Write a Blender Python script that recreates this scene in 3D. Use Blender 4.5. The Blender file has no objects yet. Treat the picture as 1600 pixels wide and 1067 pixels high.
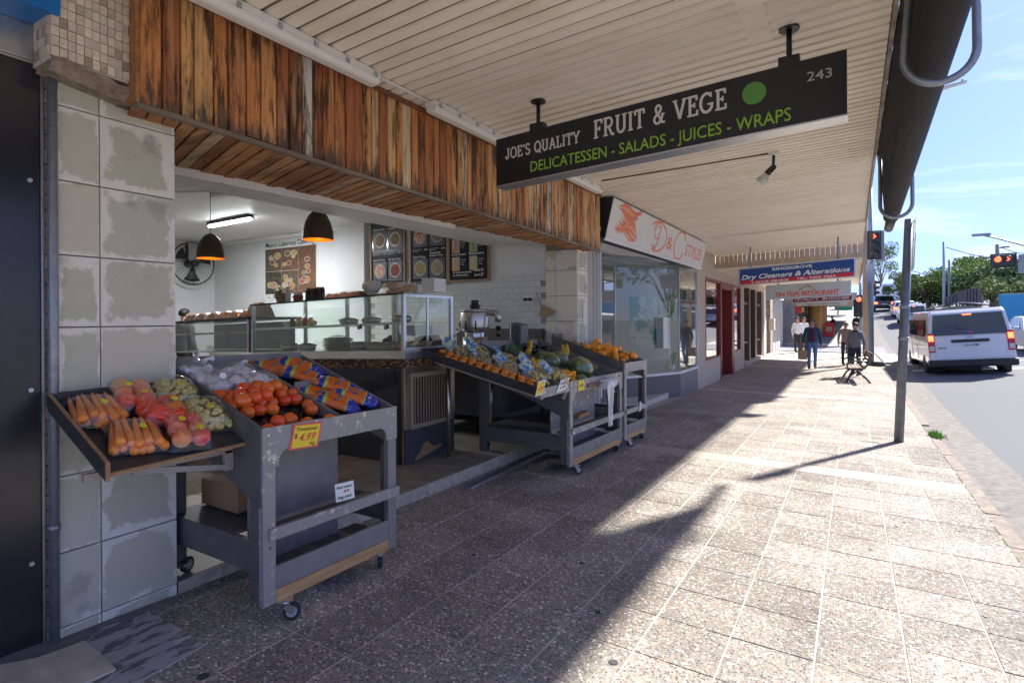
import bpy, bmesh, math, random, os
from mathutils import Vector, Matrix
random.seed(7)
R = math.radians
C = bpy.context.scene.collection
sc = bpy.context.scene
# ---------------- camera, world, sun, exposure ----------------
F, YAW, ROLL, CZ = 866.0, R(31.6), R(-0.3), 1.6
cy_, sy_ = math.cos(YAW), math.sin(YAW)
rv = Vector((cy_, sy_, 0)); fv = Vector((-sy_, cy_, 0)); uv = Vector((0, 0, 1))
RV = rv*math.cos(ROLL)+uv*math.sin(ROLL); UV = uv*math.cos(ROLL)-rv*math.sin(ROLL)
cam = bpy.data.cameras.new("camera"); co = bpy.data.objects.new("camera", cam); C.objects.link(co)
m = Matrix((RV, UV, -fv)).transposed().to_4x4(); m.translation = Vector((0, 0, CZ)); co.matrix_world = m
cam.sensor_width = 36; cam.lens = F/1600*36; cam.shift_y = -35/1600; cam.clip_start = .05; cam.clip_end = 2000
sc.camera = co
sc.render.resolution_x = 1024; sc.render.resolution_y = 682
SUN = Vector((1.69, 3.475, 3.16)).normalized()
SKYK = .52
w = bpy.data.worlds.new("World"); sc.world = w; w.use_nodes = True
nt = w.node_tree; nt.nodes.clear()
def nd(nt, typ, ins=None, **props):
    n = nt.nodes.new(typ)
    for k, v in props.items(): setattr(n, k, v)
    for k, v in (ins or {}).items():
        s = n.inputs[k]
        if isinstance(v, bpy.types.NodeSocket): nt.links.new(v, s)
        elif v is not None: s.default_value = v
    return n
sky = nd(nt, 'ShaderNodeTexSky', sky_type='NISHITA', sun_disc=False, sun_elevation=math.asin(SUN.z),
         sun_rotation=math.atan2(SUN.x, SUN.y), air_density=1.0, dust_density=.6, ozone_density=1.6)
tc = nd(nt, 'ShaderNodeTexCoord')
mp = nd(nt, 'ShaderNodeMapping', {'Vector': tc.outputs['Generated'], 'Scale': (1.5, 2.6, 7.0)})
nz = nd(nt, 'ShaderNodeTexNoise', {'Vector': mp.outputs[0], 'Scale': 2.2, 'Detail': 9.0, 'Roughness': .62, 'Distortion': .5})
rp = nd(nt, 'ShaderNodeMapRange', {'Value': nz.outputs[0], 1: .47, 2: .75, 3: 0.0, 4: .62})
mx = nd(nt, 'ShaderNodeMix', {'Factor': rp.outputs[0], 'A': sky.outputs[0], 'B': (7.5, 7.9, 8.4, 1)}, data_type='RGBA')
mx.inputs[6].default_value = (0, 0, 0, 1)
# soft shoulder on the sky radiance so the horizon keeps its colour, the same in every direction
sv = nd(nt, 'ShaderNodeVectorMath', {0: sky.outputs[0], 1: (SKYK*.44, SKYK*.53, SKYK*1.0)}, operation='MULTIPLY')
dv = nd(nt, 'ShaderNodeVectorMath', {0: sv.outputs[0], 1: (1/2.2, 1/3.2, 1/6.0)}, operation='MULTIPLY')
dv = nd(nt, 'ShaderNodeVectorMath', {0: dv.outputs[0], 1: (1, 1, 1)}, operation='ADD')
sv = nd(nt, 'ShaderNodeVectorMath', {0: sv.outputs[0], 1: dv.outputs[0]}, operation='DIVIDE')
nt.links.new(sv.outputs[0], mx.inputs[6]); mx.inputs[7].default_value = (2.15, 2.25, 2.35, 1)
bg = nd(nt, 'ShaderNodeBackground', {'Color': mx.outputs[2], 'Strength': .1})
nt.links.new(bg.outputs[0], nd(nt, 'ShaderNodeOutputWorld').inputs[0])
sl = bpy.data.lights.new("sun", 'SUN'); sl.energy = 2.0; sl.angle = R(2.0); sl.color = (1, .965, .91)
so = bpy.data.objects.new("sun", sl); C.objects.link(so); so.rotation_euler = SUN.to_track_quat('Z', 'Y').to_euler()
sc.view_settings.view_transform = 'Standard'; sc.view_settings.look = 'None'; sc.view_settings.gamma = 1
sc.view_settings.exposure = 2.82
sc.cycles.max_bounces = 8; sc.cycles.transparent_max_bounces = 12
# ---------------- helpers ----------------
def ray(x, y): return RV*((x-800)/F) - UV*((y-498.5)/F) + fv
def at(x, y, X=None, Y=None, Z=None, D=None, pl=None):
    d = ray(x, y); o = Vector((0, 0, CZ))
    if X is not None: t = X/d.x
    elif Y is not None: t = Y/d.y
    elif Z is not None: t = (Z-CZ)/d.z
    elif pl is not None: p, n = pl; t = (p-o).dot(n)/d.dot(n)
    else: t = D
    return o+d*t
PR = [(-20, .2), (0, 0), (12, -.23), (16, -.275), (20, -.26), (24, -.2), (30, -.12), (36, -.02), (44, .3), (50, .66), (60, 1.42), (70, 2.2), (80, 2.75), (100, 3.2), (140, 3.4), (500, 3.6)]
def prof(Y):
    if Y <= PR[0][0]: return PR[0][1]
    for (a, za), (b, zb) in zip(PR, PR[1:]):
        if Y <= b: return za+(zb-za)*(Y-a)/(b-a)
    return PR[-1][1]
def gz(X, Y): return prof(Y)-.0105*(X+3)
def sstep(a, b, v): v = min(1, max(0, (v-a)/(b-a))); return v*v*(3-2*v)
def roadz(X, Y): k = sstep(12, 19, Y); return prof(Y)-.042-.11+.09*k+min(max(X-1.7, 0), 4.5)*(.04+.03*k)
ORG = {}
class MB:
    def __init__(s): s.v = []; s.f = []; s.m = []; s.sm = []
    def add(s, vs, fs, mi=0, sm=False):
        o = len(s.v); s.v += [tuple(v) for v in vs]
        for f in fs: s.f.append(tuple(i+o for i in f)); s.m.append(mi); s.sm.append(sm)
        return s
    def box(s, a, b, mi=0):
        x0, y0, z0 = a; x1, y1, z1 = b
        return s.add([(x0,y0,z0),(x1,y0,z0),(x1,y1,z0),(x0,y1,z0),(x0,y0,z1),(x1,y0,z1),(x1,y1,z1),(x0,y1,z1)],
            [(3,2,1,0),(4,5,6,7),(0,1,5,4),(1,2,6,5),(2,3,7,6),(3,0,4,7)], mi)
    def hexa(s, p, mi=0):
        return s.add(p, [(3,2,1,0),(4,5,6,7),(0,1,5,4),(1,2,6,5),(2,3,7,6),(3,0,4,7)], mi)
    def obox(s, c, size, rot=(0,0,0), mi=0):
        M = Matrix.Rotation(rot[2],3,'Z') @ Matrix.Rotation(rot[1],3,'Y') @ Matrix.Rotation(rot[0],3,'X'); c = Vector(c)
        hx, hy, hz = [q/2 for q in size]
        return s.hexa([c+M@Vector(p) for p in ((-hx,-hy,-hz),(hx,-hy,-hz),(hx,hy,-hz),(-hx,hy,-hz),(-hx,-hy,hz),(hx,-hy,hz),(hx,hy,hz),(-hx,hy,hz))], mi)
    def bar(s, p, q, wd, th, up=(0,0,1), mi=0):
        p = Vector(p); q = Vector(q); d = (q-p).normalized(); a = d.cross(Vector(up))
        if a.length < 1e-4: a = d.cross(Vector((1,0,0)))
        a.normalize(); b = a.cross(d); a = a*wd/2; b = b*th/2
        return s.hexa([p-a-b,p+a-b,q+a-b,q-a-b,p-a+b,p+a+b,q+a+b,q-a+b], mi)
    def prism(s, poly, fn, d0, d1, mi=0):
        n = len(poly); vs = [fn(a,b,d0) for a,b in poly]+[fn(a,b,d1) for a,b in poly]
        return s.add(vs, [tuple(range(n))[::-1], tuple(range(n,2*n))]+[(i,(i+1)%n,n+(i+1)%n,n+i) for i in range(n)], mi)
    def cyl(s, p, q, r, r2=None, n=12, mi=0, sm=True, caps=True):
        p = Vector(p); q = Vector(q); r2 = r if r2 is None else r2; d = (q-p).normalized()
        a = d.orthogonal().normalized(); b = d.cross(a); vs = []
        for c, rr in ((p,r),(q,r2)):
            for i in range(n):
                t = 2*math.pi*i/n; vs.append(c+(a*math.cos(t)+b*math.sin(t))*rr)
        s.add(vs, [(i,(i+1)%n,n+(i+1)%n,n+i) for i in range(n)], mi, sm)
        if caps: s.add(vs[:n], [tuple(range(n))[::-1]], mi); s.add(vs[n:], [tuple(range(n))], mi)
        return s
    def tube(s, pts, r, n=8, mi=0, closed=False):
        pts = [Vector(p) for p in pts]; L = len(pts); rings = []; a = None
        for i, p in enumerate(pts):
            if closed: d = pts[(i+1)%L]-pts[i-1]
            else: d = pts[min(i+1,L-1)]-pts[max(i-1,0)]
            d.normalize()
            if a is None: a = d.orthogonal().normalized()
            a = (a-d*a.dot(d)).normalized(); b = d.cross(a)
            rr = r[i] if isinstance(r,(list,tuple)) else r
            rings.append([p+(a*math.cos(2*math.pi*k/n)+b*math.sin(2*math.pi*k/n))*rr for k in range(n)])
        vs = [v for rg in rings for v in rg]; fs = []
        for i in range(L if closed else L-1):
            j = (i+1)%L
            for k in range(n): fs.append((i*n+k, i*n+(k+1)%n, j*n+(k+1)%n, j*n+k))
        s.add(vs, fs, mi, True)
        if not closed: s.add(rings[0], [tuple(range(n))[::-1]], mi); s.add(rings[-1], [tuple(range(n))], mi)
        return s
    def lathe(s, prof, c=(0,0,0), n=16, mi=0, sm=True, M=None):
        c = Vector(c); vs = []
        for r, z in prof:
            for i in range(n):
                t = 2*math.pi*i/n; v = Vector((r*math.cos(t), r*math.sin(t), z)); vs.append(c+(M@v if M else v))
        L = len(prof); fs = [(j*n+i, j*n+(i+1)%n, (j+1)*n+(i+1)%n, (j+1)*n+i) for j in range(L-1) for i in range(n)]
        s.add(vs, fs, mi, sm)
        if prof[0][0] > 1e-4: s.add(vs[:n], [tuple(range(n))[::-1]], mi)
        if prof[-1][0] > 1e-4: s.add(vs[-n:], [tuple(range(n))], mi)
        return s
    def ball(s, c, r, nu=12, nv=8, mi=0, M=None, wob=0, rnd=random):
        if not isinstance(r,(tuple,list)): r = (r,r,r)
        c = Vector(c); vs = []; fs = []
        for j in range(nv+1):
            ph = math.pi*j/nv
            for i in range(nu):
                t = 2*math.pi*i/nu; k = 1+(rnd.uniform(-wob,wob) if wob else 0)
                v = Vector((r[0]*math.sin(ph)*math.cos(t)*k, r[1]*math.sin(ph)*math.sin(t)*k, r[2]*math.cos(ph)*k))
                vs.append(c+(M@v if M else v))
        for j in range(nv):
            for i in range(nu): fs.append((j*nu+i, (j+1)*nu+i, (j+1)*nu+(i+1)%nu, j*nu+(i+1)%nu))
        return s.add(vs, fs, mi, True)
    def grid(s, fn, nu, nv, mi=0, sm=True):
        vs = [fn(i/nu, j/nv) for j in range(nv+1) for i in range(nu+1)]
        return s.add(vs, [(j*(nu+1)+i, j*(nu+1)+i+1, (j+1)*(nu+1)+i+1, (j+1)*(nu+1)+i) for j in range(nv) for i in range(nu)], mi, sm)
    def pillow(s, fn, L, W, H, nu=14, nv=9, lump=0, rnd=None, mi=0):
        def top(u, v, sg):
            a = 2*u-1; b = 2*v-1; h = H*((1-abs(a)**3)*(1-abs(b)**2.4))**.6
            return fn(a*L/2, b*W/2, sg*h)
        tab = {}
        def lumpy(u, v):
            k = (round(u*nu), round(v*nv)); 
            if k not in tab: tab[k] = rnd.uniform(-lump, lump) if lump else 0
            return tab[k]
        s.grid(lambda u, v: top(u, v, 1)+Vector((0,0,lumpy(u,v) if 0<u<1 and 0<v<1 else 0)), nu, nv, mi)
        return s.grid(lambda u, v: top(1-u, v, -.35), nu, nv, mi)
    def mesh(s, name, mats, dissolve=True):
        me = bpy.data.meshes.new(name); me.from_pydata(s.v, [], s.f)
        for q in (mats if isinstance(mats,(list,tuple)) else [mats]): me.materials.append(q)
        me.polygons.foreach_set('material_index', s.m); me.polygons.foreach_set('use_smooth', s.sm); me.update()
        if dissolve:
            bm = bmesh.new(); bm.from_mesh(me); bmesh.ops.remove_doubles(bm, verts=bm.verts, dist=1e-6)
            bmesh.ops.recalc_face_normals(bm, faces=bm.faces); bm.to_mesh(me); bm.free()
        return me
    def build(s, name, mats, parent=None, bevel=0, seg=2, label=None, clean=True):
        o = bpy.data.objects.new(name, s.mesh(name, mats, clean)); C.objects.link(o); ORG[o.name] = Vector((0,0,0))
        if parent is not None:
            o.parent = parent
            if not parent.get('_loc'): o.location = -ORG[parent.name]
            else: o['_loc'] = 1
        if bevel:
            b = o.modifiers.new('bevel', 'BEVEL'); b.width = bevel; b.segments = seg; b.limit_method = 'ANGLE'; b.angle_limit = R(40)
        if label: o['label'] = label
        return o
def tag(o, label=None, cat=None, group=None, kind=None):
    if label: o['label'] = label
    if cat: o['category'] = cat
    if group: o['group'] = group
    if kind: o['kind'] = kind
    return o
def thing(name, label, cat, loc=(0,0,0), rot=None, group=None):
    o = bpy.data.objects.new(name, None); C.objects.link(o); o.location = loc; o.empty_display_size = .1
    if rot is not None:
        o.rotation_euler = rot if isinstance(rot,(tuple,list)) else (0,0,rot); o['_loc'] = 1
    ORG[o.name] = Vector(loc)
    return tag(o, label, cat, group)
def piece(name, me, parent, loc, rot=(0,0,0), scale=(1,1,1), kind=None):
    o = bpy.data.objects.new(name, me); C.objects.link(o)
    o.location = Vector(loc)
    if parent is not None:
        o.parent = parent
        if not parent.get('_loc'): o.location = Vector(loc)-ORG[parent.name]
    o.rotation_euler = rot; o.scale = scale; ORG[o.name] = Vector(loc)
    if kind: o['kind'] = kind
    return o
def top(o, label, cat, loc, rot=(0,0,0), scale=(1,1,1), group=None):
    o.location = loc; o.rotation_euler = rot; o.scale = scale; return tag(o, label, cat, group)
def copy_tree(o, loc=None, rot=None, label=None, group=None, parent=None):
    c = o.copy(); C.objects.link(c); ORG[c.name] = Vector(loc) if loc is not None else ORG.get(o.name, Vector())
    if parent is not None: c.parent = parent
    if loc is not None: c.location = loc
    if rot is not None: c.rotation_euler = rot
    if label: c['label'] = label
    if group: c['group'] = group
    for ch in list(o.children): copy_tree(ch, parent=c)
    return c
# ---------------- materials ----------------
MATS = {}
def P(name, col, rough=.5, metal=0, col2=None, vs=8, var=1.0, bump=0, bs=60, st=(1,1,1), emis=0, trans=0, alpha=1, coord='W', lo=.35, hi=.7, spec=.5, coat=0, hue=0, rnd=0):
    if name in MATS: return MATS[name]
    ma = bpy.data.materials.new(name); ma.use_nodes = True; t = ma.node_tree; b = t.nodes['Principled BSDF']; MATS[name] = ma
    col = tuple(col)+(1,) if len(col) == 3 else col
    b.inputs['Base Color'].default_value = col; b.inputs['Roughness'].default_value = rough; b.inputs['Metallic'].default_value = metal
    b.inputs['Specular IOR Level'].default_value = spec; b.inputs['Coat Weight'].default_value = coat
    b.inputs['Transmission Weight'].default_value = trans; b.inputs['Alpha'].default_value = alpha
    if emis: b.inputs['Emission Color'].default_value = col; b.inputs['Emission Strength'].default_value = emis
    if col2 or bump or rnd:
        if coord == 'W': vec = nd(t, 'ShaderNodeNewGeometry').outputs['Position']
        else: vec = nd(t, 'ShaderNodeTexCoord').outputs['Object' if coord == 'O' else 'Generated']
        vec = nd(t, 'ShaderNodeMapping', {'Vector': vec, 'Scale': st}).outputs[0]
    base = None
    if col2:
        n = nd(t, 'ShaderNodeTexNoise', {'Vector': vec, 'Scale': vs, 'Detail': 7.0, 'Roughness': .62})
        r = nd(t, 'ShaderNodeMapRange', {'Value': n.outputs[0], 1: lo, 2: hi, 3: 0.0, 4: var})
        mx = nd(t, 'ShaderNodeMix', data_type='RGBA'); t.links.new(r.outputs[0], mx.inputs[0])
        mx.inputs[6].default_value = col; mx.inputs[7].default_value = tuple(col2)+(1,)
        base = mx.outputs[2]
    if rnd:
        oi = nd(t, 'ShaderNodeObjectInfo')
        v = nd(t, 'ShaderNodeMapRange', {'Value': oi.outputs['Random'], 3: 1-rnd, 4: 1+rnd})
        hs = nd(t, 'ShaderNodeHueSaturation', {'Value': v.outputs[0]})
        if hue:
            hv = nd(t, 'ShaderNodeMath', {0: oi.outputs['Random'], 1: 7.31}, operation='MULTIPLY'); hv = nd(t, 'ShaderNodeMath', {0: hv.outputs[0]}, operation='FRACT')
            hv = nd(t, 'ShaderNodeMapRange', {'Value': hv.outputs[0], 3: .5-hue, 4: .5+hue}); t.links.new(hv.outputs[0], hs.inputs['Hue'])
        if base is not None: t.links.new(base, hs.inputs['Color'])
        else: hs.inputs['Color'].default_value = col
        base = hs.outputs[0]
    if base is not None: t.links.new(base, b.inputs['Base Color'])
    if bump:
        n2 = nd(t, 'ShaderNodeTexNoise', {'Vector': vec, 'Scale': bs, 'Detail': 5.0})
        bp = nd(t, 'ShaderNodeBump', {'Height': n2.outputs[0], 'Strength': bump, 'Distance': .01}); t.links.new(bp.outputs[0], b.inputs['Normal'])
    return ma
def ramp(t, fac, stops, interp='LINEAR'):
    n = nd(t, 'ShaderNodeValToRGB', {'Fac': fac}); cr = n.color_ramp; cr.interpolation = interp
    while len(cr.elements) < len(stops): cr.elements.new(.5)
    for e, (p, c) in zip(cr.elements, stops): e.position = p; e.color = tuple(c)+(1,)
    return n.outputs[0]
def mixc(t, f, a, b, mode='MIX'):
    n = nd(t, 'ShaderNodeMix', data_type='RGBA', blend_type=mode)
    for i, v in ((0,f),(6,a),(7,b)):
        if isinstance(v, bpy.types.NodeSocket): t.links.new(v, n.inputs[i])
        else: n.inputs[i].default_value = v if i == 0 else tuple(v)+(1,)
    return n.outputs[2]
def newmat(name, rough=.6, metal=0):
    ma = bpy.data.materials.new(name); ma.use_nodes = True; t = ma.node_tree; b = t.nodes['Principled BSDF']
    b.inputs['Roughness'].default_value = rough; b.inputs['Metallic'].default_value = metal; MATS[name] = ma
    return ma, t, b
def pos(t, st=(1,1,1), rnd=False):
    v = nd(t, 'ShaderNodeNewGeometry').outputs['Position']
    if rnd:
        oi = nd(t, 'ShaderNodeObjectInfo'); k = nd(t, 'ShaderNodeMath', {0: oi.outputs['Random'], 1: 37.0}, operation='MULTIPLY')
        v = nd(t, 'ShaderNodeVectorMath', {0: v, 1: k.outputs[0]}, operation='ADD').outputs[0]
    return nd(t, 'ShaderNodeMapping', {'Vector': v, 'Scale': st}).outputs[0]
def noise(t, vec, sc, det=6, rough=.6): return nd(t, 'ShaderNodeTexNoise', {'Vector': vec, 'Scale': sc, 'Detail': float(det), 'Roughness': rough}).outputs[0]
def mr(t, v, a, b, c=0.0, d=1.0): return nd(t, 'ShaderNodeMapRange', {'Value': v, 1: a, 2: b, 3: c, 4: d}).outputs[0]
def mth(t, op, a, b=None):
    n = nd(t, 'ShaderNodeMath', operation=op)
    for i, v in ((0,a),(1,b)):
        if isinstance(v, bpy.types.NodeSocket): t.links.new(v, n.inputs[i])
        elif v is not None: n.inputs[i].default_value = v
    return n.outputs[0]
def bumpn(t, b, h, s=.3, d=.004): t.links.new(nd(t, 'ShaderNodeBump', {'Height': h, 'Strength': s, 'Distance': d}).outputs[0], b.inputs['Normal'])
# exposed aggregate paving
ma, t, b = newmat('aggregate', .9); b.inputs['Specular IOR Level'].default_value = .12; p_ = pos(t)
vo = nd(t, 'ShaderNodeTexVoronoi', {'Vector': p_, 'Scale': 72.0, 'Randomness': 1.0}); sepc = nd(t, 'ShaderNodeSeparateColor', {'Color': vo.outputs['Color']})
stones = ramp(t, sepc.outputs[0], [(0,(.085,.077,.07)),(.4,(.15,.135,.12)),(.6,(.27,.2,.145)),(.76,(.42,.32,.235)),(.88,(.66,.58,.49)),(.955,(.9,.86,.8))])
edge = mr(t, vo.outputs['Distance'], .25, .62); fine = noise(t, p_, 420, 3)
cement = mixc(t, fine, (.15,.142,.133), (.42,.4,.375)); c1 = mixc(t, edge, stones, cement)
big = noise(t, p_, 1.6, 5); oi = nd(t, 'ShaderNodeObjectInfo')
v = mth(t, 'ADD', mr(t, big, .3, .7, .8, 1.22), mr(t, oi.outputs['Random'], 0, 1, -.16, .13))
spots = mr(t, noise(t, p_, 9, 2), .72, .76, 1, .55)
stain = mr(t, noise(t, pos(t,(1,.35,1)), 2.6, 7, .7), .58, .74, 1, .72)
hs = nd(t, 'ShaderNodeHueSaturation', {'Value': mth(t, 'MULTIPLY', mth(t, 'MULTIPLY', v, stain), spots), 'Color': mixc(t, 1.0, c1, (.97,.935,.885), 'MULTIPLY'), 'Saturation': 1.0}); t.links.new(hs.outputs[0], b.inputs['Base Color'])
bumpn(t, b, mth(t, 'ADD', vo.outputs['Distance'], fine), .35, .003); AGG = ma
GROUT = P('grout', (.72,.63,.53), .9, col2=(.3,.26,.22), vs=3)
CREAMP = P('cream_paver', (.46,.39,.33), .8, col2=(.34,.29,.245), vs=30, bump=.2, bs=300, rnd=.08, spec=.12)
ASPH = P('asphalt', (.105,.107,.112), .9, col2=(.2,.2,.205), vs=130, bump=.5, bs=240, lo=.3, hi=.75, spec=.15)
CONC = P('gutter_concrete', (.24,.225,.205), .9, col2=(.13,.115,.1), vs=9, bump=.4, bs=180, lo=.3, spec=.15)
KERB = P('kerb_stone', (.25,.205,.165), .9, col2=(.13,.105,.085), vs=14, bump=.5, bs=90)
MOSS = P('moss', (.09,.12,.02), .95, col2=(.05,.045,.02), vs=25, bump=.6, bs=120)
EARTH = P('earth', (.14,.13,.11), .95, col2=(.09,.1,.06), vs=.3)
PAINT = P('road_paint', (.75,.75,.73), .7, col2=(.5,.5,.48), vs=14)
# weathered timber
def timber(name, dark, stops, vert=2, rot=False):
    ma, t, b = newmat(name, .62); st = [9,9,9]; st[vert] = .8
    p_ = pos(t, st, True); oi = nd(t, 'ShaderNodeObjectInfo')
    g = noise(t, p_, 1.6, 8, .7); st2 = [30,30,30]; st2[vert] = 1.2; f2 = noise(t, pos(t, st2, True), 2.0, 6, .7)
    base = ramp(t, oi.outputs['Random'], stops, 'CONSTANT')
    base = mixc(t, mr(t, f2, .3, .72), base, mixc(t, .55, base, (.06,.02,.008)))
    st3 = [7,7,7]; st3[vert] = 1.0; big = noise(t, pos(t, st3, True), 1.5, 7, .75)
    base = mixc(t, mr(t, big, .49, .59, 0, dark), base, (.03,.011,.006))
    st4 = [9,9,9]; st4[vert] = .7; base = mixc(t, mr(t, noise(t, pos(t, st4, True), 1.3, 5, .6), .56, .68, 0, .75), base, (.62,.4,.2))
    base = mixc(t, mr(t, g, .55, .75, 0, .35), base, (.5,.22,.07))
    if rot:
        gz_ = nd(t, 'ShaderNodeSeparateXYZ', {0: nd(t, 'ShaderNodeTexCoord').outputs['Generated']}).outputs[2]; st5 = [14,14,14]; st5[vert] = 3
        rm = mth(t, 'ADD', gz_, mr(t, noise(t, pos(t, st5, True), 1.6, 6, .7), .3, .7, -.2, .2)); base = mixc(t, mr(t, rm, .0, .17, .9, 0), base, (.07,.05,.04))
    t.links.new(base, b.inputs['Base Color']); bumpn(t, b, mth(t,'ADD',f2,g), .5, .004)
    return ma
TIMB = timber('weathered_timber', .92, [(0,(.86,.4,.14)),(.16,(.66,.25,.085)),(.3,(.9,.62,.34)),(.38,(.5,.17,.06)),(.54,(.88,.47,.17)),(.66,(.92,.72,.45)),(.74,(.74,.29,.09)),(.88,(.86,.54,.24)),(.95,(.8,.74,.66))], 2, True)
LINING = timber('lining_timber', .55, [(0,(.62,.27,.09)),(.25,(.5,.2,.065)),(.45,(.68,.36,.15)),(.6,(.42,.16,.06)),(.75,(.62,.3,.1)),(.92,(.65,.48,.28))], 0)
TRIMW = P('grey_timber', (.15,.11,.08), .8, col2=(.3,.25,.19), vs=3, st=(6,.6,6), bump=.5, bs=30)
# stained slate tile with pale lime bloom round the edge
ma, t, b = newmat('slate_tile', .7); gen = nd(t, 'ShaderNodeTexCoord').outputs['Generated']; sx = nd(t, 'ShaderNodeSeparateXYZ', {0: gen})
def edged(t, o): return mth(t, 'MINIMUM', o, mth(t, 'SUBTRACT', 1.0, o))
e = mth(t, 'MINIMUM', edged(t, sx.outputs[1]), edged(t, sx.outputs[2])); p_ = pos(t, rnd=True)
e = mth(t, 'ADD', e, mr(t, noise(t, p_, 4, 8, .7), .25, .75, -.2, .19))
e = mth(t, 'ADD', e, mr(t, nd(t, 'ShaderNodeObjectInfo').outputs['Random'], 0, 1, -.06, .08))
green = mixc(t, noise(t, p_, 14, 8, .75), (.42,.44,.34), (.58,.55,.43)); green = mixc(t, mr(t, noise(t, p_, 60, 4), .5, .75, 0, .5), green, (.4,.4,.36))
pale = mixc(t, noise(t, p_, 22, 6), (.7,.68,.6), (.82,.79,.71))
oi = nd(t, 'ShaderNodeObjectInfo'); green = mixc(t, mr(t, oi.outputs['Random'], .3, .9, 0, .7), green, (.6,.56,.45))
cc = mixc(t, mr(t, e, .05, .095, .05, 1.0), pale, green); cc = mixc(t, mr(t, noise(t, p_, 2.3, 4), .62, .68, 0, .35), cc, (.12,.12,.1))
t.links.new(cc, b.inputs['Base Color']); bumpn(t, b, noise(t, p_, 30, 8), .35, .004); SLATE = ma
SLATEF = P('floor_slate', (.24,.225,.175), .5, col2=(.38,.34,.27), vs=7, bump=.3, bs=40, rnd=.15)
MORT = P('mortar', (.2,.17,.14), .9, col2=(.3,.27,.23), vs=20)
NOSE = P('step_nosing', (.5,.46,.38), .8, col2=(.3,.26,.2), vs=12, bump=.3, bs=60)
MOSA = P('mosaic_tile', (.7,.62,.52), .55, col2=(.58,.48,.38), vs=40, rnd=.14)
MOSD = P('mosaic_brown', (.32,.23,.16), .6, col2=(.5,.43,.35), vs=60, rnd=.2)
SOFF = P('soffit_cream', (.9,.81,.69), .55, col2=(.8,.68,.53), vs=3.5, st=(.5,1,1), rnd=.05, lo=.5, hi=.72)
SOFG = P('soffit_gap', (.22,.155,.1), .8)
WHITE = P('white_paint', (.78,.78,.77), .5, col2=(.7,.7,.69), vs=3)
PLAST = P('plaster_white', (.72,.73,.73), .7, col2=(.66,.67,.67), vs=1.5)
PLASW = P('white_plastic', (.8,.79,.76), .35)
DIFF = P('light_diffuser', (.82,.8,.74), .3)
BLKP = P('black_panel', (.016,.016,.02), .22, col2=(.03,.03,.034), vs=2, spec=.6)
ALU = P('aluminium', (.62,.63,.65), .35, 1, col2=(.5,.51,.53), vs=30)
GALV = P('galvanised', (.35,.37,.4), .5, .7, col2=(.25,.27,.3), vs=20)
STEEL = P('stainless', (.66,.64,.6), .28, 1, col2=(.5,.49,.47), vs=2, st=(1,1,8))
BLUEP = P('blue_acrylic', (.0,.14,.46), .3); BLACKM = P('black_metal', (.02,.02,.022), .45); BLACKF = P('blind_fabric', (.014,.013,.014), .85, col2=(.009,.0085,.009), vs=12, st=(1,8,1), bump=.3, bs=20)
SIGNB = P('sign_black', (.014,.015,.02), .3); LETW = P('letter_white', (.72,.7,.66), .6); LETG = P('letter_green', (.3,.55,.05), .6); LETS = P('letter_silver', (.5,.5,.48), .5)
TROL = P('trolley_grey_paint', (.25,.232,.218), .5, col2=(.185,.17,.158), vs=6, bump=.12, bs=80)
TROLW = P('trolley_worn_paint', (.29,.272,.255), .5, col2=(.62,.56,.48), vs=16, lo=.56, hi=.66, bump=.2, bs=90)
TROLD = P('trolley_dark', (.097,.093,.092), .55, col2=(.14,.135,.125), vs=7)
PINE = P('raw_pine', (.55,.33,.15), .65, col2=(.4,.21,.08), vs=4, st=(8,1,8), bump=.2)
CHIP = P('chipboard', (.42,.26,.13), .9, col2=(.24,.12,.05), vs=90, bump=.6, bs=150)
RUBB = P('rubber', (.03,.03,.032), .7); CASTG = P('caster_grey', (.36,.38,.4), .5); ZINC = P('zinc', (.7,.7,.72), .3, 1)
def glassmat(name, tint=(.93,.97,.95), refl=1.0, body=0.0, bcol=(.5,.6,.58)):
    ma = bpy.data.materials.new(name); ma.use_nodes = True; t = ma.node_tree; t.nodes.clear(); MATS[name] = ma
    tr = nd(t, 'ShaderNodeBsdfTransparent', {'Color': tuple(tint)+(1,)}); gl = nd(t, 'ShaderNodeBsdfGlossy', {'Color': (1,1,1,1), 'Roughness': .0})
    ge = nd(t, 'ShaderNodeNewGeometry'); dt = nd(t, 'ShaderNodeVectorMath', {0: ge.outputs['Normal'], 1: ge.outputs['Incoming']}, operation='DOT_PRODUCT').outputs['Value']
    fr = mth(t, 'POWER', mth(t, 'SUBTRACT', 1.0, mth(t, 'ABSOLUTE', dt)), 4.0); f2 = nd(t, 'ShaderNodeMath', {0: mth(t, 'ADD', mth(t, 'MULTIPLY', fr, .9), .045), 1: refl}, operation='MULTIPLY', use_clamp=True)
    mx = nd(t, 'ShaderNodeMixShader', {0: f2.outputs[0], 1: tr.outputs[0], 2: gl.outputs[0]}); last = mx
    if body:
        df = nd(t, 'ShaderNodeBsdfDiffuse', {'Color': tuple(bcol)+(1,)}); last = nd(t, 'ShaderNodeMixShader', {0: body, 1: mx.outputs[0], 2: df.outputs[0]})
    nt_ = nd(t, 'ShaderNodeOutputMaterial'); t.links.new(last.outputs[0], nt_.inputs[0]); return ma
GLASS = glassmat('clear_glass'); SGLASS = glassmat('shop_glass', (.95,.98,.965), .95); FILM = glassmat('plastic_film', (.985,.985,.985), 1.1, .025, (.8,.8,.8)); DGLASS = P('dark_glass', (.012,.016,.018), .05, spec=.8)
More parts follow.
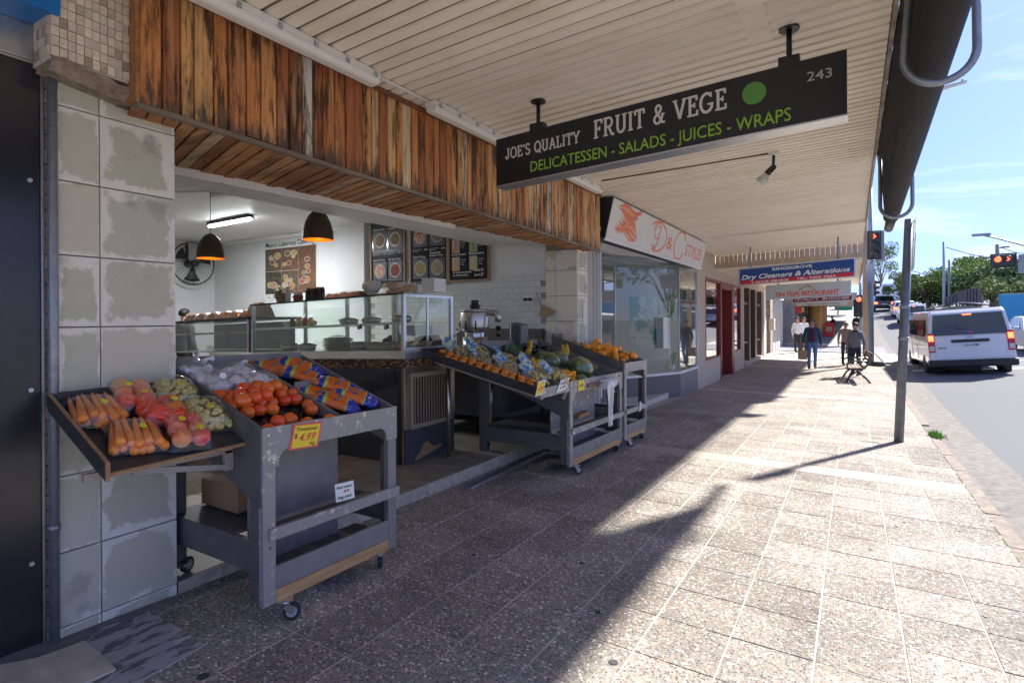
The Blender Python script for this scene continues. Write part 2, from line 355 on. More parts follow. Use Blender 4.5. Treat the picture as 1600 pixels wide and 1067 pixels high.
# ---------------- lettering ----------------
def getfont(n):
    try: return bpy.data.fonts.load(os.path.join(bpy.utils.system_resource('DATAFILES'), 'fonts', n))
    except Exception: return None
def text(s, O, Rr, Uu, h, mat, parent, w=None, name='lettering', bold=0, shear=0, ext=.002, align='L', local=False, font=None, sp=1.0, warp=None):
    cu = bpy.data.curves.new('t', 'FONT'); cu.body = s; cu.size = 1; cu.extrude = 0; cu.offset = bold; cu.shear = shear; cu.space_character = sp; cu.resolution_u = 3
    if font: cu.font = font
    o = bpy.data.objects.new('t', cu); C.objects.link(o); dg = bpy.context.evaluated_depsgraph_get(); dg.update()
    me = bpy.data.meshes.new_from_object(o.evaluated_get(dg)); bpy.data.objects.remove(o)
    vs = [v.co.copy() for v in me.vertices]
    if not vs: return None
    x0 = min(v.x for v in vs); x1 = max(v.x for v in vs); y0 = 0 if not warp else min(v.y for v in vs); y1 = .73
    if '\n' in s: y1 = max(v.y for v in vs); y0 = min(v.y for v in vs)
    ky = h/(y1-y0); kx = ky if w is None else w/(x1-x0); off = {'L':0,'C':-.5,'R':-1}[align]*(x1-x0)*kx
    O = Vector(O); Rr = Vector(Rr).normalized(); Uu = Vector(Uu).normalized(); N = Rr.cross(Uu)
    bm = bmesh.new(); bm.from_mesh(me)
    g = bmesh.ops.extrude_face_region(bm, geom=bm.faces[:])
    up = [q for q in g['geom'] if isinstance(q, bmesh.types.BMVert)]; ups = set(up)
    for v in bm.verts:
        x = (v.co.x-x0)*kx+off; y = (v.co.y-y0)*ky; z = ext if v in ups else -.0005
        v.co = warp(x, y, z) if warp else O+Rr*x+Uu*y+N*z
    bmesh.ops.recalc_face_normals(bm, faces=bm.faces); bm.to_mesh(me); bm.free(); me.materials.clear(); me.materials.append(mat)
    o = bpy.data.objects.new(name, me); C.objects.link(o); me.name = name; ORG[o.name] = Vector()
    if parent is not None:
        o.parent = parent
        if not parent.get('_loc'): o.location = -ORG[parent.name]
    return o
def strokes(glyphs, O, Rr, Uu, wd, mat, parent, name='lettering', ext=.003):
    O = Vector(O); Rr = Vector(Rr).normalized(); Uu = Vector(Uu).normalized(); N = Rr.cross(Uu); mb = MB(); k = 0
    for pl, w_ in glyphs:
        w_ = w_*wd
        for (a, b) in zip(pl, pl[1:]):
            a = Vector(a); b = Vector(b); d = b-a
            if d.length < 1e-6: continue
            d.normalize(); n = Vector((-d.y, d.x))*w_/2; e = ext+(k%9)*.00012; k += 1; a2 = a-d*w_*.18; b2 = b+d*w_*.18
            q = [a2-n, b2-n, b2+n, a2+n]; mb.hexa([O+Rr*v.x+Uu*v.y for v in q]+[O+Rr*v.x+Uu*v.y+N*e for v in q])
    return mb.build(name, mat, parent)
def arc(cx, cy, rx, ry, a0, a1, n=14): return [(cx+rx*math.cos(R(a0+(a1-a0)*i/n)), cy+ry*math.sin(R(a0+(a1-a0)*i/n))) for i in range(n+1)]
# ================= GROUND =================
YS = [-6+1.0*i for i in range(30)]+[24+2*i for i in range(24)]+[72+6*i for i in range(14)]
def strip(name, fx0, fx1, zf, mat, ys=YS, skirt=0, nx=1):
    mb = MB(); W_ = nx+1
    for y in ys:
        for i in range(nx+1):
            x = fx0+(fx1-fx0)*i/nx; mb.v.append((x, y, zf(x, y)))
    for j in range(len(ys)-1):
        for i in range(nx): mb.f.append((j*W_+i, j*W_+i+1, (j+1)*W_+i+1, (j+1)*W_+i)); mb.m.append(0); mb.sm.append(True)
    o = mb.build(name, mat); return tag(o, kind='structure')
def bigz(x, y): return prof(y)-.45-(.01*max(0, x-12))
g = strip('ground', -400, 400, bigz, EARTH, [-60, -20, -6]+YS[1:]+[200, 300, 500, 900], nx=40)
strip('road', 1.7, 17, lambda x, y: roadz(x, y), ASPH, nx=12)
strip('gutter', 1.12, 1.704, lambda x, y: roadz(1.7,y)-.02*(1.7-x)+.004, CONC, nx=2)
strip('kerb_base', .99, 1.13, lambda x, y: gz(x, y)-.03, CONC)
fp = strip('footpath', -3.5, 1.0, lambda x, y: gz(x, y)-.0035, GROUT, nx=2)
strip('concrete_path', -3.6, 1.0, lambda x, y: gz(x, y)+.002, P('path_concrete', (.27,.25,.235), .85, col2=(.2,.185,.17), vs=3), [y for y in YS if y >= 37])
# kerb stones
kb = MB(); kb.box((-.06, -.45, -.12), (.06, .45, 0)); km = kb.mesh('kerb_stone', KERB); ks = thing('kerb', 'worn brownish stone kerb along the edge of the footpath', 'kerb', (1.06, 0, 0))
for k in range(28):
    y = .5+k*.92
    if 11.0 < y < 11.9: continue
    piece('kerb_stone', km, ks, (1.062+random.uniform(-.006,.006), y, gz(1.06, y)+random.uniform(-.006,.002)), (R(-1.1) if y < 12 else 0, 0, random.uniform(-.004,.004)))
mo = MB()
for k in range(90):
    y = random.uniform(2.5, 12); mo.ball((1.0, y, gz(1, y)-.004), (random.uniform(.006,.014), random.uniform(.02,.09), .007), 6, 4)
tag(mo.build('moss_tufts', MOSS), kind='stuff')
gr = MB()
for k in range(260):
    a = random.uniform(0, 6.28); r = abs(random.gauss(0, .07)); bx, by = 1.08+r*.6*math.cos(a), 10.75+r*1.6*math.sin(a); h = random.uniform(.04,.1)
    gr.add([(bx-.008,by,gz(1,by)-.02),(bx+.008,by,gz(1,by)-.02),(bx+random.uniform(-.05,.05),by+random.uniform(-.05,.05),gz(1,by)+h)], [(0,1,2)])
tag(gr.build('weed_clump', P('weed_green', (.16,.3,.04), .7), clean=False), 'small green weed growing in the kerb gap beside the pole', 'weed')
# paving tiles
def tilemesh(x0, x1, dy, mat):
    mb = MB(); hx = (x1-x0)/2-.0036; hy = dy/2-.003
    mb.add([(-hx+.002,-hy+.002,0),(hx-.002,-hy+.002,0),(hx-.002,hy-.002,0),(-hx+.002,hy-.002,0),(-hx,-hy,-.004),(hx,-hy,-.004),(hx,hy,-.004),(-hx,hy,-.004),(-hx,-hy,-.02),(hx,-hy,-.02),(hx,hy,-.02),(-hx,hy,-.02)],
      [(0,1,2,3),(4,5,1,0),(5,6,2,1),(6,7,3,2),(7,4,0,3),(8,9,5,4),(9,10,6,5),(10,11,7,6),(11,8,4,7)])
    return mb.mesh('paving_tile', mat)
XJ = [-3.44]+[.61-.39*i for i in range(10, -1, -1)]+[1.0]
tm = {}
stuff = {0: MB(), 1: MB()}; nt_ = 0
for k in range(-4, 58):
    yc = 2.287+.405*(k+.5); cream = (k % 19 == 12)
    for i in range(len(XJ)-1):
        x0, x1 = XJ[i], XJ[i+1]; xc = (x0+x1)/2
        if yc < 1.1 and xc < -3.3: continue
        key = (round(x1-x0, 3), cream)
        if key not in tm: tm[key] = tilemesh(x0, x1, .405, CREAMP if cream else AGG)
        z = gz(xc, yc)
        if k <= 20 and nt_ < 300:
            nt_ += 1
            piece('paving_tile', tm[key], fp, (xc, yc, z+random.uniform(-.0012,.0012)), (R(-1.1)+random.uniform(-.002,.002), R(.6)+random.uniform(-.002,.002), 0))
        else:
            sl_ = (gz(xc, yc+.1)-gz(xc, yc-.1))/.2
            hx = (x1-x0)/2-.003; hy = .1995; P0 = [(xc+sx*hx, yc+sy*hy, z+sl_*sy*hy-.0105*sx*hx) for sx, sy in ((-1,-1),(1,-1),(1,1),(-1,1))]
            stuff[int(cream)].hexa([(a, b, c-.02) for a, b, c in P0]+P0)
o = stuff[0].build('paving_tiles', AGG, fp); o['kind'] = 'stuff'
o = stuff[1].build('cream_paving_tiles', CREAMP, fp); o['kind'] = 'stuff'
# patched corner beside the black panel
PATCH = P('bitumen_patch', (.38,.37,.36), .75, col2=(.13,.13,.135), vs=16, st=(1,.35,1), lo=.5, hi=.56, bump=.3, bs=80)
def slab(name, poly, z, mat, label, th=.02):
    mb = MB(); mb.prism(poly, lambda a, b, d: Vector((a, b, gz(a, b)+d)), z-th, z, 0); return mb.build(name, mat, fp, label=label)
def G_(*pts): return [tuple(at(x, y, pl=(Vector((-3,0,0)), Vector((.0105,.0192,1))))[:2]) for x, y in pts]
slab('bitumen_patch', G_((150,985),(226,956),(268,975),(320,1008),(262,1042),(200,1075),(120,1140),(60,1140),(182,1049),(133,1003)), .006, PATCH, 'grey bitumen patch with dark mottling')
slab('concrete_slab', G_((-60,1054),(60,1030),(131,1004),(158,1024),(181,1048),(132,1070),(40,1140),(-60,1160)), .012, P('pale_slab', (.62,.55,.44), .85, col2=(.42,.35,.27), vs=5, bump=.2, bs=120), 'pale sandy concrete slab')
slab('dark_edging', G_((-60,1062),(-60,1045),(80,1002),(280,930),(225,957),(150,986),(131,1002),(60,1028)), .009, P('dark_mortar', (.12,.12,.118), .9, col2=(.2,.19,.17), vs=20), 'dark cement edging')
for (x, y, r) in ((-2.55,1.42,.03),(-1.0,2.55,.025),(-1.6,3.5,.02),(-2.3,3.2,.02),(-1.25,2.95,.018),(.1,4.9,.015),(-2.9,2.2,.03),(.3,5.6,.014)):
    mb = MB(); mb.cyl((x,y,gz(x,y)+.0),(x,y,gz(x,y)+.0022), r, r*.8, 10); mb.build('gum_spot', P('gum_dark', (.05,.05,.05), .8), fp)
LITTER = MB()
for k in range(70):
    x = random.uniform(-3.3,.9); y = random.uniform(1.6, 9); s = random.uniform(.004,.011)
    LITTER.obox((x,y,gz(x,y)+.003),(s*2.2,s,.003),(0,0,random.uniform(0,3)))
tag(LITTER.build('leaf_litter', P('dry_leaf', (.35,.25,.15), .9)), kind='stuff')
# ================= FRUIT SHOP BUILDING =================
shop = thing('fruit_shop', 'open fruit shop with slate pillars and a dark weathered timber fascia', 'shop', (-3.44, 1.5, 0))
FX = -3.2
def zb(Y): return 2.745-.022*(Y-1.5)
fas = MB(); fas.hexa([(FX-.12,1.47,zb(1.47)+.03),(FX-.03,1.47,zb(1.47)+.03),(FX-.03,7.74,zb(7.74)+.03),(FX-.12,7.74,zb(7.74)+.03),(FX-.12,1.47,3.446),(FX-.03,1.47,3.446),(FX-.03,7.74,3.446),(FX-.12,7.74,3.446)]); fas = fas.build('fascia_backing', TROLD, shop)
y = 1.462; edges = []
while y < 7.7:
    wd = random.choice((.075,.085,.09,.095,.1,.115)); wd = min(wd, 7.74-y); edges.append((y, wd)); y += wd
for (y, wd) in edges:
    mb = MB(); t = .022+random.uniform(0,.008); j = random.uniform(-.012,.014)
    zb_ = zb(y+wd/2)+j
    mb.hexa([(-t,-wd/2+.003,zb_-3.1),(0,-wd/2+.0065,zb_-3.1),(0,wd/2-.0065,zb_-3.1),(-t,wd/2-.003,zb_-3.1),(-t,-wd/2+.003,.345),(0,-wd/2+.0065,.345),(0,wd/2-.0065,.345),(-t,wd/2-.003,.345)])
    piece('board', mb.mesh('board', TIMB), fas, (FX+random.uniform(-.004,.006), y+wd/2, 3.1))
mb = MB(); mb.box((FX-.1, 1.442, 2.748), (FX+.008, 1.4615, 3.446)); mb.build('end_board', P('end_board_orange', (.42,.19,.06), .6, col2=(.2,.08,.03), vs=20), fas)
mb = MB(); mb.hexa([(FX-.06,1.45,zb(1.45)-.012),(FX+.012,1.45,zb(1.45)-.024),(FX+.012,7.74,zb(7.74)-.024),(FX-.06,7.74,zb(7.74)-.012),(FX-.06,1.45,zb(1.45)-.004),(FX+.012,1.45,zb(1.45)+.004),(FX+.012,7.74,zb(7.74)+.004),(FX-.06,7.74,zb(7.74)-.004)])
mb.build('bottom_rail', TRIMW, fas)
mb = MB(); mb.hexa([(FX-.04,1.45,3.405),(FX+.02,1.45,3.405),(FX+.02,7.74,3.405),(FX-.04,7.74,3.405),(FX-.04,1.45,3.44),(FX+.02,1.45,3.44),(FX+.02,7.74,3.44),(FX-.04,7.74,3.44)])
mb.build('top_rail', P('brown_rail', (.2,.08,.035), .6), fas)
# diagonal lining boards under the fascia
lin = MB(); lin.hexa([(-4.36,1.45,zb(1.45)+.03),(FX-.03,1.45,zb(1.45)+.03),(FX-.03,7.74,zb(7.74)+.03),(-3.5,7.74,zb(7.74)+.03),(-4.36,1.45,zb(1.45)+.05),(FX-.03,1.45,zb(1.45)+.05),(FX-.03,7.74,zb(7.74)+.05),(-3.5,7.74,zb(7.74)+.05)])
lin = lin.build('lining', TROLD, shop); k = 0; y = 1.5
while y < 7.7:
    wd = .088; dx = .3*max(.2,1-(y-1.6)/7); t = .018; z0, z1 = zb(y), zb(y+dx); xb = -4.32+.135*(y-1.6)+random.uniform(-.012,.012); yc = y+.12; mb = MB(); hw = wd/2-.006; yb = min(dx, 7.72-y-wd)
    P0 = [(FX-.062-(FX+xb)/2*0-0, y-hw, z0), (FX-.062, y+hw, z0), (xb, y+hw+yb, z1), (xb, y-hw+yb, z1)]
    j = random.uniform(-.005,.007); c = Vector((-3.7, yc, 2.7))
    mb.hexa([Vector((a,b,z+j))-c for a,b,z in P0]+[Vector((a,b,z+j+t))-c for a,b,z in P0])
    piece('lining_board', mb.mesh('lining_board', LINING), lin, c); y += wd
# pillars with slate tiles
def pillar(Y0, Y1, Xf, Xb, ysplit, ztop, sideface):
    mb = MB(); mb.box((Xb, Y0+.006, -.1), (Xf-.012, Y1-.006, ztop+.2)); p_ = mb.build('pillar', MORT, shop); zs = [-.06,.04,.42,.81,1.2,1.57,1.94,2.32,2.70,2.83]
    def tl(c, sz):
        b_ = MB(); hx, hy, hz = [q/2 for q in sz]; b_.box((-hx,-hy,-hz),(hx,hy,hz)); piece('slate_tile', b_.mesh('slate_tile', SLATE), p_, c)
    for z0, z1 in zip(zs, zs[1:]):
        if z1 > ztop+.03: z1 = ztop
        if z0 >= ztop: continue
        for a, b in zip(ysplit, ysplit[1:]): tl((Xf-.01+random.uniform(0,.003), (a+b)/2, (z0+z1)/2), (.02, b-a-.007, z1-z0-.008))
        if sideface:
            for a, b in ((Xb, Xb+.17), (Xb+.17, Xf-.006)): tl(((a+b)/2, Y0+.004, (z0+z1)/2), (b-a-.007, .02, z1-z0-.008))
    return p_
pil = pillar(1.18, 1.765, -3.44, -3.98, (1.18, 1.375, 1.765), 2.83, False)
pil2 = pillar(7.42, 7.78, -3.44, -3.96, (7.42, 7.78), 2.62, True)
# mosaic bulkhead over the near pillar
MX = -3.265
mb = MB(); mb.box((-3.95,1.105,2.86),(MX-.006,1.50,3.6)); bul = mb.build('bulkhead', P('pale_grout', (.66,.6,.52), .9, col2=(.5,.43,.36), vs=30), shop)
sm = MB(); sm.box((-.005,-.0155,-.0225),(.005,.0155,.0225)); mm = sm.mesh('mosaic_tile', MOSA); sm = MB(); sm.box((-.005,-.0155,-.0225),(.005,.0155,.0225)); md = sm.mesh('mosaic_tile', MOSD)
for i in range(11):
    for j in range(14):
        y = 1.122+.034*i; z = 2.90+.049*j-.03*(i*.034)
        if random.random() < .03: continue
        piece('mosaic_tile', md if random.random() < .16 else mm, bul, (MX+random.uniform(-.002,.001), y, z), (0,0,random.uniform(-.03,.03)))
for i in range(5):
    for j in range(14): piece('mosaic_tile', md if random.random() < .2 else mm, bul, (MX-.03-.034*i, 1.1035, 2.905+.049*j), (0,0,R(90)))
mb = MB(); n = 16; sec = []
for k in range(n+1):
    y0 = 1.11+.36*k/n; f = k/n; j = random.uniform(-.005,.005); sec.append([Vector((-3.46,y0,2.83-.05*f)),Vector((MX-.04+j,y0,2.815-.05*f+j*.5)),Vector((MX+.012+j,y0,2.85-.055*f+j)),Vector((MX+.006-j,y0,2.885-.06*f-j)),Vector((-3.46,y0,2.89-.06*f))])
mb.add([v for q in sec for v in q], [(5*i+a,5*i+(a+1)%5,5*i+5+(a+1)%5,5*i+5+a) for i in range(n) for a in range(5)]+[(0,1,2,3,4),tuple(5*n+a for a in range(5))])
mb.build('rotten_batten', P('rotten_wood', (.2,.14,.1), .9, col2=(.4,.33,.26), vs=18, bump=.8, bs=60), bul)
# downpipe and brick strip at the shop edge
mb = MB(); mb.cyl((-3.425,1.165,-.02),(-3.425,1.165,3.2),.022,n=12); mb.cyl((-3.425,1.165,.55),(-3.425,1.165,.58),.027,n=12); pp = mb.build('conduit', GALV); tag(pp, 'grey metal conduit pipe running up beside the slate pillar', 'pipe')
# step and slate floor
FZ = .035
mb = MB(); mb.box((-12.8,1.15,-.3),(-3.47,7.6,FZ-.012)); flo = mb.build('floor', MORT, shop)
for k in range(10):
    y0 = 1.77+.57*k; y1 = min(y0+.57, 7.42)
    if y0 >= 7.4: break
    mb = MB(); mb.box((-.014,-(y1-y0)/2+.004,-.12),(.014,(y1-y0)/2-.004,.018)); piece('step_nosing', mb.mesh('step_nosing', NOSE), flo, (-3.456,(y0+y1)/2,FZ-.016))
for i in range(4):
    for j in range(15):
        x1 = -3.475-.4*i; y0 = 1.77+.4*j+(.2 if i % 2 else 0); y1 = min(y0+.4, 7.42)
        if y1-y0 < .05: continue
        mb = MB(); mb.box((-.196,-(y1-y0)/2+.004,-.015),(.196,(y1-y0)/2-.004,.0)); piece('floor_tile', mb.mesh('floor_tile', SLATEF), flo, (x1-.2,(y0+y1)/2,FZ+random.uniform(-.001,.0015)), (0,0,0))
# sliding-door track
mb = MB()
for q in (0,.035,.07): mb.bar((-3.30+q*1.0,4.45,gz(-3.3,4.4)+.012),(-3.43+q,6.3,gz(-3.4,6.3)+.012),.008,.028)
mb.bar((-3.265,4.45,gz(-3.3,4.4)+.004),(-3.395,6.3,gz(-3.4,6.3)+.004),.1,.008)
tag(mb.build('door_track', ALU), 'loose grey aluminium door track lying along the step edge', 'track')
# interior shell
YW = 7.45
mb = MB(); mb.box((-12.8,YW,-.3),(-3.96,YW+.2,3.6)); rw = mb.build('right_wall', PLAST, shop)
mb = MB(); mb.box((-8.5,YW-.1,-.1),(-7.75,YW-.002,3.45)); mb.build('pilaster', PLAST, rw)
mb = MB(); mb.box((-13.0,.9,-.3),(-12.8,YW+.2,3.6)); mb.build('back_wall', PLAST, shop)
mb = MB(); mb.box((-12.8,.9,-.3),(-3.99,1.15,3.6)); mb.build('left_wall', PLAST, shop)
mb = MB(); mb.box((-13,.9,3.4),(-5.0,YW+.2,3.6)); ce = mb.build('ceiling', WHITE, shop)
mb = MB(); mb.box((-5.05,1.15,2.79),(-4.2,YW-.002,3.6)); mb.box((-5.13,1.15,2.86),(-5.052,YW-.002,3.0)); mb.box((-5.1,1.15,2.80),(-5.053,YW-.002,2.858)); mb.box((-4.2,1.15,2.80),(-3.5,YW-.002,2.95)); mb.build('ceiling_bulkhead', WHITE, ce, .012)
mb = MB(); mb.hexa([(-4.34,1.78,2.68),(-4.28,1.78,2.68),(-3.82,5.0,2.62),(-3.88,5.0,2.62),(-4.34,1.78,2.76),(-4.28,1.78,2.76),(-3.82,5.0,2.70),(-3.88,5.0,2.70)]); mb.build('roller_box', P('flaking_white', (.74,.72,.68), .6, col2=(.5,.42,.34), vs=14, lo=.6, hi=.7), ce)
mb = MB(); mb.box((-12.8,YW-.08,3.32),(-8.5,YW-.002,3.399)); mb.box((-12.79,1.15,3.32),(-12.72,YW-.08,3.399)); mb.build('cornice', WHITE, ce, .02)
for q in (0,1):
    pass
# white subway tiles on the right wall
sm = MB(); sm.box((-.0975,-.006,-.0455),(.0975,.006,.0455)); wt = sm.mesh('wall_tile', P('subway_tile', (.66,.68,.66), .2, rnd=.04))
GRT = MB(); GRT.box((-7.74,YW-.004,1.0),(-3.965,YW-.001,2.285)); GRT.build('tile_grout', P('tile_grout', (.36,.36,.35), .9), rw)
for j in range(13):
    for i in range(19):
        x = -4.06-.2*i-(.1 if j % 2 else 0)
        if x < -7.6: continue
        piece('wall_tile', wt, rw, (x, YW-.0085, 2.236-.095*j), (0,0,0))
# ================= NEIGHBOUR SHOPFRONT (left) =================
nb = thing('neighbour_shopfront', 'closed shopfront with a glossy black panel under a silver roller box', 'shopfront', (-3.5,.5,0))
mb = MB(); mb.box((-3.53,-1.5,-.05),(-3.475,1.128,2.875)); pn = mb.build('black_panel', BLKP, nb)
mb = MB()
for z in (2.3,1.26,.4): mb.cyl((-3.476,1.09,z),(-3.470,1.09,z),.011,n=10)
mb.build('screw_cap', ALU, pn)
mb = MB(); mb.box((-3.53,1.130,-.05),(-3.462,1.142,2.885)); mb.box((-3.53,-1.5,2.878),(-3.462,1.128,2.89)); mb.build('frame', ALU, nb)
mb = MB(); mb.box((-3.56,-1.5,2.892),(-3.455,1.15,3.10)); mb.build('roller_box', ALU, nb, .004)
B_ = at(62,43,X=-3.452); F_ = at(95,25,Z=B_.z); mb = MB(); zq = B_.z; mb.hexa([(-3.451,-1.5,zq),(F_.x,-1.5,zq),(F_.x,F_.y,zq),(-3.451,B_.y,zq),(-3.451,-1.5,zq+.5),(F_.x+.02,-1.5,zq+.5),(F_.x+.02,F_.y,zq+.5),(-3.451,B_.y,zq+.5)]); tag(mb.build('fascia_sign', BLUEP, None, .003), 'bright blue fascia sign box above the silver roller box', 'sign')
mb = MB(); mb.box((-3.60,1.144,-.05),(-3.49,1.178,3.4)); o = mb.build('brick_edge', MORT, nb)
for k in range(44):
    sm = MB(); sm.box((-.04,-.014,-.034),(.04,.014,.034)); piece('brick', BRK if k else (BRK := sm.mesh('brick', P('edge_brick', (.33,.22,.17), .9, col2=(.4,.36,.32), vs=30, rnd=.25))), o, (-3.512+random.uniform(-.004,.004),1.160,.0+.076*k))
mb = MB(); mb.box((-9,-8,3.6),(-3.6,1.4,5.5)); mb.build('wall', PLAST, nb)
# ================= AWNING =================
def zs(X): return 3.45+.0428*(X+3.2)
awn = thing('street_awning', 'deep shop awning with a cream ribbed soffit over the footpath', 'awning', (-1.5, 5, 3.45))
mb = MB(); XA, XB = -3.42, .225
mb.hexa([(XA,-2.6,zs(XA)+.018),(XB,-2.6,zs(XB)+.018),(XB,13.45,zs(XB)+.018),(XA,13.45,zs(XA)+.018),(XA,-2.6,zs(XA)+.28),(XB,-2.6,zs(XB)+.28),(XB,13.45,zs(XB)+.28),(XA,13.45,zs(XA)+.28)]); mb.build('deck', SOFG, awn)
mb = MB(); h = .0405; sb = .0428
mb.add([(-1.82,-h,-1.82*sb),(1.82,-h,1.82*sb),(1.82,h,1.82*sb),(-1.82,h,-1.82*sb),(-1.82,-h-.009,-1.82*sb+.017),(1.82,-h-.009,1.82*sb+.017),(1.82,h+.009,1.82*sb+.017),(-1.82,h+.009,-1.82*sb+.017)],
       [(3,2,1,0),(0,1,5,4),(1,2,6,5),(2,3,7,6),(3,0,4,7)]); sm_ = mb.mesh('soffit_slat', SOFF)
for k in range(128):
    y = -2.5+.125*k
    if y > 13.42: break
    piece('soffit_slat', sm_, awn, (-1.597, y, zs(-1.597)+random.uniform(-.0008,.0008)))
mb = MB(); mb.hexa([(.229,-2.6,zs(.23)-.03),(.255,-2.6,zs(.23)-.03),(.255,17.0,zs(.23)-.03),(.229,17.0,zs(.23)-.03),(.229,-2.6,3.95),(.255,-2.6,3.95),(.255,17,3.95),(.229,17,3.95)]); mb.build('edge_fascia', P('edge_fascia', (.5,.45,.38), .8, col2=(.25,.2,.16), vs=6), awn)
mb = MB(); mb.hexa([(XA,13.46,3.435),(XB,13.46,3.545),(XB,17,3.52),(XA,17,3.41),(XA,13.46,3.7),(XB,13.46,3.8),(XB,17,3.8),(XA,17,3.7)]); mb.build('flat_soffit', SOFF, awn)
# patch plate in soffit
mb = MB(); mb.hexa([(-.62,3.35,zs(-.62)-.006),(-.47,3.35,zs(-.47)-.006),(-.47,4.3,zs(-.47)-.006),(-.62,4.3,zs(-.62)-.006),(-.62,3.35,zs(-.62)-.001),(-.47,3.35,zs(-.47)-.001),(-.47,4.3,zs(-.47)-.001),(-.62,4.3,zs(-.62)-.001)]); mb.build('patch_strip', SOFF, awn)
# building mass above awning
up = thing('upper_storey', 'rendered upper walls of the shop row above the awning', 'building', (-3.6, 8, 3.6))
mb = MB(); mb.box((-14,1.42,3.62),(-3.43,36,7.2)); mb.build('wall', PLAST, up)
# roll-down blind
bl = thing('street_blind', 'black rolled awning blind hanging on hooped brackets along the awning edge', 'blind', (.45, 3, 2.9))
mb = MB(); n = 60
def bf(u, v):
    Y = -2.6+9.1*u; Y = -2.6+(10.7+.35*v)*u; z0 = 3.62; x0 = .258
    z1 = 2.99-.02*(Y-3); q = v
    return Vector((x0+(.345-x0)*q+.006*math.sin(Y*9+v*3), Y, z0+(z1-z0)*q))
mb.grid(bf, n, 6); mb.build('fabric', BLACKF, bl)
mb = MB(); mb.cyl((.30,-2.6,3.07),(.41,8.35,2.85),.088,.085,n=16); mb.build('rolled_fabric', BLACKF, bl)
mb = MB(); mb.cyl((.42,8.35,2.85),(.428,9.3,2.83),.06,.055,n=14); mb.build('roller_tube', P('blind_tube', (.1,.085,.07), .5, col2=(.05,.045,.04), vs=5), bl)
for Y in (3.55, 7.55, -.4):
    mb = MB(); xb = .352+.011*(Y-0)*.8; zb9 = 3.02-.02*Y; pts = [(.27,Y,3.42)]+[(xb+.15*math.cos(R(a)),Y+.02,zb9+(.15*math.sin(R(a)))) for a in range(185,372,11)]+[(xb+.15,Y+.03,3.15),(xb+.13,Y+.03,3.35),(.4,Y+.03,3.5),(.27,Y+.03,3.56)]
    mb.tube(pts,.02,8); mb.build('hoop_bracket', GALV, bl)
# ================= SHOP SIGN =================
sg = thing('hanging_sign', 'long black shop sign with white and green lettering hung under the awning', 'sign', (-1.37,4.15,2.9), group=None)
tl_ = .0428; SX0, SX1, SY = -2.71, -.026, 4.15; zt0 = at(774.5,219,Y=SY).z; zb0 = at(775,291,Y=SY).z
def sz(X, z): return z+tl_*(X-SX0)
mb = MB(); mb.hexa([(SX0,SY,zb0),(SX1,SY,sz(SX1,zb0)),(SX1,SY+.15,sz(SX1,zb0)),(SX0,SY+.15,zb0),(SX0,SY,zt0),(SX1,SY,sz(SX1,zt0)),(SX1,SY+.15,sz(SX1,zt0)),(SX0,SY+.15,zt0)]); mb.build('sign_box', SIGNB, sg)
mb = MB(); mb.hexa([(SX0-.006,SY-.004,zb0-.012),(SX1+.006,SY-.004,sz(SX1,zb0)-.012),(SX1+.006,SY+.154,sz(SX1,zb0)-.012),(SX0-.006,SY+.154,zb0-.012),(SX0-.006,SY-.004,zb0-.001),(SX1+.006,SY-.004,sz(SX1,zb0)-.001),(SX1+.006,SY+.154,sz(SX1,zb0)-.001),(SX0-.006,SY+.154,zb0-.001)]); mb.build('bottom_tray', ALU, sg)
for px, py in ((841,172),(1233,62)):
    q = at(px, py, Y=SY+.07); zz = zs(q.x); mb = MB(); mb.cyl((q.x,SY+.07,zz-.012),(q.x,SY+.07,zz-.001),.065,n=16); mb.cyl((q.x,SY+.07,sz(q.x,zt0)),(q.x,SY+.07,zz-.01),.018,n=10); mb.obox((q.x,SY+.07,sz(q.x,zt0)+.035),(.13,.08,.07)); mb.build('hanger', BLACKM, sg)
SR = Vector((1,0,tl_)); SU = Vector((0,0,1))
def onsign(px, py): return at(px, py, Y=SY-.001)
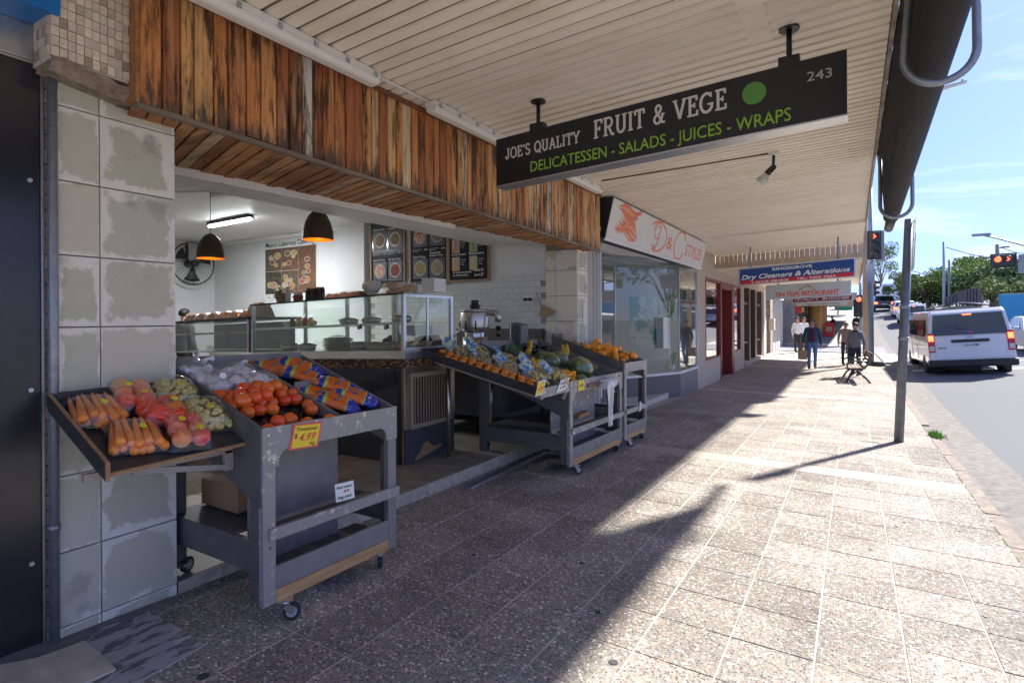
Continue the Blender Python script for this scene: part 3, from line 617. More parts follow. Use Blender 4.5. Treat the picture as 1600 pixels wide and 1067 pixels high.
# slab-serif stroke letters
def slab_glyph(ch):
    T = .16
    def st(x, y0, y1, s=True): return [([(x,y0),(x,y1)],1)]
    def se(x, y, w=.15): return [([(x-w,y),(x+w,y)],.6)]
    D = {
     'J': (.5, st(.3,.2,1)+se(.3,1)+[(arc(.14,.2,.16,.2,0,-200,8),1)]),
     'O': (.86, [(arc(.43,.5,.37,.5,0,360,22),1)]),
     'E': (.68, st(.16,0,1)+se(.1,0,.1)+se(.1,1,.1)+[([(.1,0),(.62,0),(.62,.22)],.8),([(.1,1),(.58,1),(.58,.8)],.8),([(.16,.52),(.45,.52)],.8),([(.45,.4),(.45,.64)],.6)]),
     "'": (.2, [([(.1,.8),(.1,1.02)],1)]),
     'S': (.62, [(arc(.31,.75,.23,.25,50,270,12)+arc(.31,.25,.24,.25,90,-130,12),.95),([(.5,.78),(.5,1)],.6),([(.1,0),(.1,.22)],.6)]),
     'Q': (.88, [(arc(.43,.5,.37,.5,0,360,22),1),([(.38,.2),(.62,.02),(.84,-.12)],.9)]),
     'U': (.82, [([(.16,1),(.16,.35)]+arc(.41,.32,.25,.32,180,360,12)+[(.66,1)],1)]+se(.16,1)+se(.66,1)),
     'A': (.84, [([(.12,0),(.42,1),(.72,0)],.95),([(.24,.33),(.6,.33)],.8)]+se(.12,0,.13)+se(.72,0,.13)),
     'L': (.62, st(.16,0,1)+se(.16,1)+[([(.04,0),(.58,0),(.58,.25)],.8)]),
     'I': (.36, st(.18,0,1)+se(.18,0)+se(.18,1)),
     'T': (.74, st(.37,0,1)+se(.37,0)+[([(.06,.78),(.06,1),(.68,1),(.68,.78)],.8)]),
     'Y': (.8, [([(.08,1),(.4,.46),(.4,0)],.95),([(.72,1),(.4,.46)],.95)]+se(.08,1,.12)+se(.72,1,.12)+se(.4,0)),
     'F': (.64, st(.16,0,1)+se(.16,0)+[([(.04,1),(.6,1),(.6,.8)],.8),([(.16,.5),(.44,.5)],.8),([(.44,.4),(.44,.62)],.6)]),
     'R': (.8, st(.16,0,1)+se(.16,0)+[([(.04,1),(.4,1)]+arc(.42,.74,.22,.26,90,-90,10)+[(.16,.48)],.85),([(.4,.48),(.64,0),(.78,0)],.95)]),
     '&': (.84, [([(.8,.02),(.66,.02),(.24,.66)]+arc(.38,.8,.17,.2,200,-40,10)+[(.2,.42)]+arc(.32,.22,.22,.22,150,310,10)+[(.66,.36),(.66,.48)],.85),([(.56,.48),(.78,.48)],.6)]),
     'V': (.82, [([(.1,1),(.41,0),(.72,1)],.95)]+se(.1,1,.13)+se(.72,1,.13)),
     'G': (.88, [(arc(.43,.5,.37,.5,48,330,18)+[(.74,.42)],1),([(.5,.42),(.84,.42)],.6),([(.7,.78),(.7,1)],.6)]),
     ' ': (.36, [])}
    return D[ch]
def slabtext(s, p0, p1, h, mat, parent):
    p0 = Vector(p0); p1 = Vector(p1); Wt = (p1-p0).length; adv = [slab_glyph(c)[0]+.1 for c in s]; k = Wt/sum(adv); x = 0; out = []
    for c, a in zip(s, adv):
        for pl, w_ in slab_glyph(c)[1]: out.append(([((x+q)*k, r*h) for q, r in pl], w_))
        x += a
    return strokes(out, p0, (p1-p0), SU, .145*h, mat, parent)
slabtext("JOE'S QUALITY", onsign(791,249), onsign(907,222), .088, LETW, sg)
slabtext("FRUIT & VEGE", onsign(928,216.5), onsign(1138,168), .135, LETW, sg)
a = onsign(829,269); b_ = onsign(1236,188); text('DELICATESSEN - SALADS - JUICES - WRAPS', a, (b_-a), SU, .092, LETG, sg, w=(b_-a).length, bold=.005, ext=.003)
a = onsign(1261,128); b_ = onsign(1300,120); text('243', a, (b_-a), SU, .063, LETS, sg, w=(b_-a).length, ext=.003)
c_ = onsign(1178,146); mb = MB(); mb.cyl((c_.x,SY-.0035,c_.z),(c_.x,SY+.001,c_.z),.077,n=40,sm=False); mb.build('green_disc', P('green_disc', (.12,.32,.07), .6), sg)
# ================= AWNING LIGHTS =================
def batten(Y0, Y1, X, lab):
    t_ = thing('batten_light', lab, 'light fitting', (X,(Y0+Y1)/2,zs(X)-.05), group='batten lights along the timber fascia'); z = zs(X)
    mb = MB(); poly = [(-.055,0),(-.06,-.045),(.06,-.045),(.055,0)]; mb.prism(poly, lambda a,b,d: Vector((X+a,d,z+b-.003)), Y0, Y1); mb.build('base', PLASW, t_, .006)
    mb = MB(); poly = [(-.062,-.047),(-.058,-.085),(-.035,-.105),(.035,-.105),(.058,-.085),(.062,-.047)]; mb.prism(poly, lambda a,b,d: Vector((X+a,d,z+b)), Y0+.01, Y1-.01); mb.build('diffuser', DIFF, t_, .012)
    mb = MB(); n = max(2, int((Y1-Y0)/.28))
    for i in range(n+1):
        y = Y0+.06+(Y1-Y0-.12)*i/n
        mb.obox((X+.065,y,z-.045),(.012,.028,.035))
    mb.build('clip', ALU, t_)
batten(1.3, 3.03, -3.06, 'white sealed batten light at the near end of the timber fascia')
batten(3.64, 4.85, -3.04, 'white sealed batten light just left of the black hanging sign')
batten(6.2, 7.3, -3.04, 'white sealed batten light behind the hanging sign near the salon')
mb = MB(); mb.cyl((-3.05,3.03,zs(-3.05)-.02),(-3.04,3.64,zs(-3.05)-.02),.011,n=8); tag(mb.build('light_conduit', PLASW), 'white conduit joining two batten lights under the awning', 'conduit')
mb = MB(); pts = [at(940,283,pl=(Vector((-3.2,0,3.44)),Vector((-.0428,0,1)))), at(1205,240,pl=(Vector((-3.2,0,3.44)),Vector((-.0428,0,1))))]; mb.tube(pts,.008,6)
tag(mb.build('light_cable', P('cable_brown', (.12,.08,.06), .7)), 'dark cable running along the soffit to the spot lamp', 'cable')
# spot lamp
q = at(1209,238,pl=(Vector((-3.2,0,3.45)),Vector((-.0428,0,1)))); sp = thing('spot_lamp', 'black adjustable spot lamp with clear bulb under the awning', 'lamp', q)
mb = MB(); mb.obox(q+Vector((0,0,-.02)),(.11,.09,.038)); mb.build('base', PLASW, sp, .005)
mb = MB(); e1 = at(1208,262,Y=q.y); e2 = at(1198,272,Y=q.y); e3 = at(1193,280,Y=q.y); mb.cyl(q+Vector((0,0,-.04)),e1,.016,n=10); mb.ball(e1,.035,10,8); mb.cyl(e1,e2,.034,.038,n=14); mb.build('arm', BLACKM, sp)
mb = MB(); d = (e3-e2).normalized(); mb.cyl(e2,e2+d*.09,.035,.075,n=16); mb.cyl(e2+d*.09,e2+d*.115,.075,.06,n=16); mb.build('bulb', P('bulb_glass', (.7,.7,.66), .1, spec=.8), sp)
# ================= DISPLAY TROLLEYS =================
def caster(parent, x, y, z0, zt, ang=0, mat=None):
    r = .047; mb = MB(); c, s = math.cos(ang), math.sin(ang); off = Vector((c,s,0))*.03; ax = Vector((-s,c,0))
    wc = Vector((x,y,z0+r))+off
    mb.cyl(wc-ax*.014, wc+ax*.014, r, n=18); mb.cyl(wc-ax*.0155, wc+ax*.0155, r*.62, n=14, mi=1); mb.cyl(wc-ax*.022, wc+ax*.022, .009, n=8, mi=2)
    wh = mb.mesh('caster_wheel', [mat or RUBB, CASTG, ZINC])
    b = MB(); b.obox((x,y,zt-.004),(.075,.06,.008),(0,0,ang)); b.cyl((x,y,zt-.008),(x,y,zt-.03),.022,n=12)
    for k in (-1,1):
        a = ax*.019*k; b.hexa([Vector((x,y,zt-.03))+a-off*.6+ax*.002*k*q for q in (-1,)]*0 or [Vector(v) for v in ()]) if False else None
        p1 = Vector((x,y,zt-.028))+a; b.bar(p1, wc+a+off*.2, .036, .004, up=ax)
    f = b.build('caster', ZINC, parent); piece('wheel', wh, f, (0,0,0)); return f
def trolley(name, label, xf, y0, y1, zt, g0, depth=1.0, arch=True, leg=.105, railz=.43, slope=.33, extra=True):
    t = thing(name, label, 'display trolley', (xf-.4,(y0+y1)/2,g0), group='display trolleys on the footpath')
    gy = lambda Y: -.0192*(Y-y0)                              # trolley follows the slope of the pavement
    W = lambda x,y,z: Vector((x, y, z+gy(y)))
    H = zt-g0; zb0 = g0+.115; L = .075
    def Bx(a, b, mb=None, mi=0):
        mb = mb or MB(); x0,y0_,z0 = a; x1,y1_,z1 = b
        return mb.hexa([W(x0,y0_,z0),W(x1,y0_,z0),W(x1,y1_,z0),W(x0,y1_,z0),W(x0,y0_,z1),W(x1,y0_,z1),W(x1,y1_,z1),W(x0,y1_,z1)], mi)
    # front apron with rounded arch
    h = .215; a = .13; r = .06; poly = [(y0-.004,zt),(y0-.004,zt-h),(y0+.095,zt-h)]+[(y0+.095+r-r*math.cos(R(q)),zt-a-r+r*math.sin(R(q))) for q in range(0,91,18)]
    poly += [(y1-.095-r+r*math.sin(R(q)),zt-a-r+r*math.cos(R(q))) for q in range(0,91,18)]+[(y1-.095,zt-h),(y1+.004,zt-h),(y1+.004,zt)]
    mb = MB(); mb.prism(poly, lambda p,q,d: W(xf+d,p,q), -.018, 0); ap = mb.build('front_apron', TROLW, t, .0025)
    mb = MB()
    for (yy,zz) in ((y0+.03,zt-.04),(y0+.03,zt-.17),(y0+.06,zt-.19),(y1-.03,zt-.05)):
        mb.cyl(W(xf-.001,yy,zz),W(xf+.003,yy,zz),.006,n=8)
    o = mb.build('bolts', ZINC, ap); o['kind'] = 'stuff'
    # legs: two front, two rear
    for yy in (y0, y1-L):
        Bx((xf-.045,yy,zb0),(xf-.006,yy+L,zt-.19)).build('leg', TROLW if yy == y0 else TROL, t, .002)
        Bx((xf-.125,yy+(.003 if yy==y0 else L-.03),zb0+.02),(xf-.047,yy+(.03 if yy==y0 else L-.003),zt-.27)).build('leg_side', TROLD, t, .002)
        Bx((xf-depth,yy,zb0),(xf-depth+.09,yy+L,zt+.02)).build('leg', TROLD, t, .002)
    # tray sides (slanted boards) and back
    for yy in (y0, y1-.02):
        poly = [(xf-.02,zt-.002),(xf-depth,zt+slope*depth-.0),(xf-depth,zt+slope*depth-.40),(xf-.45,zt-.25),(xf-.02,zt-.43)] if yy == y0 else [(xf-.02,zt-.002),(xf-depth,zt+slope*depth),(xf-depth,zt+slope*depth-.3),(xf-.02,zt-.26)]
        o4 = -.004 if yy == y0 else .004; mb = MB(); mb.prism(poly, lambda p,q,d: W(p,d,q), yy+o4, yy+.02+o4); mb.build('side_panel', TROLD if yy == y0 else TROL, t, .002)
    mb = MB(); mb.hexa([W(xf-depth+.0,y0+.022,zt+slope*depth-.3),W(xf-depth+.02,y0+.022,zt+slope*depth-.3),W(xf-depth+.02,y1-.022,zt+slope*depth-.3),W(xf-depth,y1-.022,zt+slope*depth-.3),W(xf-depth,y0+.022,zt+slope*depth+.02),W(xf-depth+.02,y0+.022,zt+slope*depth+.02),W(xf-depth+.02,y1-.022,zt+slope*depth+.02),W(xf-depth,y1-.022,zt+slope*depth+.02)]); mb.build('back_board', TROL, t)
    d0, d1 = zt-.115, zt-.115+slope*(depth-.04)
    mb = MB(); mb.hexa([W(xf-depth+.022,y0+.022,d1-.018),W(xf-.02,y0+.022,d0-.018),W(xf-.02,y1-.022,d0-.018),W(xf-depth+.022,y1-.022,d1-.018),W(xf-depth+.022,y0+.022,d1),W(xf-.02,y0+.022,d0),W(xf-.02,y1-.022,d0),W(xf-depth+.022,y1-.022,d1)]); mb.build('tray_floor', P('tray_board', (.3,.25,.2), .8, col2=(.12,.1,.09), vs=8), t)
    # middle rail with shelf, storage panels, lower boards
    Bx((xf-.018+.002,y0+.03,g0+railz+.03),(xf+.014,y1+.012,g0+railz+.095)).build('rail', TROLW, t, .003)
    Bx((xf-.2,y0+.08,g0+railz+.02),(xf-.02,y1-.08,g0+railz+.045)).build('shelf', P('worn_shelf', (.12,.1,.085), .8, col2=(.2,.13,.08), vs=14), t)
    Bx((xf-.30,y0+.1,g0+.2),(xf-.285,y1-.26,zt-.16)).build('storage_panel', TROLW if not extra else TROL, t)
    Bx((xf-.03,y0+L+.002,g0+.185),(xf-.008,y1-L-.002,g0+.31)).build('kick_board', TROL, t, .002)
    Bx((xf-.32,y0+L,g0+.215),(xf-.032,y1-L,g0+.235)).build('bottom_shelf', P('dusty_shelf', (.1,.085,.07), .9, col2=(.24,.17,.12), vs=10), t)
    Bx((xf-.055,y0+L+.002,g0+.115),(xf-.004,y1-L-.002,g0+.183)).build('timber_bearer', PINE, t, .003)
    Bx((xf-depth+.09,y0+.002,g0+.28),(xf-.127,y0+.03,g0+.45)).build('side_rail', TROLD, t, .002)
    Bx((xf-depth+.09,y1-.03,g0+.28),(xf-.127,y1-.002,g0+.45)).build('side_rail', TROLD, t, .002)
    Bx((xf-depth,y0+.032,g0+.43),(xf-.32,y1-.3,g0+.448)).build('storage_shelf', TROLD, t)
    mb = MB()
    for yy in (y0+.25,(y0+y1)/2,y1-.3): mb.cyl(W(xf-.009,yy,g0+.25),W(xf-.004,yy,g0+.25),.007,n=8)
    for yy in (y0+.04,y1-.04):
        for zz in (g0+.42,g0+.47): mb.cyl(W(xf-.007,yy,zz),W(xf-.0045,yy,zz),.009,n=8,mi=1)
    o = mb.build('bolts', [ZINC, TROLD], t); o['kind'] = 'stuff'
    for (xx,yy,an) in ((xf+.0,y0+.13,.9),(xf-.03,y1-.13,2.4),(xf-depth+.1,y0+.05,2.0),(xf-depth+.1,y1-.06,1.2)):
        zg = (gz(xx,yy) if xx > -3.42 else FZ); caster(t, xx, yy, zg+.003, min(W(0,yy,zb0).z+.001, 9) if xx > -3.42 else W(0,yy,zb0+.03).z, an)
    def fl(s, yy, dz=0): return W(xf-.02-(depth-.04)*s, yy, d0+(d1-d0)*s+dz)
    return t, fl, W, Bx
T1, F1, W1, B1 = trolley('display_trolley', 'dark grey wheeled produce trolley holding tomatoes, garlic and carrot bags by the slate pillar', -2.65, 1.80, 2.80, 1.03, -.035, .98)
mb = MB(); s0, s1 = .0, .97
def divider(fl, ya, yb, sa, sb, h, parent, mat=TROL, name='divider'):
    mb = MB(); q = [fl(sa,ya),fl(sb,ya),fl(sb,yb),fl(sa,yb)]; mb.hexa([v+Vector((0,0,.001)) for v in q]+[v+Vector((0,0,h)) for v in q]); return mb.build(name, mat, parent, .002)
divider(F1, 2.345, 2.365, 0.02, .97, .1, T1); divider(F1, 2.367, 2.778, .50, .515, .13, T1)
# liner for tomatoes (black pocketed tray)
rnd = random.Random(3)
def liner(fl, ya, yb, sa, sb, parent, n=9, m=12):
    mb = MB()
    def fn(u, v):
        p = fl(sa+(sb-sa)*v, ya+(yb-ya)*u); return p+Vector((0,0,.028+.02*math.sin(u*math.pi*12)*math.sin(v*math.pi*14)+rnd.uniform(-.004,.004)))
    mb.grid(fn, 40, 40); return mb.build('tray_liner', P('black_plastic_liner', (.012,.012,.014), .15, spec=.7), parent)
liner(F1, 1.825, 2.342, .01, .62, T1)
TOM = P('tomato_red', (.86,.1,.015), .2, col2=(.9,.2,.02), vs=9, coord='O', rnd=.12, hue=.012, coat=.3)
def tomato_mesh(nm, mat, r=.0425):
    mb = MB(); pr = [(0,.82),(.16,.86),(.4,.87),(.7,.72),(.92,.38),(1,0),(.93,-.4),(.7,-.7),(.35,-.86),(0,-.88)]
    mb.lathe([(a*r,b*r) for a,b in pr][::-1], n=16); return mb.mesh(nm, mat)
TM = tomato_mesh('tomato', TOM)
def scatter(nm, me, lst, label, cat, group, rndz=True):
    base = label
    for i, (p, s) in enumerate(lst):
        label = base if isinstance(base, str) else base(i, p)
        o = piece(nm, me, None, p, (rnd.uniform(-.5,.5),rnd.uniform(-.5,.5),rnd.uniform(0,6.28)), (s,s,s*rnd.uniform(.92,1.03))); tag(o, label, cat, group)
tl = []
for j, s in enumerate((.04,.125,.21,.295,.38,.465,.54)):
    for i in range(6):
        yy = 1.868+.083*i+(.03 if j % 2 else 0)
        if yy > 2.325: continue
        if j == 0 and i not in (0,1,3,5): continue
        if j == 1 and i not in (1,2): continue
        if j == 2 and i not in (5,): continue
        if j == 3 and i in (3,4): continue
        tl.append((F1(s, yy+rnd.uniform(-.008,.008), .068+rnd.uniform(0,.008)), rnd.uniform(.86,1.12)))
for (s, yy) in ((.335,1.90),(.36,1.985),(.38,2.07),(.42,1.93),(.43,2.03),(.46,2.13),(.5,2.0),(.51,2.1),(.5,2.22)): tl.append((F1(s, yy, .122), rnd.uniform(.98,1.12)))
scatter('tomato', TM, tl, lambda i, p: 'ripe tomato on the top layer of the red heap below the garlic' if i >= len(tl)-9 else ('tomato in the front row just behind the yellow price card apron' if i < 4 else ('lone tomato surrounded by empty black tray pockets' if i < 7 else 'red tomato in the lower layer of the heap in the near trolley')), 'tomato', 'loose red tomatoes in the near trolley')
# garlic in net bags
GAR = P('garlic_skin', (.86,.82,.78), .5, col2=(.78,.68,.66), vs=30, bump=.3, bs=60)
NET = P('garlic_net', (.86,.86,.88), .5, col2=(.74,.77,.86), vs=50)
NETS = glassmat('garlic_net_skin', (.97,.97,.98), .35, .17, (.9,.9,.9))
def garlic_bag(c, n, sp, label, up=False):
    t = thing('garlic_bag', label, 'garlic bag', c, group='net bags of garlic')
    rr = random.Random(int(c.x*1000)+n)
    pts = []
    for k in range(n):
        p = Vector((rr.uniform(-1,1)*sp[0], rr.uniform(-1,1)*sp[1], rr.uniform(0,1)*sp[2])); pts.append(p)
        mb = MB(); r = rr.uniform(.03,.038); M = Matrix.Rotation(rr.uniform(0,3),3,'X')@Matrix.Rotation(rr.uniform(0,3),3,'Z'); q = []
        for i in range(8):
            ph = math.pi*i/7; q.append((r*math.sin(ph)*(1), -r*.92*math.cos(ph)+(.012 if i==7 else 0)))
        mb.lathe(q, c=c+p+Vector((0,0,.03)), n=10, M=M); mb.build('garlic_bulb', GAR, t)
    mb = MB(); mb.ball(c+Vector((0,0,.03+sp[2]*.5)),(sp[0]*1.32+.024,sp[1]*1.32+.024,sp[2]*.62+.045),22,14,wob=.035,rnd=rr); mb.build('net', NETS, t)
    mb = MB(); a = rr.uniform(0,6.28); mb.tube([c+Vector((math.cos(a)*sp[0]*.9,math.sin(a)*sp[1]*.9,.05+sp[2])),c+Vector((math.cos(a)*sp[0]*1.3,math.sin(a)*sp[1]*1.3,.075+sp[2])),c+Vector((math.cos(a)*sp[0]*1.7,math.sin(a)*sp[1]*1.7,.07+sp[2]))],[.022,.007,.02],8); mb.build('net_knot', NET, t)
    if up: 
        mb = MB(); mb.hexa([c+Vector(q) for q in ((-.02,.03,sp[2]+.06),(.02,.03,sp[2]+.06),(.02,.04,sp[2]+.06),(-.02,.04,sp[2]+.06),(.005,.05,sp[2]+.14),(.02,.05,sp[2]+.13),(.02,.055,sp[2]+.13),(.005,.055,sp[2]+.14))]); mb.build('bag_tag', NET, t)
    else:
        mb = MB(); mb.obox(c+Vector((.05,sp[1]*.5,sp[2]*.4+.03)),(.004,.04,.035),(0,.5,.3)); mb.build('bag_label', P('blue_label', (.05,.18,.5), .5), t)
garlic_bag(F1(.93,1.90,.02), 18, (.075,.085,.06), 'net bag of garlic at the top of the pile nearest the pillar', True)
garlic_bag(F1(.80,1.95,.02), 15, (.06,.08,.045), 'net bag of garlic in the middle of the pile below the topmost bag')
garlic_bag(F1(.88,2.17,.02), 15, (.07,.09,.045), 'net bag of garlic beside the divider next to the upper carrot bags')
garlic_bag(F1(.68,1.98,.02), 18, (.075,.09,.06), 'net bag of garlic lowest in the pile just above the tomatoes')
garlic_bag(F1(.66,2.20,.02), 17, (.07,.085,.06), 'net bag of garlic with a blue clip beside the tomatoes and divider')
# printed carrot bags
ma, t, b = newmat('carrot_bag_print', .3); gen = nd(t, 'ShaderNodeTexCoord').outputs['Generated']; sx = nd(t, 'ShaderNodeSeparateXYZ', {0: gen})
k = mth(t,'ADD', sx.outputs[0], mr(t, sx.outputs[1], 0, 1, -.10, .10)); k = mth(t,'ADD', k, mr(t, noise(t, pos(t), 12, 3), .3,.7,-.02,.02))
wh_ = mr(t, noise(t, pos(t,(40,14,40)), 2, 5), .6, .63)
col = ramp(t, k, [(0,(.62,.2,.06)),(.1,(.015,.05,.36)),(.2,(.5,.62,.08)),(.27,(.84,.17,.02)),(.68,(.66,.75,.14)),(.705,(.012,.04,.4))], 'CONSTANT')
c2 = mixc(t, mth(t,'MULTIPLY', mr(t, k, .70,.72), wh_), col, (.8,.82,.85)); t.links.new(c2, b.inputs['Base Color']); b.inputs['Coat Weight'].default_value = .4
bumpn(t, b, noise(t, pos(t), 55, 4), .35, .006); CBAG = ma
def carrot_bag(c, rz, tilt, L, Wd, label, group='printed carrot bags'):
    t = thing('carrot_bag', label, 'carrot bag', c, (0, tilt, rz), group)
    rr = random.Random(int(c.y*997)); hts = {}
    def f(x, y, z): return Vector((x, y, z+.02+.010*math.sin(y*58+x*5)*(1 if z > 0 else 0)))
    mb = MB(); mb.pillow(f, L, Wd, .05, 20, 14, .003, rr); mb.build('bag', CBAG, t)
    def wp(x, y, z):
        x -= L*.02; y -= .02; a = 2*x/L; q = 2*y/Wd; h = .05*max(0,(1-abs(a)**3)*(1-abs(q)**2.4))**.6
        return Vector((x, y, h+.02+.010*math.sin(y*58+x*5)+.003+z))
    LB = P('print_black', (.02,.02,.03), .4); CR = Matrix.Rotation(R(100),2)
    def wp2(x, y, z):
        v = Vector((x-.085, y-.02)); v = Vector((v.y*-1, v.x)); p = wp(v.x+L*.02, v.y+.02, z); return p
    text('carrots', (0,0,0), (1,0,0), (0,1,0), .035, P('print_white', (.85,.85,.85), .4), t, w=.17, name='print_outline', bold=.06, warp=wp2, ext=.0006)
    text('carrots', (0,0,0), (1,0,0), (0,1,0), .035, LB, t, w=.17, name='print', bold=.02, warp=lambda x,y,z: wp2(x,y,z+.0014), ext=.0006)
    mb = MB(); mb.prism([(-L/2-.03,-.03),(-L/2+.02,-.015),(-L/2+.02,.015),(-L/2-.03,.03)], lambda a_,b_,d: Vector((a_,b_,.02+d)), 0,.006); mb.build('bag_neck', CBAG, t); return t
sl_ = math.atan(.33)
for (s, yy, rz, L, dz, lb) in ((.93,2.48,.55,.36,.02,'orange and blue printed carrot bag lying highest, next to the garlic'),(.86,2.66,.45,.38,.05,'orange and blue printed carrot bag in the upper bay, farthest from the garlic'),(.68,2.57,.5,.36,.05,'orange and blue printed carrot bag lying against the small cross divider'),
        (.42,2.49,.5,.34,.02,'orange and blue printed carrot bag beside the red tomatoes'),(.41,2.64,.45,.35,.07,'orange and blue printed carrot bag on top of the lower pile'),(.25,2.50,.5,.32,.035,'orange and blue printed carrot bag at the front beside the tomato divider'),(.25,2.66,.45,.33,.06,'orange and blue printed carrot bag in the front outer corner of the trolley')):
    carrot_bag(F1(s,yy,dz+.012), rz, sl_, L, .21, lb)
# ---- price cards ----
CARDY = P('card_yellow', (.85,.6,.03), .6); CARDR = P('card_red', (.72,.12,.1), .6); CARDW = P('card_white', (.78,.78,.76), .6); INK = P('ink_black', (.02,.02,.02), .7); INKR = P('ink_red', (.75,.06,.05), .6)
def card(name, label, O, Rr, Uu, wd, h, mats, lines, group='handwritten price cards'):
    t = thing(name, label, 'price card', O, group=group); O = Vector(O); Rr = Vector(Rr).normalized(); Uu = Vector(Uu).normalized(); N = Rr.cross(Uu)
    def pl(x0,y0,x1,y1,z0,z1,mat,nm):
        mb = MB(); q = [O+Rr*x+Uu*y for x,y in ((x0,y0),(x1,y0),(x1,y1),(x0,y1))]; mb.hexa([v+N*z0 for v in q]+[v+N*z1 for v in q]); return mb.build(nm, mat, t)
    pl(0,0,wd,h,0,.001,mats[0],'card')
    if len(mats) > 1: pl(wd*.07,h*.07,wd*.93,h*.93,.0012,.0018,mats[1],'card_face')
    for (s, x, y, hh, w_, mt, sh) in lines: text(s, O+Rr*x*wd+Uu*y*h+N*.002, Rr, Uu, hh*h, mt, t, w=w_*wd, shear=sh, ext=.0006, bold=.01)
    return t
g_ = Vector((0,1,-.0192)); xq = -2.648
a = at(451,704,X=xq); b_ = at(497,697,X=xq); u_ = at(458,663,X=xq)-a
card('price_card', 'yellow price card with red border reading Tomatoes 4.99', a, (b_-a), u_+Vector((.004,0,0)), (b_-a).length, u_.length, [CARDR, CARDY], [('Tomatoes',.12,.72,.15,.72,INK,.2),('4.99',.26,.32,.3,.58,INKR,.25),('$',.1,.45,.2,.1,INK,0),('Kg',.66,.12,.13,.2,INK,.2)])
xq = -2.633; a = at(525,785,X=xq); b_ = at(554,777,X=xq); u_ = at(523,757,X=xq)-a
card('price_card', 'small white handwritten card on the middle rail of the near trolley', a, (b_-a), u_, (b_-a).length, u_.length, [CARDW], [('Red onion',.08,.7,.16,.8,INK,.2),('.99',.35,.42,.18,.4,INKR,.2),('bag pick',.1,.14,.18,.75,INK,.2)])
# ---- side shelf on trolley 1 ----
SH = thing('side_shelf', 'black chipboard fold-out shelf bracketed to the near trolley in front of the pillar', 'shelf', (-3.1,1.45,1.0))
def shp(s, y, dz=0): return Vector((-2.80-.60*s, y, .945+.255*s+dz+(1.8-y)*-.02))
BLKB = P('black_board', (.028,.028,.031), .45, col2=(.06,.058,.055), vs=10, bump=.05, bs=60); y0s, y1s = 1.15, 1.79
def slabq(fn, s0, s1, ya, yb, z0, z1, name, mat, parent, bev=0):
    mb = MB(); q = [(s0,ya),(s1,ya),(s1,yb),(s0,yb)]; mb.hexa([fn(s,y,z0) for s,y in q]+[fn(s,y,z1) for s,y in q]); return mb.build(name, mat, parent, bev)
slabq(shp, 0, 1, y0s, y1s, -.014, .0, 'board', BLKB, SH); slabq(shp, -.012, -.001, y0s, y1s, -.015, -.001, 'raw_edge', CHIP, SH)
slabq(shp, -.012, 1, y0s-.018, y0s-.001, -.03, .05, 'left_lip', BLKB, SH); slabq(shp, 1.0, 1.02, y0s-.018, y1s, -.02, .05, 'back_lip', BLKB, SH); slabq(shp, -.012, 1.0, y0s-.0175, y0s-.0015, .0502, .054, 'raw_edge', CHIP, SH); slabq(shp, -.02,-.0125, y0s-.018, y0s-.0, -.03, .053, 'raw_edge', CHIP, SH)
TAUPE = P('taupe_metal', (.36,.31,.27), .5)
mb = MB(); mb.bar((-2.93,1.1,.90),(-2.93,1.795,.89),.03,.035); mb.bar((-2.93,1.775,.89),(-2.93,1.775,.78),.03,.05,up=(0,1,0)); mb.bar((-2.93,1.3,.885),(-2.93,1.765,.80),.025,.03); o = mb.build('bracket', TAUPE, SH, .002)
mb = MB(); mb.bar((-3.35,1.17,1.13),(-2.9,1.17,.90),.02,.03); mb.build('bracket', TAUPE, SH, .002)
# carrots packs
CAR = P('carrot_orange', (.9,.3,.05), .4, col2=(.78,.22,.035), vs=30, coord='O', st=(1,1,8), rnd=.1, bump=.2, bs=60)
mb = MB(); pr = [(0,-.1),(.004,-.098),(.008,-.06),(.0125,0),(.0155,.055),(.017,.075),(.0145,.083),(.006,.085),(.005,.09),(0,.09)]; mb.lathe([(a,b) for a,b in pr], n=12); CARM = mb.mesh('carrot', CAR)
def shrot(rz=0, sl=math.atan(.255/.60)): return Matrix.Rotation(sl, 4, 'Y') @ Matrix.Rotation(rz, 4, 'Z')
def pack(name, label, cat, s, y, rz, group=None, dz=0):
    p = shp(s, y, .004+dz); t = thing(name, label, cat, p, (0,0,0), group); t.rotation_euler = shrot(rz).to_euler(); t.scale = (1.2,1.2,1.2); return t
YST = P('sticker_yellow', (.85,.78,.02), .5)
def sticker(t, x, y, z): mb = MB(); mb.lathe([(0,.0022),(.012,.0018),(.014,0)], c=(x,y,z), n=10, sm=False, M=Matrix.Scale(1.5,3,(1,0,0))); mb.build('price_sticker', YST, t)
def tray(t, L, W_):
    mb = MB(); mb.add([(-L/2,-W_/2,.014),(L/2,-W_/2,.014),(L/2,W_/2,.014),(-L/2,W_/2,.014),(-L/2+.012,-W_/2+.012,0),(L/2-.012,-W_/2+.012,0),(L/2-.012,W_/2-.012,0),(-L/2+.012,W_/2-.012,0)],[(7,6,5,4),(0,1,5,4),(1,2,6,5),(2,3,7,6),(3,0,4,7)]); mb.build('tray', P('black_tray', (.012,.012,.013), .25), t)
def film(t, L, W_, H):
    mb = MB(); rr = random.Random(5)
    mb.grid(lambda u,v: Vector(((u-.5)*L,(v-.5)*W_, .01+H*max(0,(1-abs(2*u-1)**3.5)*(1-abs(2*v-1)**3.5))**.5+rr.uniform(-.003,.003))), 12, 10); mb.build('film_wrap', FILM, t)
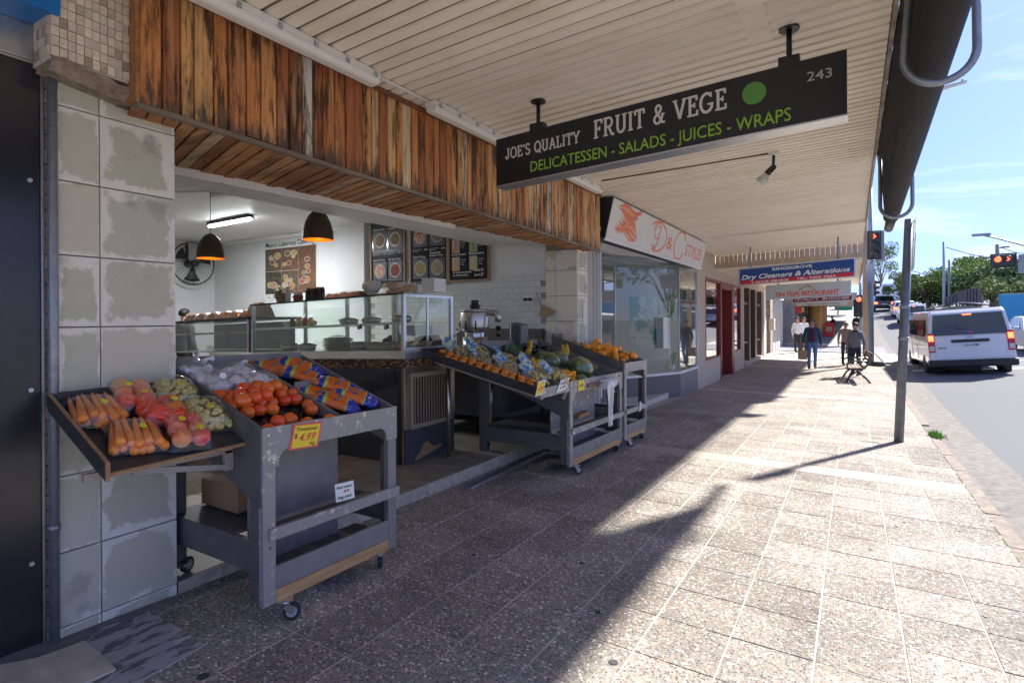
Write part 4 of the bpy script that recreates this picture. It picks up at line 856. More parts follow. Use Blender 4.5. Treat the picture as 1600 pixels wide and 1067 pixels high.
for (s, y, lb) in ((.72,1.27,'film-wrapped pack of carrots at the back corner of the side shelf'),(.30,1.33,'film-wrapped pack of carrots nearest the chipped front edge of the side shelf')):
    t = pack('carrot_pack', lb, 'carrot pack', s, y, R(random.uniform(-16,-8)), 'packs of carrots on the side shelf'); tray(t, .2, .19)
    for k in range(11):
        row = 0 if k < 6 else 1; i = k if k < 6 else k-6
        o = piece('carrot', CARM, t, (rnd.uniform(-.012,.012)+.0, (-.075+.03*i) if row == 0 else (-.058+.03*i), .021+.026*row), (R(rnd.uniform(-4,4)), R(90+rnd.uniform(-5,5)), rnd.uniform(-.16,.16)), (1.1,1.1,1.12))
    film(t, .215, .2, .066); sticker(t, .0, .02, .073)
APR = P('apple_red', (.78,.07,.04), .22, col2=(.9,.4,.2), vs=7, coord='O', st=(1,1,2), rnd=.15, hue=.02, coat=.3, lo=.4, hi=.62); APY = P('apple_yellow', (.75,.45,.12), .3, col2=(.7,.3,.12), vs=8, coord='O', coat=.2)
mb = MB(); pr = [(0,.62),(.1,.68),(.3,.84),(.6,.85),(.88,.55),(1,.1),(.95,-.35),(.75,-.75),(.45,-.93),(.2,-.88),(0,-.8)]; mb.lathe([(a*.036,b*.036) for a,b in pr][::-1], n=16); APM = mb.mesh('apple', APR); mb = MB(); mb.lathe([(a*.036,b*.036) for a,b in pr][::-1], n=16); APM2 = mb.mesh('apple', APY)
for (s, y, L, lb, me) in ((.86,1.47,(3,2),'film-wrapped pack of pinkish apples at the back of the side shelf',0),(.22,1.545,(3,2),'film-wrapped pack of red apples at the open front of the side shelf',1)):
    t = pack('apple_pack', lb, 'apple pack', s, y, R(-12), 'packs of apples on the side shelf'); tray(t, .23, .16)
    for i in range(3):
        for j in range(2): piece('apple', APM if (me or (i+j)%3) else APM2, t, (-.07+.071*i, -.036+.073*j, .042), (rnd.uniform(-.7,.7),rnd.uniform(-.7,.7),rnd.uniform(0,6)), (1.05,1.05,1.02))
    film(t, .245, .175, .075); sticker(t, -.02, -.02, .084); sticker(t, .05, .03, .08)
CAP = P('capsicum_red', (.78,.02,.012), .14, col2=(.75,.1,.01), vs=8, coat=.5); CAPO = P('capsicum_orange', (.8,.2,.01), .14, coat=.5)
def capsicum(nm, mat):
    mb = MB()
    def f(u,v):
        t_ = 2*math.pi*u; ph = math.pi*v; r = .042*(math.sin(ph)**.6)*(1+.13*math.cos(4*t_)); return Vector((r*math.cos(t_), r*math.sin(t_), .05*math.cos(ph)-(.012*math.exp(-((ph)/.5)**2))))
    mb.grid(f, 24, 12); mb.cyl((0,0,.035),(.006,0,.062),.007,.005,8,1); return mb.mesh(nm, [mat, P('stem_green', (.1,.2,.04), .6)])
t = pack('capsicum_pack', 'film-wrapped pack of glossy red and orange capsicums between the apple packs', 'capsicum pack', .55, 1.52, R(-10)); tray(t, .2, .17); cr_, co_ = capsicum('capsicum', CAP), capsicum('capsicum', CAPO)
for i, (x, y, me) in enumerate(((-.06,-.045,cr_),(.0,-.05,cr_),(.055,-.03,cr_),(-.04,.04,cr_),(.03,.045,co_),(.08,.04,cr_))): piece('capsicum', me, t, (x,y,.05), (rnd.uniform(.9,1.6),rnd.uniform(-.4,.4),rnd.uniform(0,6)))
film(t, .22, .185, .095); sticker(t, .0, .04, .1)
GRP = P('grape_pale', (.66,.62,.2), .2, col2=(.6,.46,.16), vs=12, coat=.2); mb = MB(); mb.ball((0,0,0),(.0135,.0135,.0155),12,8); GRM = mb.mesh('grape', GRP)
GRPB = P('grape_brown', (.62,.47,.22), .3, col2=(.72,.64,.28), vs=14, coat=.2); mb = MB(); mb.ball((0,0,0),(.0115,.0115,.0135),8,6); GRM2 = mb.mesh('grape', GRPB)
def grape_heap(t, L, W_, H, n, me=GRM, seed=1):
    rr = random.Random(seed)
    for k in range(n):
        u = rr.uniform(-1,1); v = rr.uniform(-1,1); h = H*max(.05,(1-u*u))**.5*max(.05,(1-v*v))**.5
        piece('grape', me, t, (u*L/2, v*W_/2, .012+h*rr.uniform(.45,1)), (rr.uniform(0,3),rr.uniform(0,3),0), (1,1,1))
for (s, y, lb) in ((.84,1.69,'clear tray of pale green grapes at the back of the side shelf'),(.42,1.72,'clear tray of pale green grapes beside the dark trolley panel')):
    t = pack('grape_tray', lb, 'grape tray', s, y, R(-8), 'trays of pale grapes'); grape_heap(t, .22, .15, .07, 110, seed=int(s*100)); film(t, .25, .175, .082); sticker(t, .02,.0,.086)
    mb = MB(); mb.box((-.125,-.088,0),(.125,.088,.006)); mb.build('tray', FILM, t)
# ================= SECOND AND THIRD TROLLEYS =================
T2, F2, W2, B2 = trolley('display_trolley', 'dark grey wheeled trolley with a plastic bag roll and a slanting tray of persimmons', -2.60, 5.42, 7.00, .925, -.118, 1.2, extra=False)
T3, F3, W3, B3 = trolley('display_trolley', 'dark grey wheeled trolley stacked with oranges beside the salon window', -2.60, 7.10, 8.02, 1.005, -.15, 1.1)
divider(F2, 6.5, 6.52, .02, .97, .1, T2); divider(F2, 5.9, 5.92, .3, .97, .1, T2); divider(F3, 7.5, 7.52, .02, .97, .1, T3)
# slanting side tray with lip
ST = thing('slanting_tray', 'long slanting black tray of persimmons and bagged grapes leaning on the trolley', 'tray', (-3.3,5.1,1.0))
def stp(s, y, dz=0): return Vector((-2.62-1.48*s, y, .87+.34*s+dz))
ya, yb = 4.78, 5.40
slabq(stp, 0, 1, ya, yb, -.02, 0, 'board', P('tray_board', (.3,.25,.2)), ST)
slabq(stp, -.0, 1.012, ya-.022, ya-.001, -.035, .055, 'side_board', BLKB, ST, .003); slabq(stp, 1.0, 1.013, ya, yb, -.03, .06, 'back_board', BLKB, ST, .003)
slabq(stp, -.014, -.001, ya-.022, yb, -.045, .05, 'front_board', TROLW, ST, .003); slabq(stp, -.01, .9, ya-.0, ya+.03, -.06, -.021, 'bearer', P('bearer_timber', (.42,.35,.28), .8, col2=(.3,.24,.18), vs=10), ST)
mb = MB(); mb.bar((-2.62,5.36,.83),(-2.66,5.36,.74),.03,.03); mb.build('strut', TAUPE, ST); mb = MB(); mb.cyl((-3.95,5.02,FZ),(-3.95,5.02,1.14),.022,n=10); mb.build('prop_leg', STEEL, ST)
PER = P('persimmon', (.92,.25,.015), .25, col2=(.95,.34,.025), vs=9, coord='O', rnd=.08, coat=.3); mb = MB(); pr = [(0,.5),(.3,.56),(.7,.55),(.95,.25),(1,0),(.93,-.3),(.65,-.52),(0,-.58)]; mb.lathe([(a*.043,b*.043) for a,b in pr][::-1], n=16); PEM = mb.mesh('persimmon', PER)
pl_ = []
for i in range(13):
    for j in range(2):
        s = .03+.071*i; 
        if i == 12 and j == 0: continue
        pl_.append((stp(s+rnd.uniform(-.004,.004)+(.02 if j else 0), 4.835+.085*j+rnd.uniform(-.004,.004), .04+.016*j), rnd.uniform(.95,1.08)))
scatter('persimmon', PEM, pl_, lambda i, p: 'orange persimmon in the row touching the black side board of the tray' if i % 2 == 0 else 'orange persimmon in the inner row beside the bagged grapes', 'persimmon', 'persimmons along the slanting tray')
# bagged grapes with blue print
ma, t, b = newmat('grape_bag_print', .3); gen = nd(t, 'ShaderNodeTexCoord').outputs['Generated']; sx = nd(t, 'ShaderNodeSeparateXYZ', {0: gen}); f1 = mr(t, noise(t, pos(t), 14, 3), .5, .54)
c_ = mixc(t, f1, (.03,.24,.72), (.66,.78,.36)); f2 = mr(t, noise(t, pos(t,(1,1,2)), 26, 3), .58, .6); c_ = mixc(t, f2, c_, (.78,.84,.88)); t.links.new(c_, b.inputs['Base Color']); bumpn(t, b, noise(t, pos(t), 40, 4), .4, .006); b.inputs['Coat Weight'].default_value = .5; GBAG = ma
def grape_bag(c, rz, lb, seed, n=80, sl=.23):
    t = thing('grape_bag', lb, 'grape bag', c, (0, sl, rz), 'bags of grapes with blue print'); t.scale = (1.22,1.2,1.3)
    grape_heap(t, .24, .15, .085, n, GRM2 if seed % 2 else GRM, seed); rr = random.Random(seed)
    mb = MB(); mb.grid(lambda u,v: Vector((-.03-.12*v+rr.uniform(-.006,.006), (u-.5)*(.16-.03*v)+rr.uniform(-.006,.006), .07+.10*v-.03*v*v+.022*math.sin(u*5+seed)+rr.uniform(-.006,.006))), 9, 7); mb.build('printed_panel', GBAG, t)
    mb = MB(); mb.grid(lambda u,v: Vector(((u-.5)*.25,(v-.5)*.17,.01+.10*max(0,(1-abs(2*u-1)**3)*(1-abs(2*v-1)**3))**.5+rr.uniform(-.006,.006))), 10, 8); mb.build('bag', FILM, t); return t
for i, (s, y, rz, lb) in enumerate(((.84,5.05,.2,'bag of grapes with blue printed panel at the top of the slanting tray'),(.74,5.26,-.2,'bag of grapes with blue panel beside the trolley, second from the top'),(.62,5.06,.1,'bag of brownish grapes behind the persimmons in the middle of the tray'),(.5,5.26,.3,'bag of grapes with blue panel in the middle, on the trolley side'),(.4,5.05,-.1,'bag of brownish grapes behind the persimmons, lower half of the tray'),(.26,5.25,.1,'bag of grapes with blue panel low in the tray beside the mandarins'),(.16,5.06,-.15,'bag of pale grapes just above the front price cards'),(.07,5.27,.3,'bag of grapes with blue panel at the front corner of the tray'))):
    grape_bag(stp(s,y,.005+(.03 if i%2 else 0)), rz, lb, i+11)
# fruit on trolley 2 and 3
ORA = P('orange_skin', (.93,.34,.02), .4, col2=(.93,.44,.05), vs=12, coord='O', rnd=.1, bump=.15, bs=220); LEM = P('lemon_skin', (.82,.52,.02), .4, rnd=.08, bump=.15, bs=200); MND = P('mandarin_skin', (.85,.38,.01), .35, rnd=.08, bump=.1, bs=200)
def balls(nm, mat, r, el=1.0): mb = MB(); mb.ball((0,0,0),(r,r,r*el),14,10); return mb.mesh(nm, mat)
OM, LM, MM = balls('orange', ORA, .042, .95), balls('lemon', LEM, .03, 1.3), balls('mandarin', MND, .029, .88)
lst = []
for k in range(34):
    lst.append((F2(rnd.uniform(.03,.24), rnd.uniform(5.47,5.8), .05+(.05 if k > 15 else 0)+(.045 if k > 26 else 0)), rnd.uniform(1.05,1.25)))
scatter('mandarin', MM, lst, 'small golden mandarin heaped at the front corner of the bag-roll trolley', 'mandarin', 'mandarins heaped on the middle trolley')
lst = [(F2(rnd.uniform(.45,.8), rnd.uniform(5.52,5.85), .035+(.045 if k > 12 else 0)), rnd.uniform(.9,1.1)) for k in range(22)]
scatter('lemon', LM, lst, 'yellow lemon in the bay behind the bagged grapes', 'lemon', 'lemons on the middle trolley')
MEL = P('melon_green', (.05,.1,.035), .35, col2=(.2,.25,.08), vs=9, st=(1,1,1), lo=.45, hi=.6, coat=.2)
def melon(c, r, rot, lb):
    t = thing('melon', lb, 'melon', c, rot, 'green melons wrapped in film'); mb = MB(); mb.ball((0,0,r*.8),(r*1.25,r,r*.95),18,12); mb.build('flesh', MEL, t); mb = MB(); mb.ball((0,0,r*.8),(r*1.27,r*1.02,r*.97),12,9,wob=.012,rnd=rnd); mb.build('film_wrap', FILM, t)
melon(F2(.2,6.2,.0), .15, (0,.2,1.4), 'large green melon half, film-wrapped, at the front of the middle trolley'); melon(F2(.5,6.03,0), .115, (0,.2,.5), 'dark green melon behind the large wrapped one'); melon(F2(.52,6.36,0), .11, (0,.1,1.0), 'film-wrapped melon with a yellow sticker in the middle of the trolley'); melon(F2(.1,5.98,0), .062, (0,.2,.9), 'small green melon at the very front between mandarins and the large melon'); melon(F2(.06,6.18,0), .058, (0,.2,.2), 'small round green melon under the large wrapped melon')
BAN = P('banana_yellow', (.8,.52,.04), .45, col2=(.7,.45,.05), vs=10); BANT = P('banana_tip', (.15,.12,.04), .7)
def banana_mesh():
    mb = MB(); pts = []; rr = []
    for i in range(11):
        u = i/10; a = R(-48+96*u); pts.append((.12*math.sin(a), 0, .12-.12*math.cos(a))); rr.append(.006 if i in (0,10) else .011+.0075*math.sin(u*math.pi))
    mb.tube(pts, rr, 8); mb.cyl(pts[-1], Vector(pts[-1])+Vector((.012,0,.014)), .006, .005, 6, 1); return mb.mesh('banana', [BAN, BANT])
BM = banana_mesh()
def bunch(c, n, rz, lb):
    t = thing('banana_bunch', lb, 'bananas', c, (0,0,rz), 'bunches of bananas')
    for k in range(n): piece('banana', BM, t, (0,(k-n/2)*.026,.05+.03*math.sin(k*1.7)), (R(-70+20*k), R(-60), R(-12*k)), (1.15,1.15,1.15))
bunch(F2(.78,6.15,.05), 6, .4, 'bunch of bananas standing up behind the melons beside the lemons'); bunch(F2(.6,6.72,.06), 6, 1.0, 'bunch of bananas on the bay nearest the oranges')
o = piece('banana', BM, None, F2(.06,6.72,.035), (R(80),0,R(75)), (1.5,1.3,1.5)); tag(o, 'single banana lying at the front edge of the middle trolley', 'banana')
lst = [(F3(rnd.uniform(.12,.6), rnd.uniform(7.16,7.48), .07+.055*(k//12)), rnd.uniform(.95,1.1)) for k in range(40)]
scatter('orange', OM, lst, 'round orange piled in the bay of the far trolley nearest the bananas', 'orange', 'oranges piled on the far trolley')
lst = [(F3(rnd.uniform(.08,.5), rnd.uniform(7.58,7.98), .085+.055*(k//10)), rnd.uniform(.95,1.1)) for k in range(18)]
scatter('orange', OM, lst, 'pale orange lying on green paper at the salon end of the far trolley', 'orange', 'oranges on green paper')
ONI = P('onion_skin', (.5,.3,.14), .45, col2=(.62,.42,.22), vs=14, coord='O', rnd=.12); OIM = balls('onion', ONI, .042, .9)
lst = [(F3(rnd.uniform(.62,.93), rnd.uniform(7.2,7.75), .04+.045*(k//14)), rnd.uniform(.9,1.1)) for k in range(24)]
scatter('onion', OIM, lst, 'brown onion in the back bay of the far trolley', 'onion', 'brown onions at the back of the far trolley')
mb = MB()
for k in range(240): 
    p = F3(rnd.uniform(.02,.08), rnd.uniform(7.56,7.98), .03+rnd.uniform(0,.05)); mb.obox(p,(.03,.012,.003),(rnd.uniform(-1,1),rnd.uniform(-1,1),rnd.uniform(0,3)))
o = mb.build('green_lining_paper', P('green_paper', (.02,.16,.05), .6), T3); o['kind'] = 'stuff'
EGG = P('eggplant_black', (.025,.015,.03), .15, coat=.5); mb = MB(); mb.ball((0,0,0),(.035,.035,.085),12,9); mb.cyl((0,0,.08),(.004,0,.11),.014,.007,8,1); EM = mb.mesh('eggplant', [EGG, P('calyx_green', (.09,.14,.05), .6)])
for k in range(16):
    o = piece('eggplant', EM, None, F2(rnd.uniform(.84,1.0), rnd.uniform(6.1,6.95), .06+.05*(k//9)), (R(90),0,rnd.uniform(0,6))); tag(o, 'dark glossy eggplant heaped at the back of the middle trolley', 'eggplant', 'eggplants at the back of the trolley')
CUC = P('cucumber_green', (.03,.12,.03), .35, col2=(.07,.2,.05), vs=20); mb = MB(); mb.lathe([(0,-.13),(.014,-.12),(.02,-.08),(.021,.06),(.016,.11),(0,.13)], n=10); CM = mb.mesh('cucumber', CUC)
for k in range(9):
    o = piece('cucumber', CM, None, F2(.86+.012*k, 5.95+rnd.uniform(0,.1), .04+.025*(k%3)), (R(90),0,rnd.uniform(-.3,.3))); tag(o, 'green cucumber laid behind the lemons', 'cucumber', 'cucumbers behind the lemons')
# bag roll on holder
t = thing('bag_roll', 'roll of clear produce bags hanging from a brown leather-look holder', 'bag roll', W2(-2.56,6.1,.83))
mb = MB(); mb.obox(W2(-2.592,6.02,.84),(.02,.34,.05),(R(-1.1),0,0)); mb.cyl(W2(-2.56,6.18,.845),W2(-2.56,6.56,.845),.008,n=8); mb.build('holder', P('brown_holder', (.16,.07,.03), .5), t)
mb = MB(); mb.cyl(W2(-2.54,6.2,.83),W2(-2.54,6.52,.83),.062,n=18); BAGP = P('clear_bag', (.72,.74,.74), .3, col2=(.55,.58,.6), vs=20, st=(1,5,1)); mb.build('roll', BAGP, t)
mb = MB(); rr = random.Random(2); mb.grid(lambda u,v: W2(-2.482+.012*math.sin(u*9+v*3)+rr.uniform(-.004,.004), 6.17+.24*u*(1-.28*v)+.03*v, .83-.50*v), 9, 14); mb.build('hanging_bag', FILM2 if 'FILM2' in globals() else (FILM2 := glassmat('bag_film', (.95,.96,.96), 1.5, .42, (.85,.86,.86))), t)
# cards on tray front and trolley 2
for (x0,y0_,x1,y1_,ux,uy,mats,lb,lines) in ((836,620,848,616,840,596,[CARDW,CARDY],'yellow and white price card clipped to the slanting tray',[('4.99',.15,.3,.3,.7,INKR,.2)]),(869,614,884,608,875,594,[CARDW],'white price card with dark writing beside the yellow one on the tray',[('Grapes',.1,.6,.2,.8,INK,.1),('3.99',.2,.2,.22,.6,INK,.1)])):
    xq = -2.595; a = at(x0,y0_,X=xq); b_ = at(x1,y1_,X=xq); u_ = at(ux,uy,X=xq)-a; card('price_card', lb, a, b_-a, u_+Vector((.01,0,0)), (b_-a).length, u_.length, mats, lines)
xq = -2.594; a = at(903,611,X=xq); b_ = at(912,609,X=xq); u_ = at(903.5,595,X=xq)-a; card('price_card', 'plain yellow price card on the apron under the mandarins', a, b_-a, u_, (b_-a).length, u_.length, [CARDY], [('2.99',.15,.35,.3,.7,INK,.2)])
mb = MB(); q = W2(-2.72,5.95,.45+.0)
for k in range(4): mb.obox(q+Vector((0,0,.02+.012*k)),(.09,.34,.01),(0,0,.04*k))
tag(mb.build('tray_stack', CHIP), 'stack of brown fibre trays on the shelf under the bag roll', 'trays')
mb = MB(); rr = random.Random(9)
for k in range(3): mb.ball(W3(-2.58,7.62+.02*k,.33+.03*k),(.025,.035,.04),10,7,wob=.15,rnd=rr)
tag(mb.build('plastic_bag', BAGP), 'scrunched white plastic bag tied to the rail of the far trolley', 'plastic bag')
# box and greens under trolley 1
mb = MB(); mb.box((-3.6,2.0,.42),(-3.2,2.5,.58)); tag(mb.build('cardboard_box', P('cardboard', (.42,.24,.12), .8, col2=(.34,.19,.09), vs=5), None, .004), 'brown cardboard box on the storage shelf of the near trolley', 'box')

for (s, y, lb) in ((.38,6.62,'green lettuce head in the bay beside the bananas'),(.3,6.82,'green lettuce head near the oranges end of the middle trolley'),(.72,6.42,'green lettuce head at the back between bananas and melons')):
    t = thing('lettuce', lb, 'lettuce', F2(s,y,.0), None, 'lettuces on the middle trolley'); c0 = F2(s,y,.07); LET = P('lettuce_green', (.3,.48,.1), .55, col2=(.5,.62,.22), vs=18)
    for k in range(16):
        a = k*2.4; r = .03+.004*k; d = Vector((math.cos(a),math.sin(a),0)); s_ = Vector((-math.sin(a),math.cos(a),0)); mb = MB(); mb.grid(lambda u,v: c0+d*(r*.3+r*v)+s_*((u-.5)*.13*math.sin(.6+v*2))+Vector((0,0,-.05+.13*v*(1-.02*k)-.05*v*v+.012*math.sin(u*14+k))), 6, 4); mb.build('leaf', LET, t)
# ================= COUNTER AND DISPLAY CASES =================
CX, CY = -4.12, 4.45
def cz(x, z): return z+.0315*(x-CX)          # the old counter sags slightly toward the back
cn = thing('deli_counter', 'deli counter with black laminate front, stainless end and glass display case', 'counter', (-5.4,4.9,FZ))
def cb(a, b, mb=None, mi=0):
    mb = mb or MB(); x0,y0,z0 = a; x1,y1,z1 = b
    return mb.hexa([(x0,y0,cz(x0,z0)),(x1,y0,cz(x1,z0)),(x1,y1,cz(x1,z0)),(x0,y1,cz(x0,z0)),(x0,y0,cz(x0,z1)),(x1,y0,cz(x1,z1)),(x1,y1,cz(x1,z1)),(x0,y1,cz(x0,z1))], mi)
LAMB = P('black_laminate', (.045,.047,.053), .5, col2=(.06,.06,.066), vs=4)
CHPE = P('chipped_edge', (.025,.02,.02), .6, col2=(.42,.19,.06), vs=16, st=(1,1,3), lo=.5, hi=.56)
cb((-8.8,CY+.01,.0),(CX-.01,5.33,1.10)).build('front_panel', LAMB, cn)
cb((-8.8,CY,1.075),(CX+.004,5.34,1.17)).build('worn_edge', CHPE, cn)
cb((CX-.07,CY-.004,.05),(CX-.012,CY+.012,1.07)).build('edge_strip', P('black_strip', (.018,.018,.02), .5), cn); cb((CX-.012,CY-.006,.04),(CX+.004,CY+.012,1.1)).build('corner_chip', P('chip_corner', (.35,.16,.06), .8, col2=(.05,.04,.04), vs=14), cn)
mb = MB(); mb.bar((CX-.1,CY,.98),(CX-1.3,CY,.60),.14,.012,up=(0,1,0)); mb.build('diagonal_strip', P('black_strip', (.018,.018,.02)), cn)
cb((CX-.008,CY+.02,.40),(CX+.008,5.35,1.074)).build('stainless_end', STEEL, cn, .003)
cb((CX-.008,CY+.02,1.172),(CX+.014,5.37,1.262)).build('stainless_band', STEEL, cn, .003)
cb((CX-.006,CY+.02,.036),(CX+.012,5.33,.41)).build('kick_panel', P('kick_blue_grey', (.06,.065,.085), .6, col2=(.035,.036,.045), vs=8), cn)
mb = MB()
pts = [(4.62,.05),(4.66,.10),(4.70,.12),(4.74,.17),(4.78,.22),(4.86,.22),(4.92,.16),(5.0,.15),(5.08,.16),(5.09,.13),(4.9,.09),(4.66,.045)]; mb.prism(pts, lambda a,b,d: Vector((CX+.013+d,a,b)), 0,.002); mb.build('chipped_patch', CHIP, cn)
VENT = P('vent_beige', (.34,.28,.2), .5)
vy0, vy1, vz0, vz1 = 4.56, 5.27, .40, 1.01; mb = MB()
mb.box((CX+.009,vy0,vz0),(CX+.018,vy0+.045,vz1)); mb.box((CX+.009,vy1-.045,vz0),(CX+.018,vy1,vz1)); mb.box((CX+.009,vy0+.045,vz0),(CX+.018,vy1-.045,vz0+.05)); mb.box((CX+.009,vy0+.045,vz1-.05),(CX+.018,vy1-.045,vz1)); vf = mb.build('vent_grille', VENT, cn, .002)
mb = MB(); mb.box((CX+.0085,vy0+.05,vz0+.05),(CX+.011,vy1-.05,vz1-.05)); mb.build('vent_back', P('vent_dark', (.03,.02,.014), .8), vf)
sm = MB(); sm.box((-.004,-.012,-.25),(.004,.012,.25)); sl2 = sm.mesh('slat', VENT)
for k in range(13): piece('slat', sl2, vf, (CX+.0145, vy0+.075+.0465*k, (vz0+vz1)/2), (0,0,R(20)))
# glass case on the counter
gc = thing('display_case', 'tall glass food display case with stainless frame on the counter', 'display case', (-5.4,4.9,1.26))
GX0 = -6.86; zt, zb_ = 1.88, 1.265
fr = MB()
def post(x, y): fr.hexa([(x-.02,y-.02,cz(x,zb_)),(x+.02,y-.02,cz(x,zb_)),(x+.02,y+.02,cz(x,zb_)),(x-.02,y+.02,cz(x,zb_)),(x-.02,y-.02,cz(x,zt)),(x+.02,y-.02,cz(x,zt)),(x+.02,y+.02,cz(x,zt)),(x-.02,y+.02,cz(x,zt))])
for x, y in ((CX-.03,CY+.05),(CX-.03,5.33),(GX0+.03,CY+.05),(GX0+.03,5.33),(-5.02,5.33),(-5.95,5.33),(-5.08,5.33)):
    fr = MB(); post(x, y); fr.build('post', ALU if y < 5 or x > -4.3 else STEEL, gc)
fr = MB(); cb((GX0,CY+.02,zt),(CX-.006,5.36,zt+.012), fr); fr.build('top_panel', GLASS, gc); cb((GX0,CY+.018,zt-.004),(CX-.006,CY+.03,zt+.016)).build('top_edge', P('case_top', (.03,.035,.035), .2), gc)
for (a, b) in (((GX0,CY+.03,zb_-.09),(CX-.01,5.35,zb_)),): cb(a, b).build('base_tray', STEEL, gc, .002)
for (a, b, nm) in (((CX-.045,CY+.072,zt-.03),(CX-.012,5.31,zt-.002),'top_rail'),((CX-.045,CY+.072,zb_+.002),(CX-.012,5.31,zb_+.03),'bottom_rail'),((CX-.035,4.88,zb_+.031),(CX-.018,4.91,zt-.031),'mullion')): cb(a, b).build(nm, ALU, gc)
mb = MB(); cb((GX0+.01,CY+.026,zb_+.002),(CX-.05,CY+.032,zt-.002), mb); mb.build('glass_pane', GLASS, gc)
mb = MB(); cb((CX-.03,CY+.075,zb_+.032),(CX-.026,4.878,zt-.032), mb); mb.build('glass_pane', GLASS, gc); mb = MB(); cb((CX-.03,4.912,zb_+.032),(CX-.026,5.308,zt-.032), mb); mb.build('glass_pane', GLASS, gc)
mb = MB(); cb((GX0+.04,CY+.06,1.565),(CX-.06,5.3,1.577), mb); mb.build('glass_shelf', P('shelf_glass', (.45,.5,.48), .1, spec=.8, col2=(.35,.4,.38), vs=3), gc)
mb = MB(); cb((GX0+.04,CY+.04,1.55),(CX-.06,CY+.055,1.58), mb); mb.build('shelf_rail', STEEL, gc)
mb = MB(); cb((GX0+.05,5.29,zb_+.04),(-5.97,5.296,zt-.04), mb); mb.build('sliding_door', GLASS, gc)
# low case to the left
lc = thing('low_display_case', 'low glass display case with dark top to the left of the tall one', 'display case', (-7.8,4.9,1.1)); Z0 = 1.165
cb((-9.0,CY+.0,1.70),(GX0-.01,5.3,1.735)).build('top_panel', P('case_top', (.03,.035,.035)), lc)
for x in (-9.0, GX0-.05): mb = MB(); cb((x,CY+.01,1.26),(x+.035,CY+.045,1.70), mb); mb.build('post', STEEL, lc)
mb = MB(); cb((-8.96,CY+.02,1.26),(GX0-.055,CY+.026,1.695), mb); mb.build('glass_pane', GLASS, lc)
cb((-8.96,CY+.03,1.52),(GX0-.06,CY+.05,1.545)).build('shelf_rail', P('pink_strip', (.75,.5,.45), .4), lc); cb((-8.96,CY+.1,1.26),(GX0-.06,5.25,1.275)).build('base', STEEL, lc); cb((-8.96,5.2,1.28),(GX0-.06,5.22,1.68)).build('back_panel', P('case_back', (.2,.21,.21), .3, .6), lc)
# things inside the case
CANS = [('black','dark blue drink can on the glass shelf',(.02,.03,.08)),('yellow','yellow and black drink can on the glass shelf',(.6,.42,.03)),('red','red drink can between two yellow ones',(.6,.02,.02)),('gold','bright yellow drink can at the end of the row',(.7,.55,.04))]
for i, (n_, lb, cc) in enumerate(CANS):
    x = at(457+9.5*i, 500, Y=4.75).x; t = thing('drink_can', lb, 'drink can', (x,4.75,cz(x,1.578)), group='drink cans in the display case'); z = cz(x,1.578); mb = MB(); mb.lathe([(.02,0),(.03,.006),(.03,.1),(.026,.113)], c=(x,4.75,z), n=14); mb.build('body', P('can_'+n_, cc, .3, .4), t); mb = MB(); mb.lathe([(.026,.1135),(.024,.116),(0,.116)], c=(x,4.75,z), n=14); mb.build('lid', ZINC, t)
BREAD = P('flat_bread', (.55,.38,.22), .8, col2=(.68,.54,.36), vs=10)
def loaf_stack(x, y, n, lb, r=.16):
    t = thing('bread_stack', lb, 'bread', (x,y,cz(x,zb_)), group='stacks of flat bread')
    for k in range(n): mb = MB(); mb.ball((x+rnd.uniform(-.01,.01),y+rnd.uniform(-.01,.01),cz(x,zb_)+.012+.022*k),(r,r*.8,.013),16,6); mb.build('flat_loaf', BREAD, t)
    mb = MB(); mb.ball((x,y,cz(x,zb_)+.011*n),(r*1.08,r*.9,.013*n+.02),12,8,wob=.05,rnd=rnd); mb.build('plastic_wrap', FILM, t)
loaf_stack(-5.75,5.0,7,'tall stack of flat bread wrapped in plastic in the middle of the case',.22); loaf_stack(-4.62,4.62,3,'single pack of flat bread near the front corner of the case',.15)
for i, (px, py) in enumerate(((458+104,511),(604,511))):
    q = at(px, py, Y=CY+.035); t = thing('price_tag', ('small black price tag on the shelf edge nearer the drink cans','small black price tag on the shelf edge nearer the steel corner post')[i], 'price tag', q, group='black price tags in the case'); mb = MB(); mb.obox(q,(.075,.003,.05),(0,R(-12),0)); mb.build('card', BLACKM, t)
    for k in range(2): text(('falafel','2.50')[k], q+Vector((-.03,-.003,.006-.02*k)), (1,0,.2), (0,0,1), .012, LETW, t, ext=.0005)
for i, (x, y, cc, lb) in enumerate(((-4.42,5.0,(.75,.75,.74),'white perforated basket on the shelf end of the case'),(-4.35,5.22,(.7,.7,.69),'white basket beside the mullion of the case end'))):
    mb = MB(); z = cz(x,1.42); mb.prism([(-.12,0),(.12,0),(.14,.12),(-.14,.12)], lambda a,b,d: Vector((x+d,y+a*.9,z+b)), -.1,.1); tag(mb.build('plastic_basket', P('basket_white', (.75,.75,.74), .5)), lb, 'basket', 'white baskets in the case end')
for i in range(5):
    x = -4.3-.03*i; mb = MB(); mb.ball((x,4.62+.14*i,cz(x,zb_)+.05),(.06,.1,.045),12,8,wob=.04,rnd=rnd); tag(mb.build('bread_roll', P('crusty_roll', (.45,.22,.08), .7, col2=(.58,.34,.15), vs=10)), 'crusty brown bread roll in the bottom of the case end', 'bread roll', 'bread rolls in the case end')
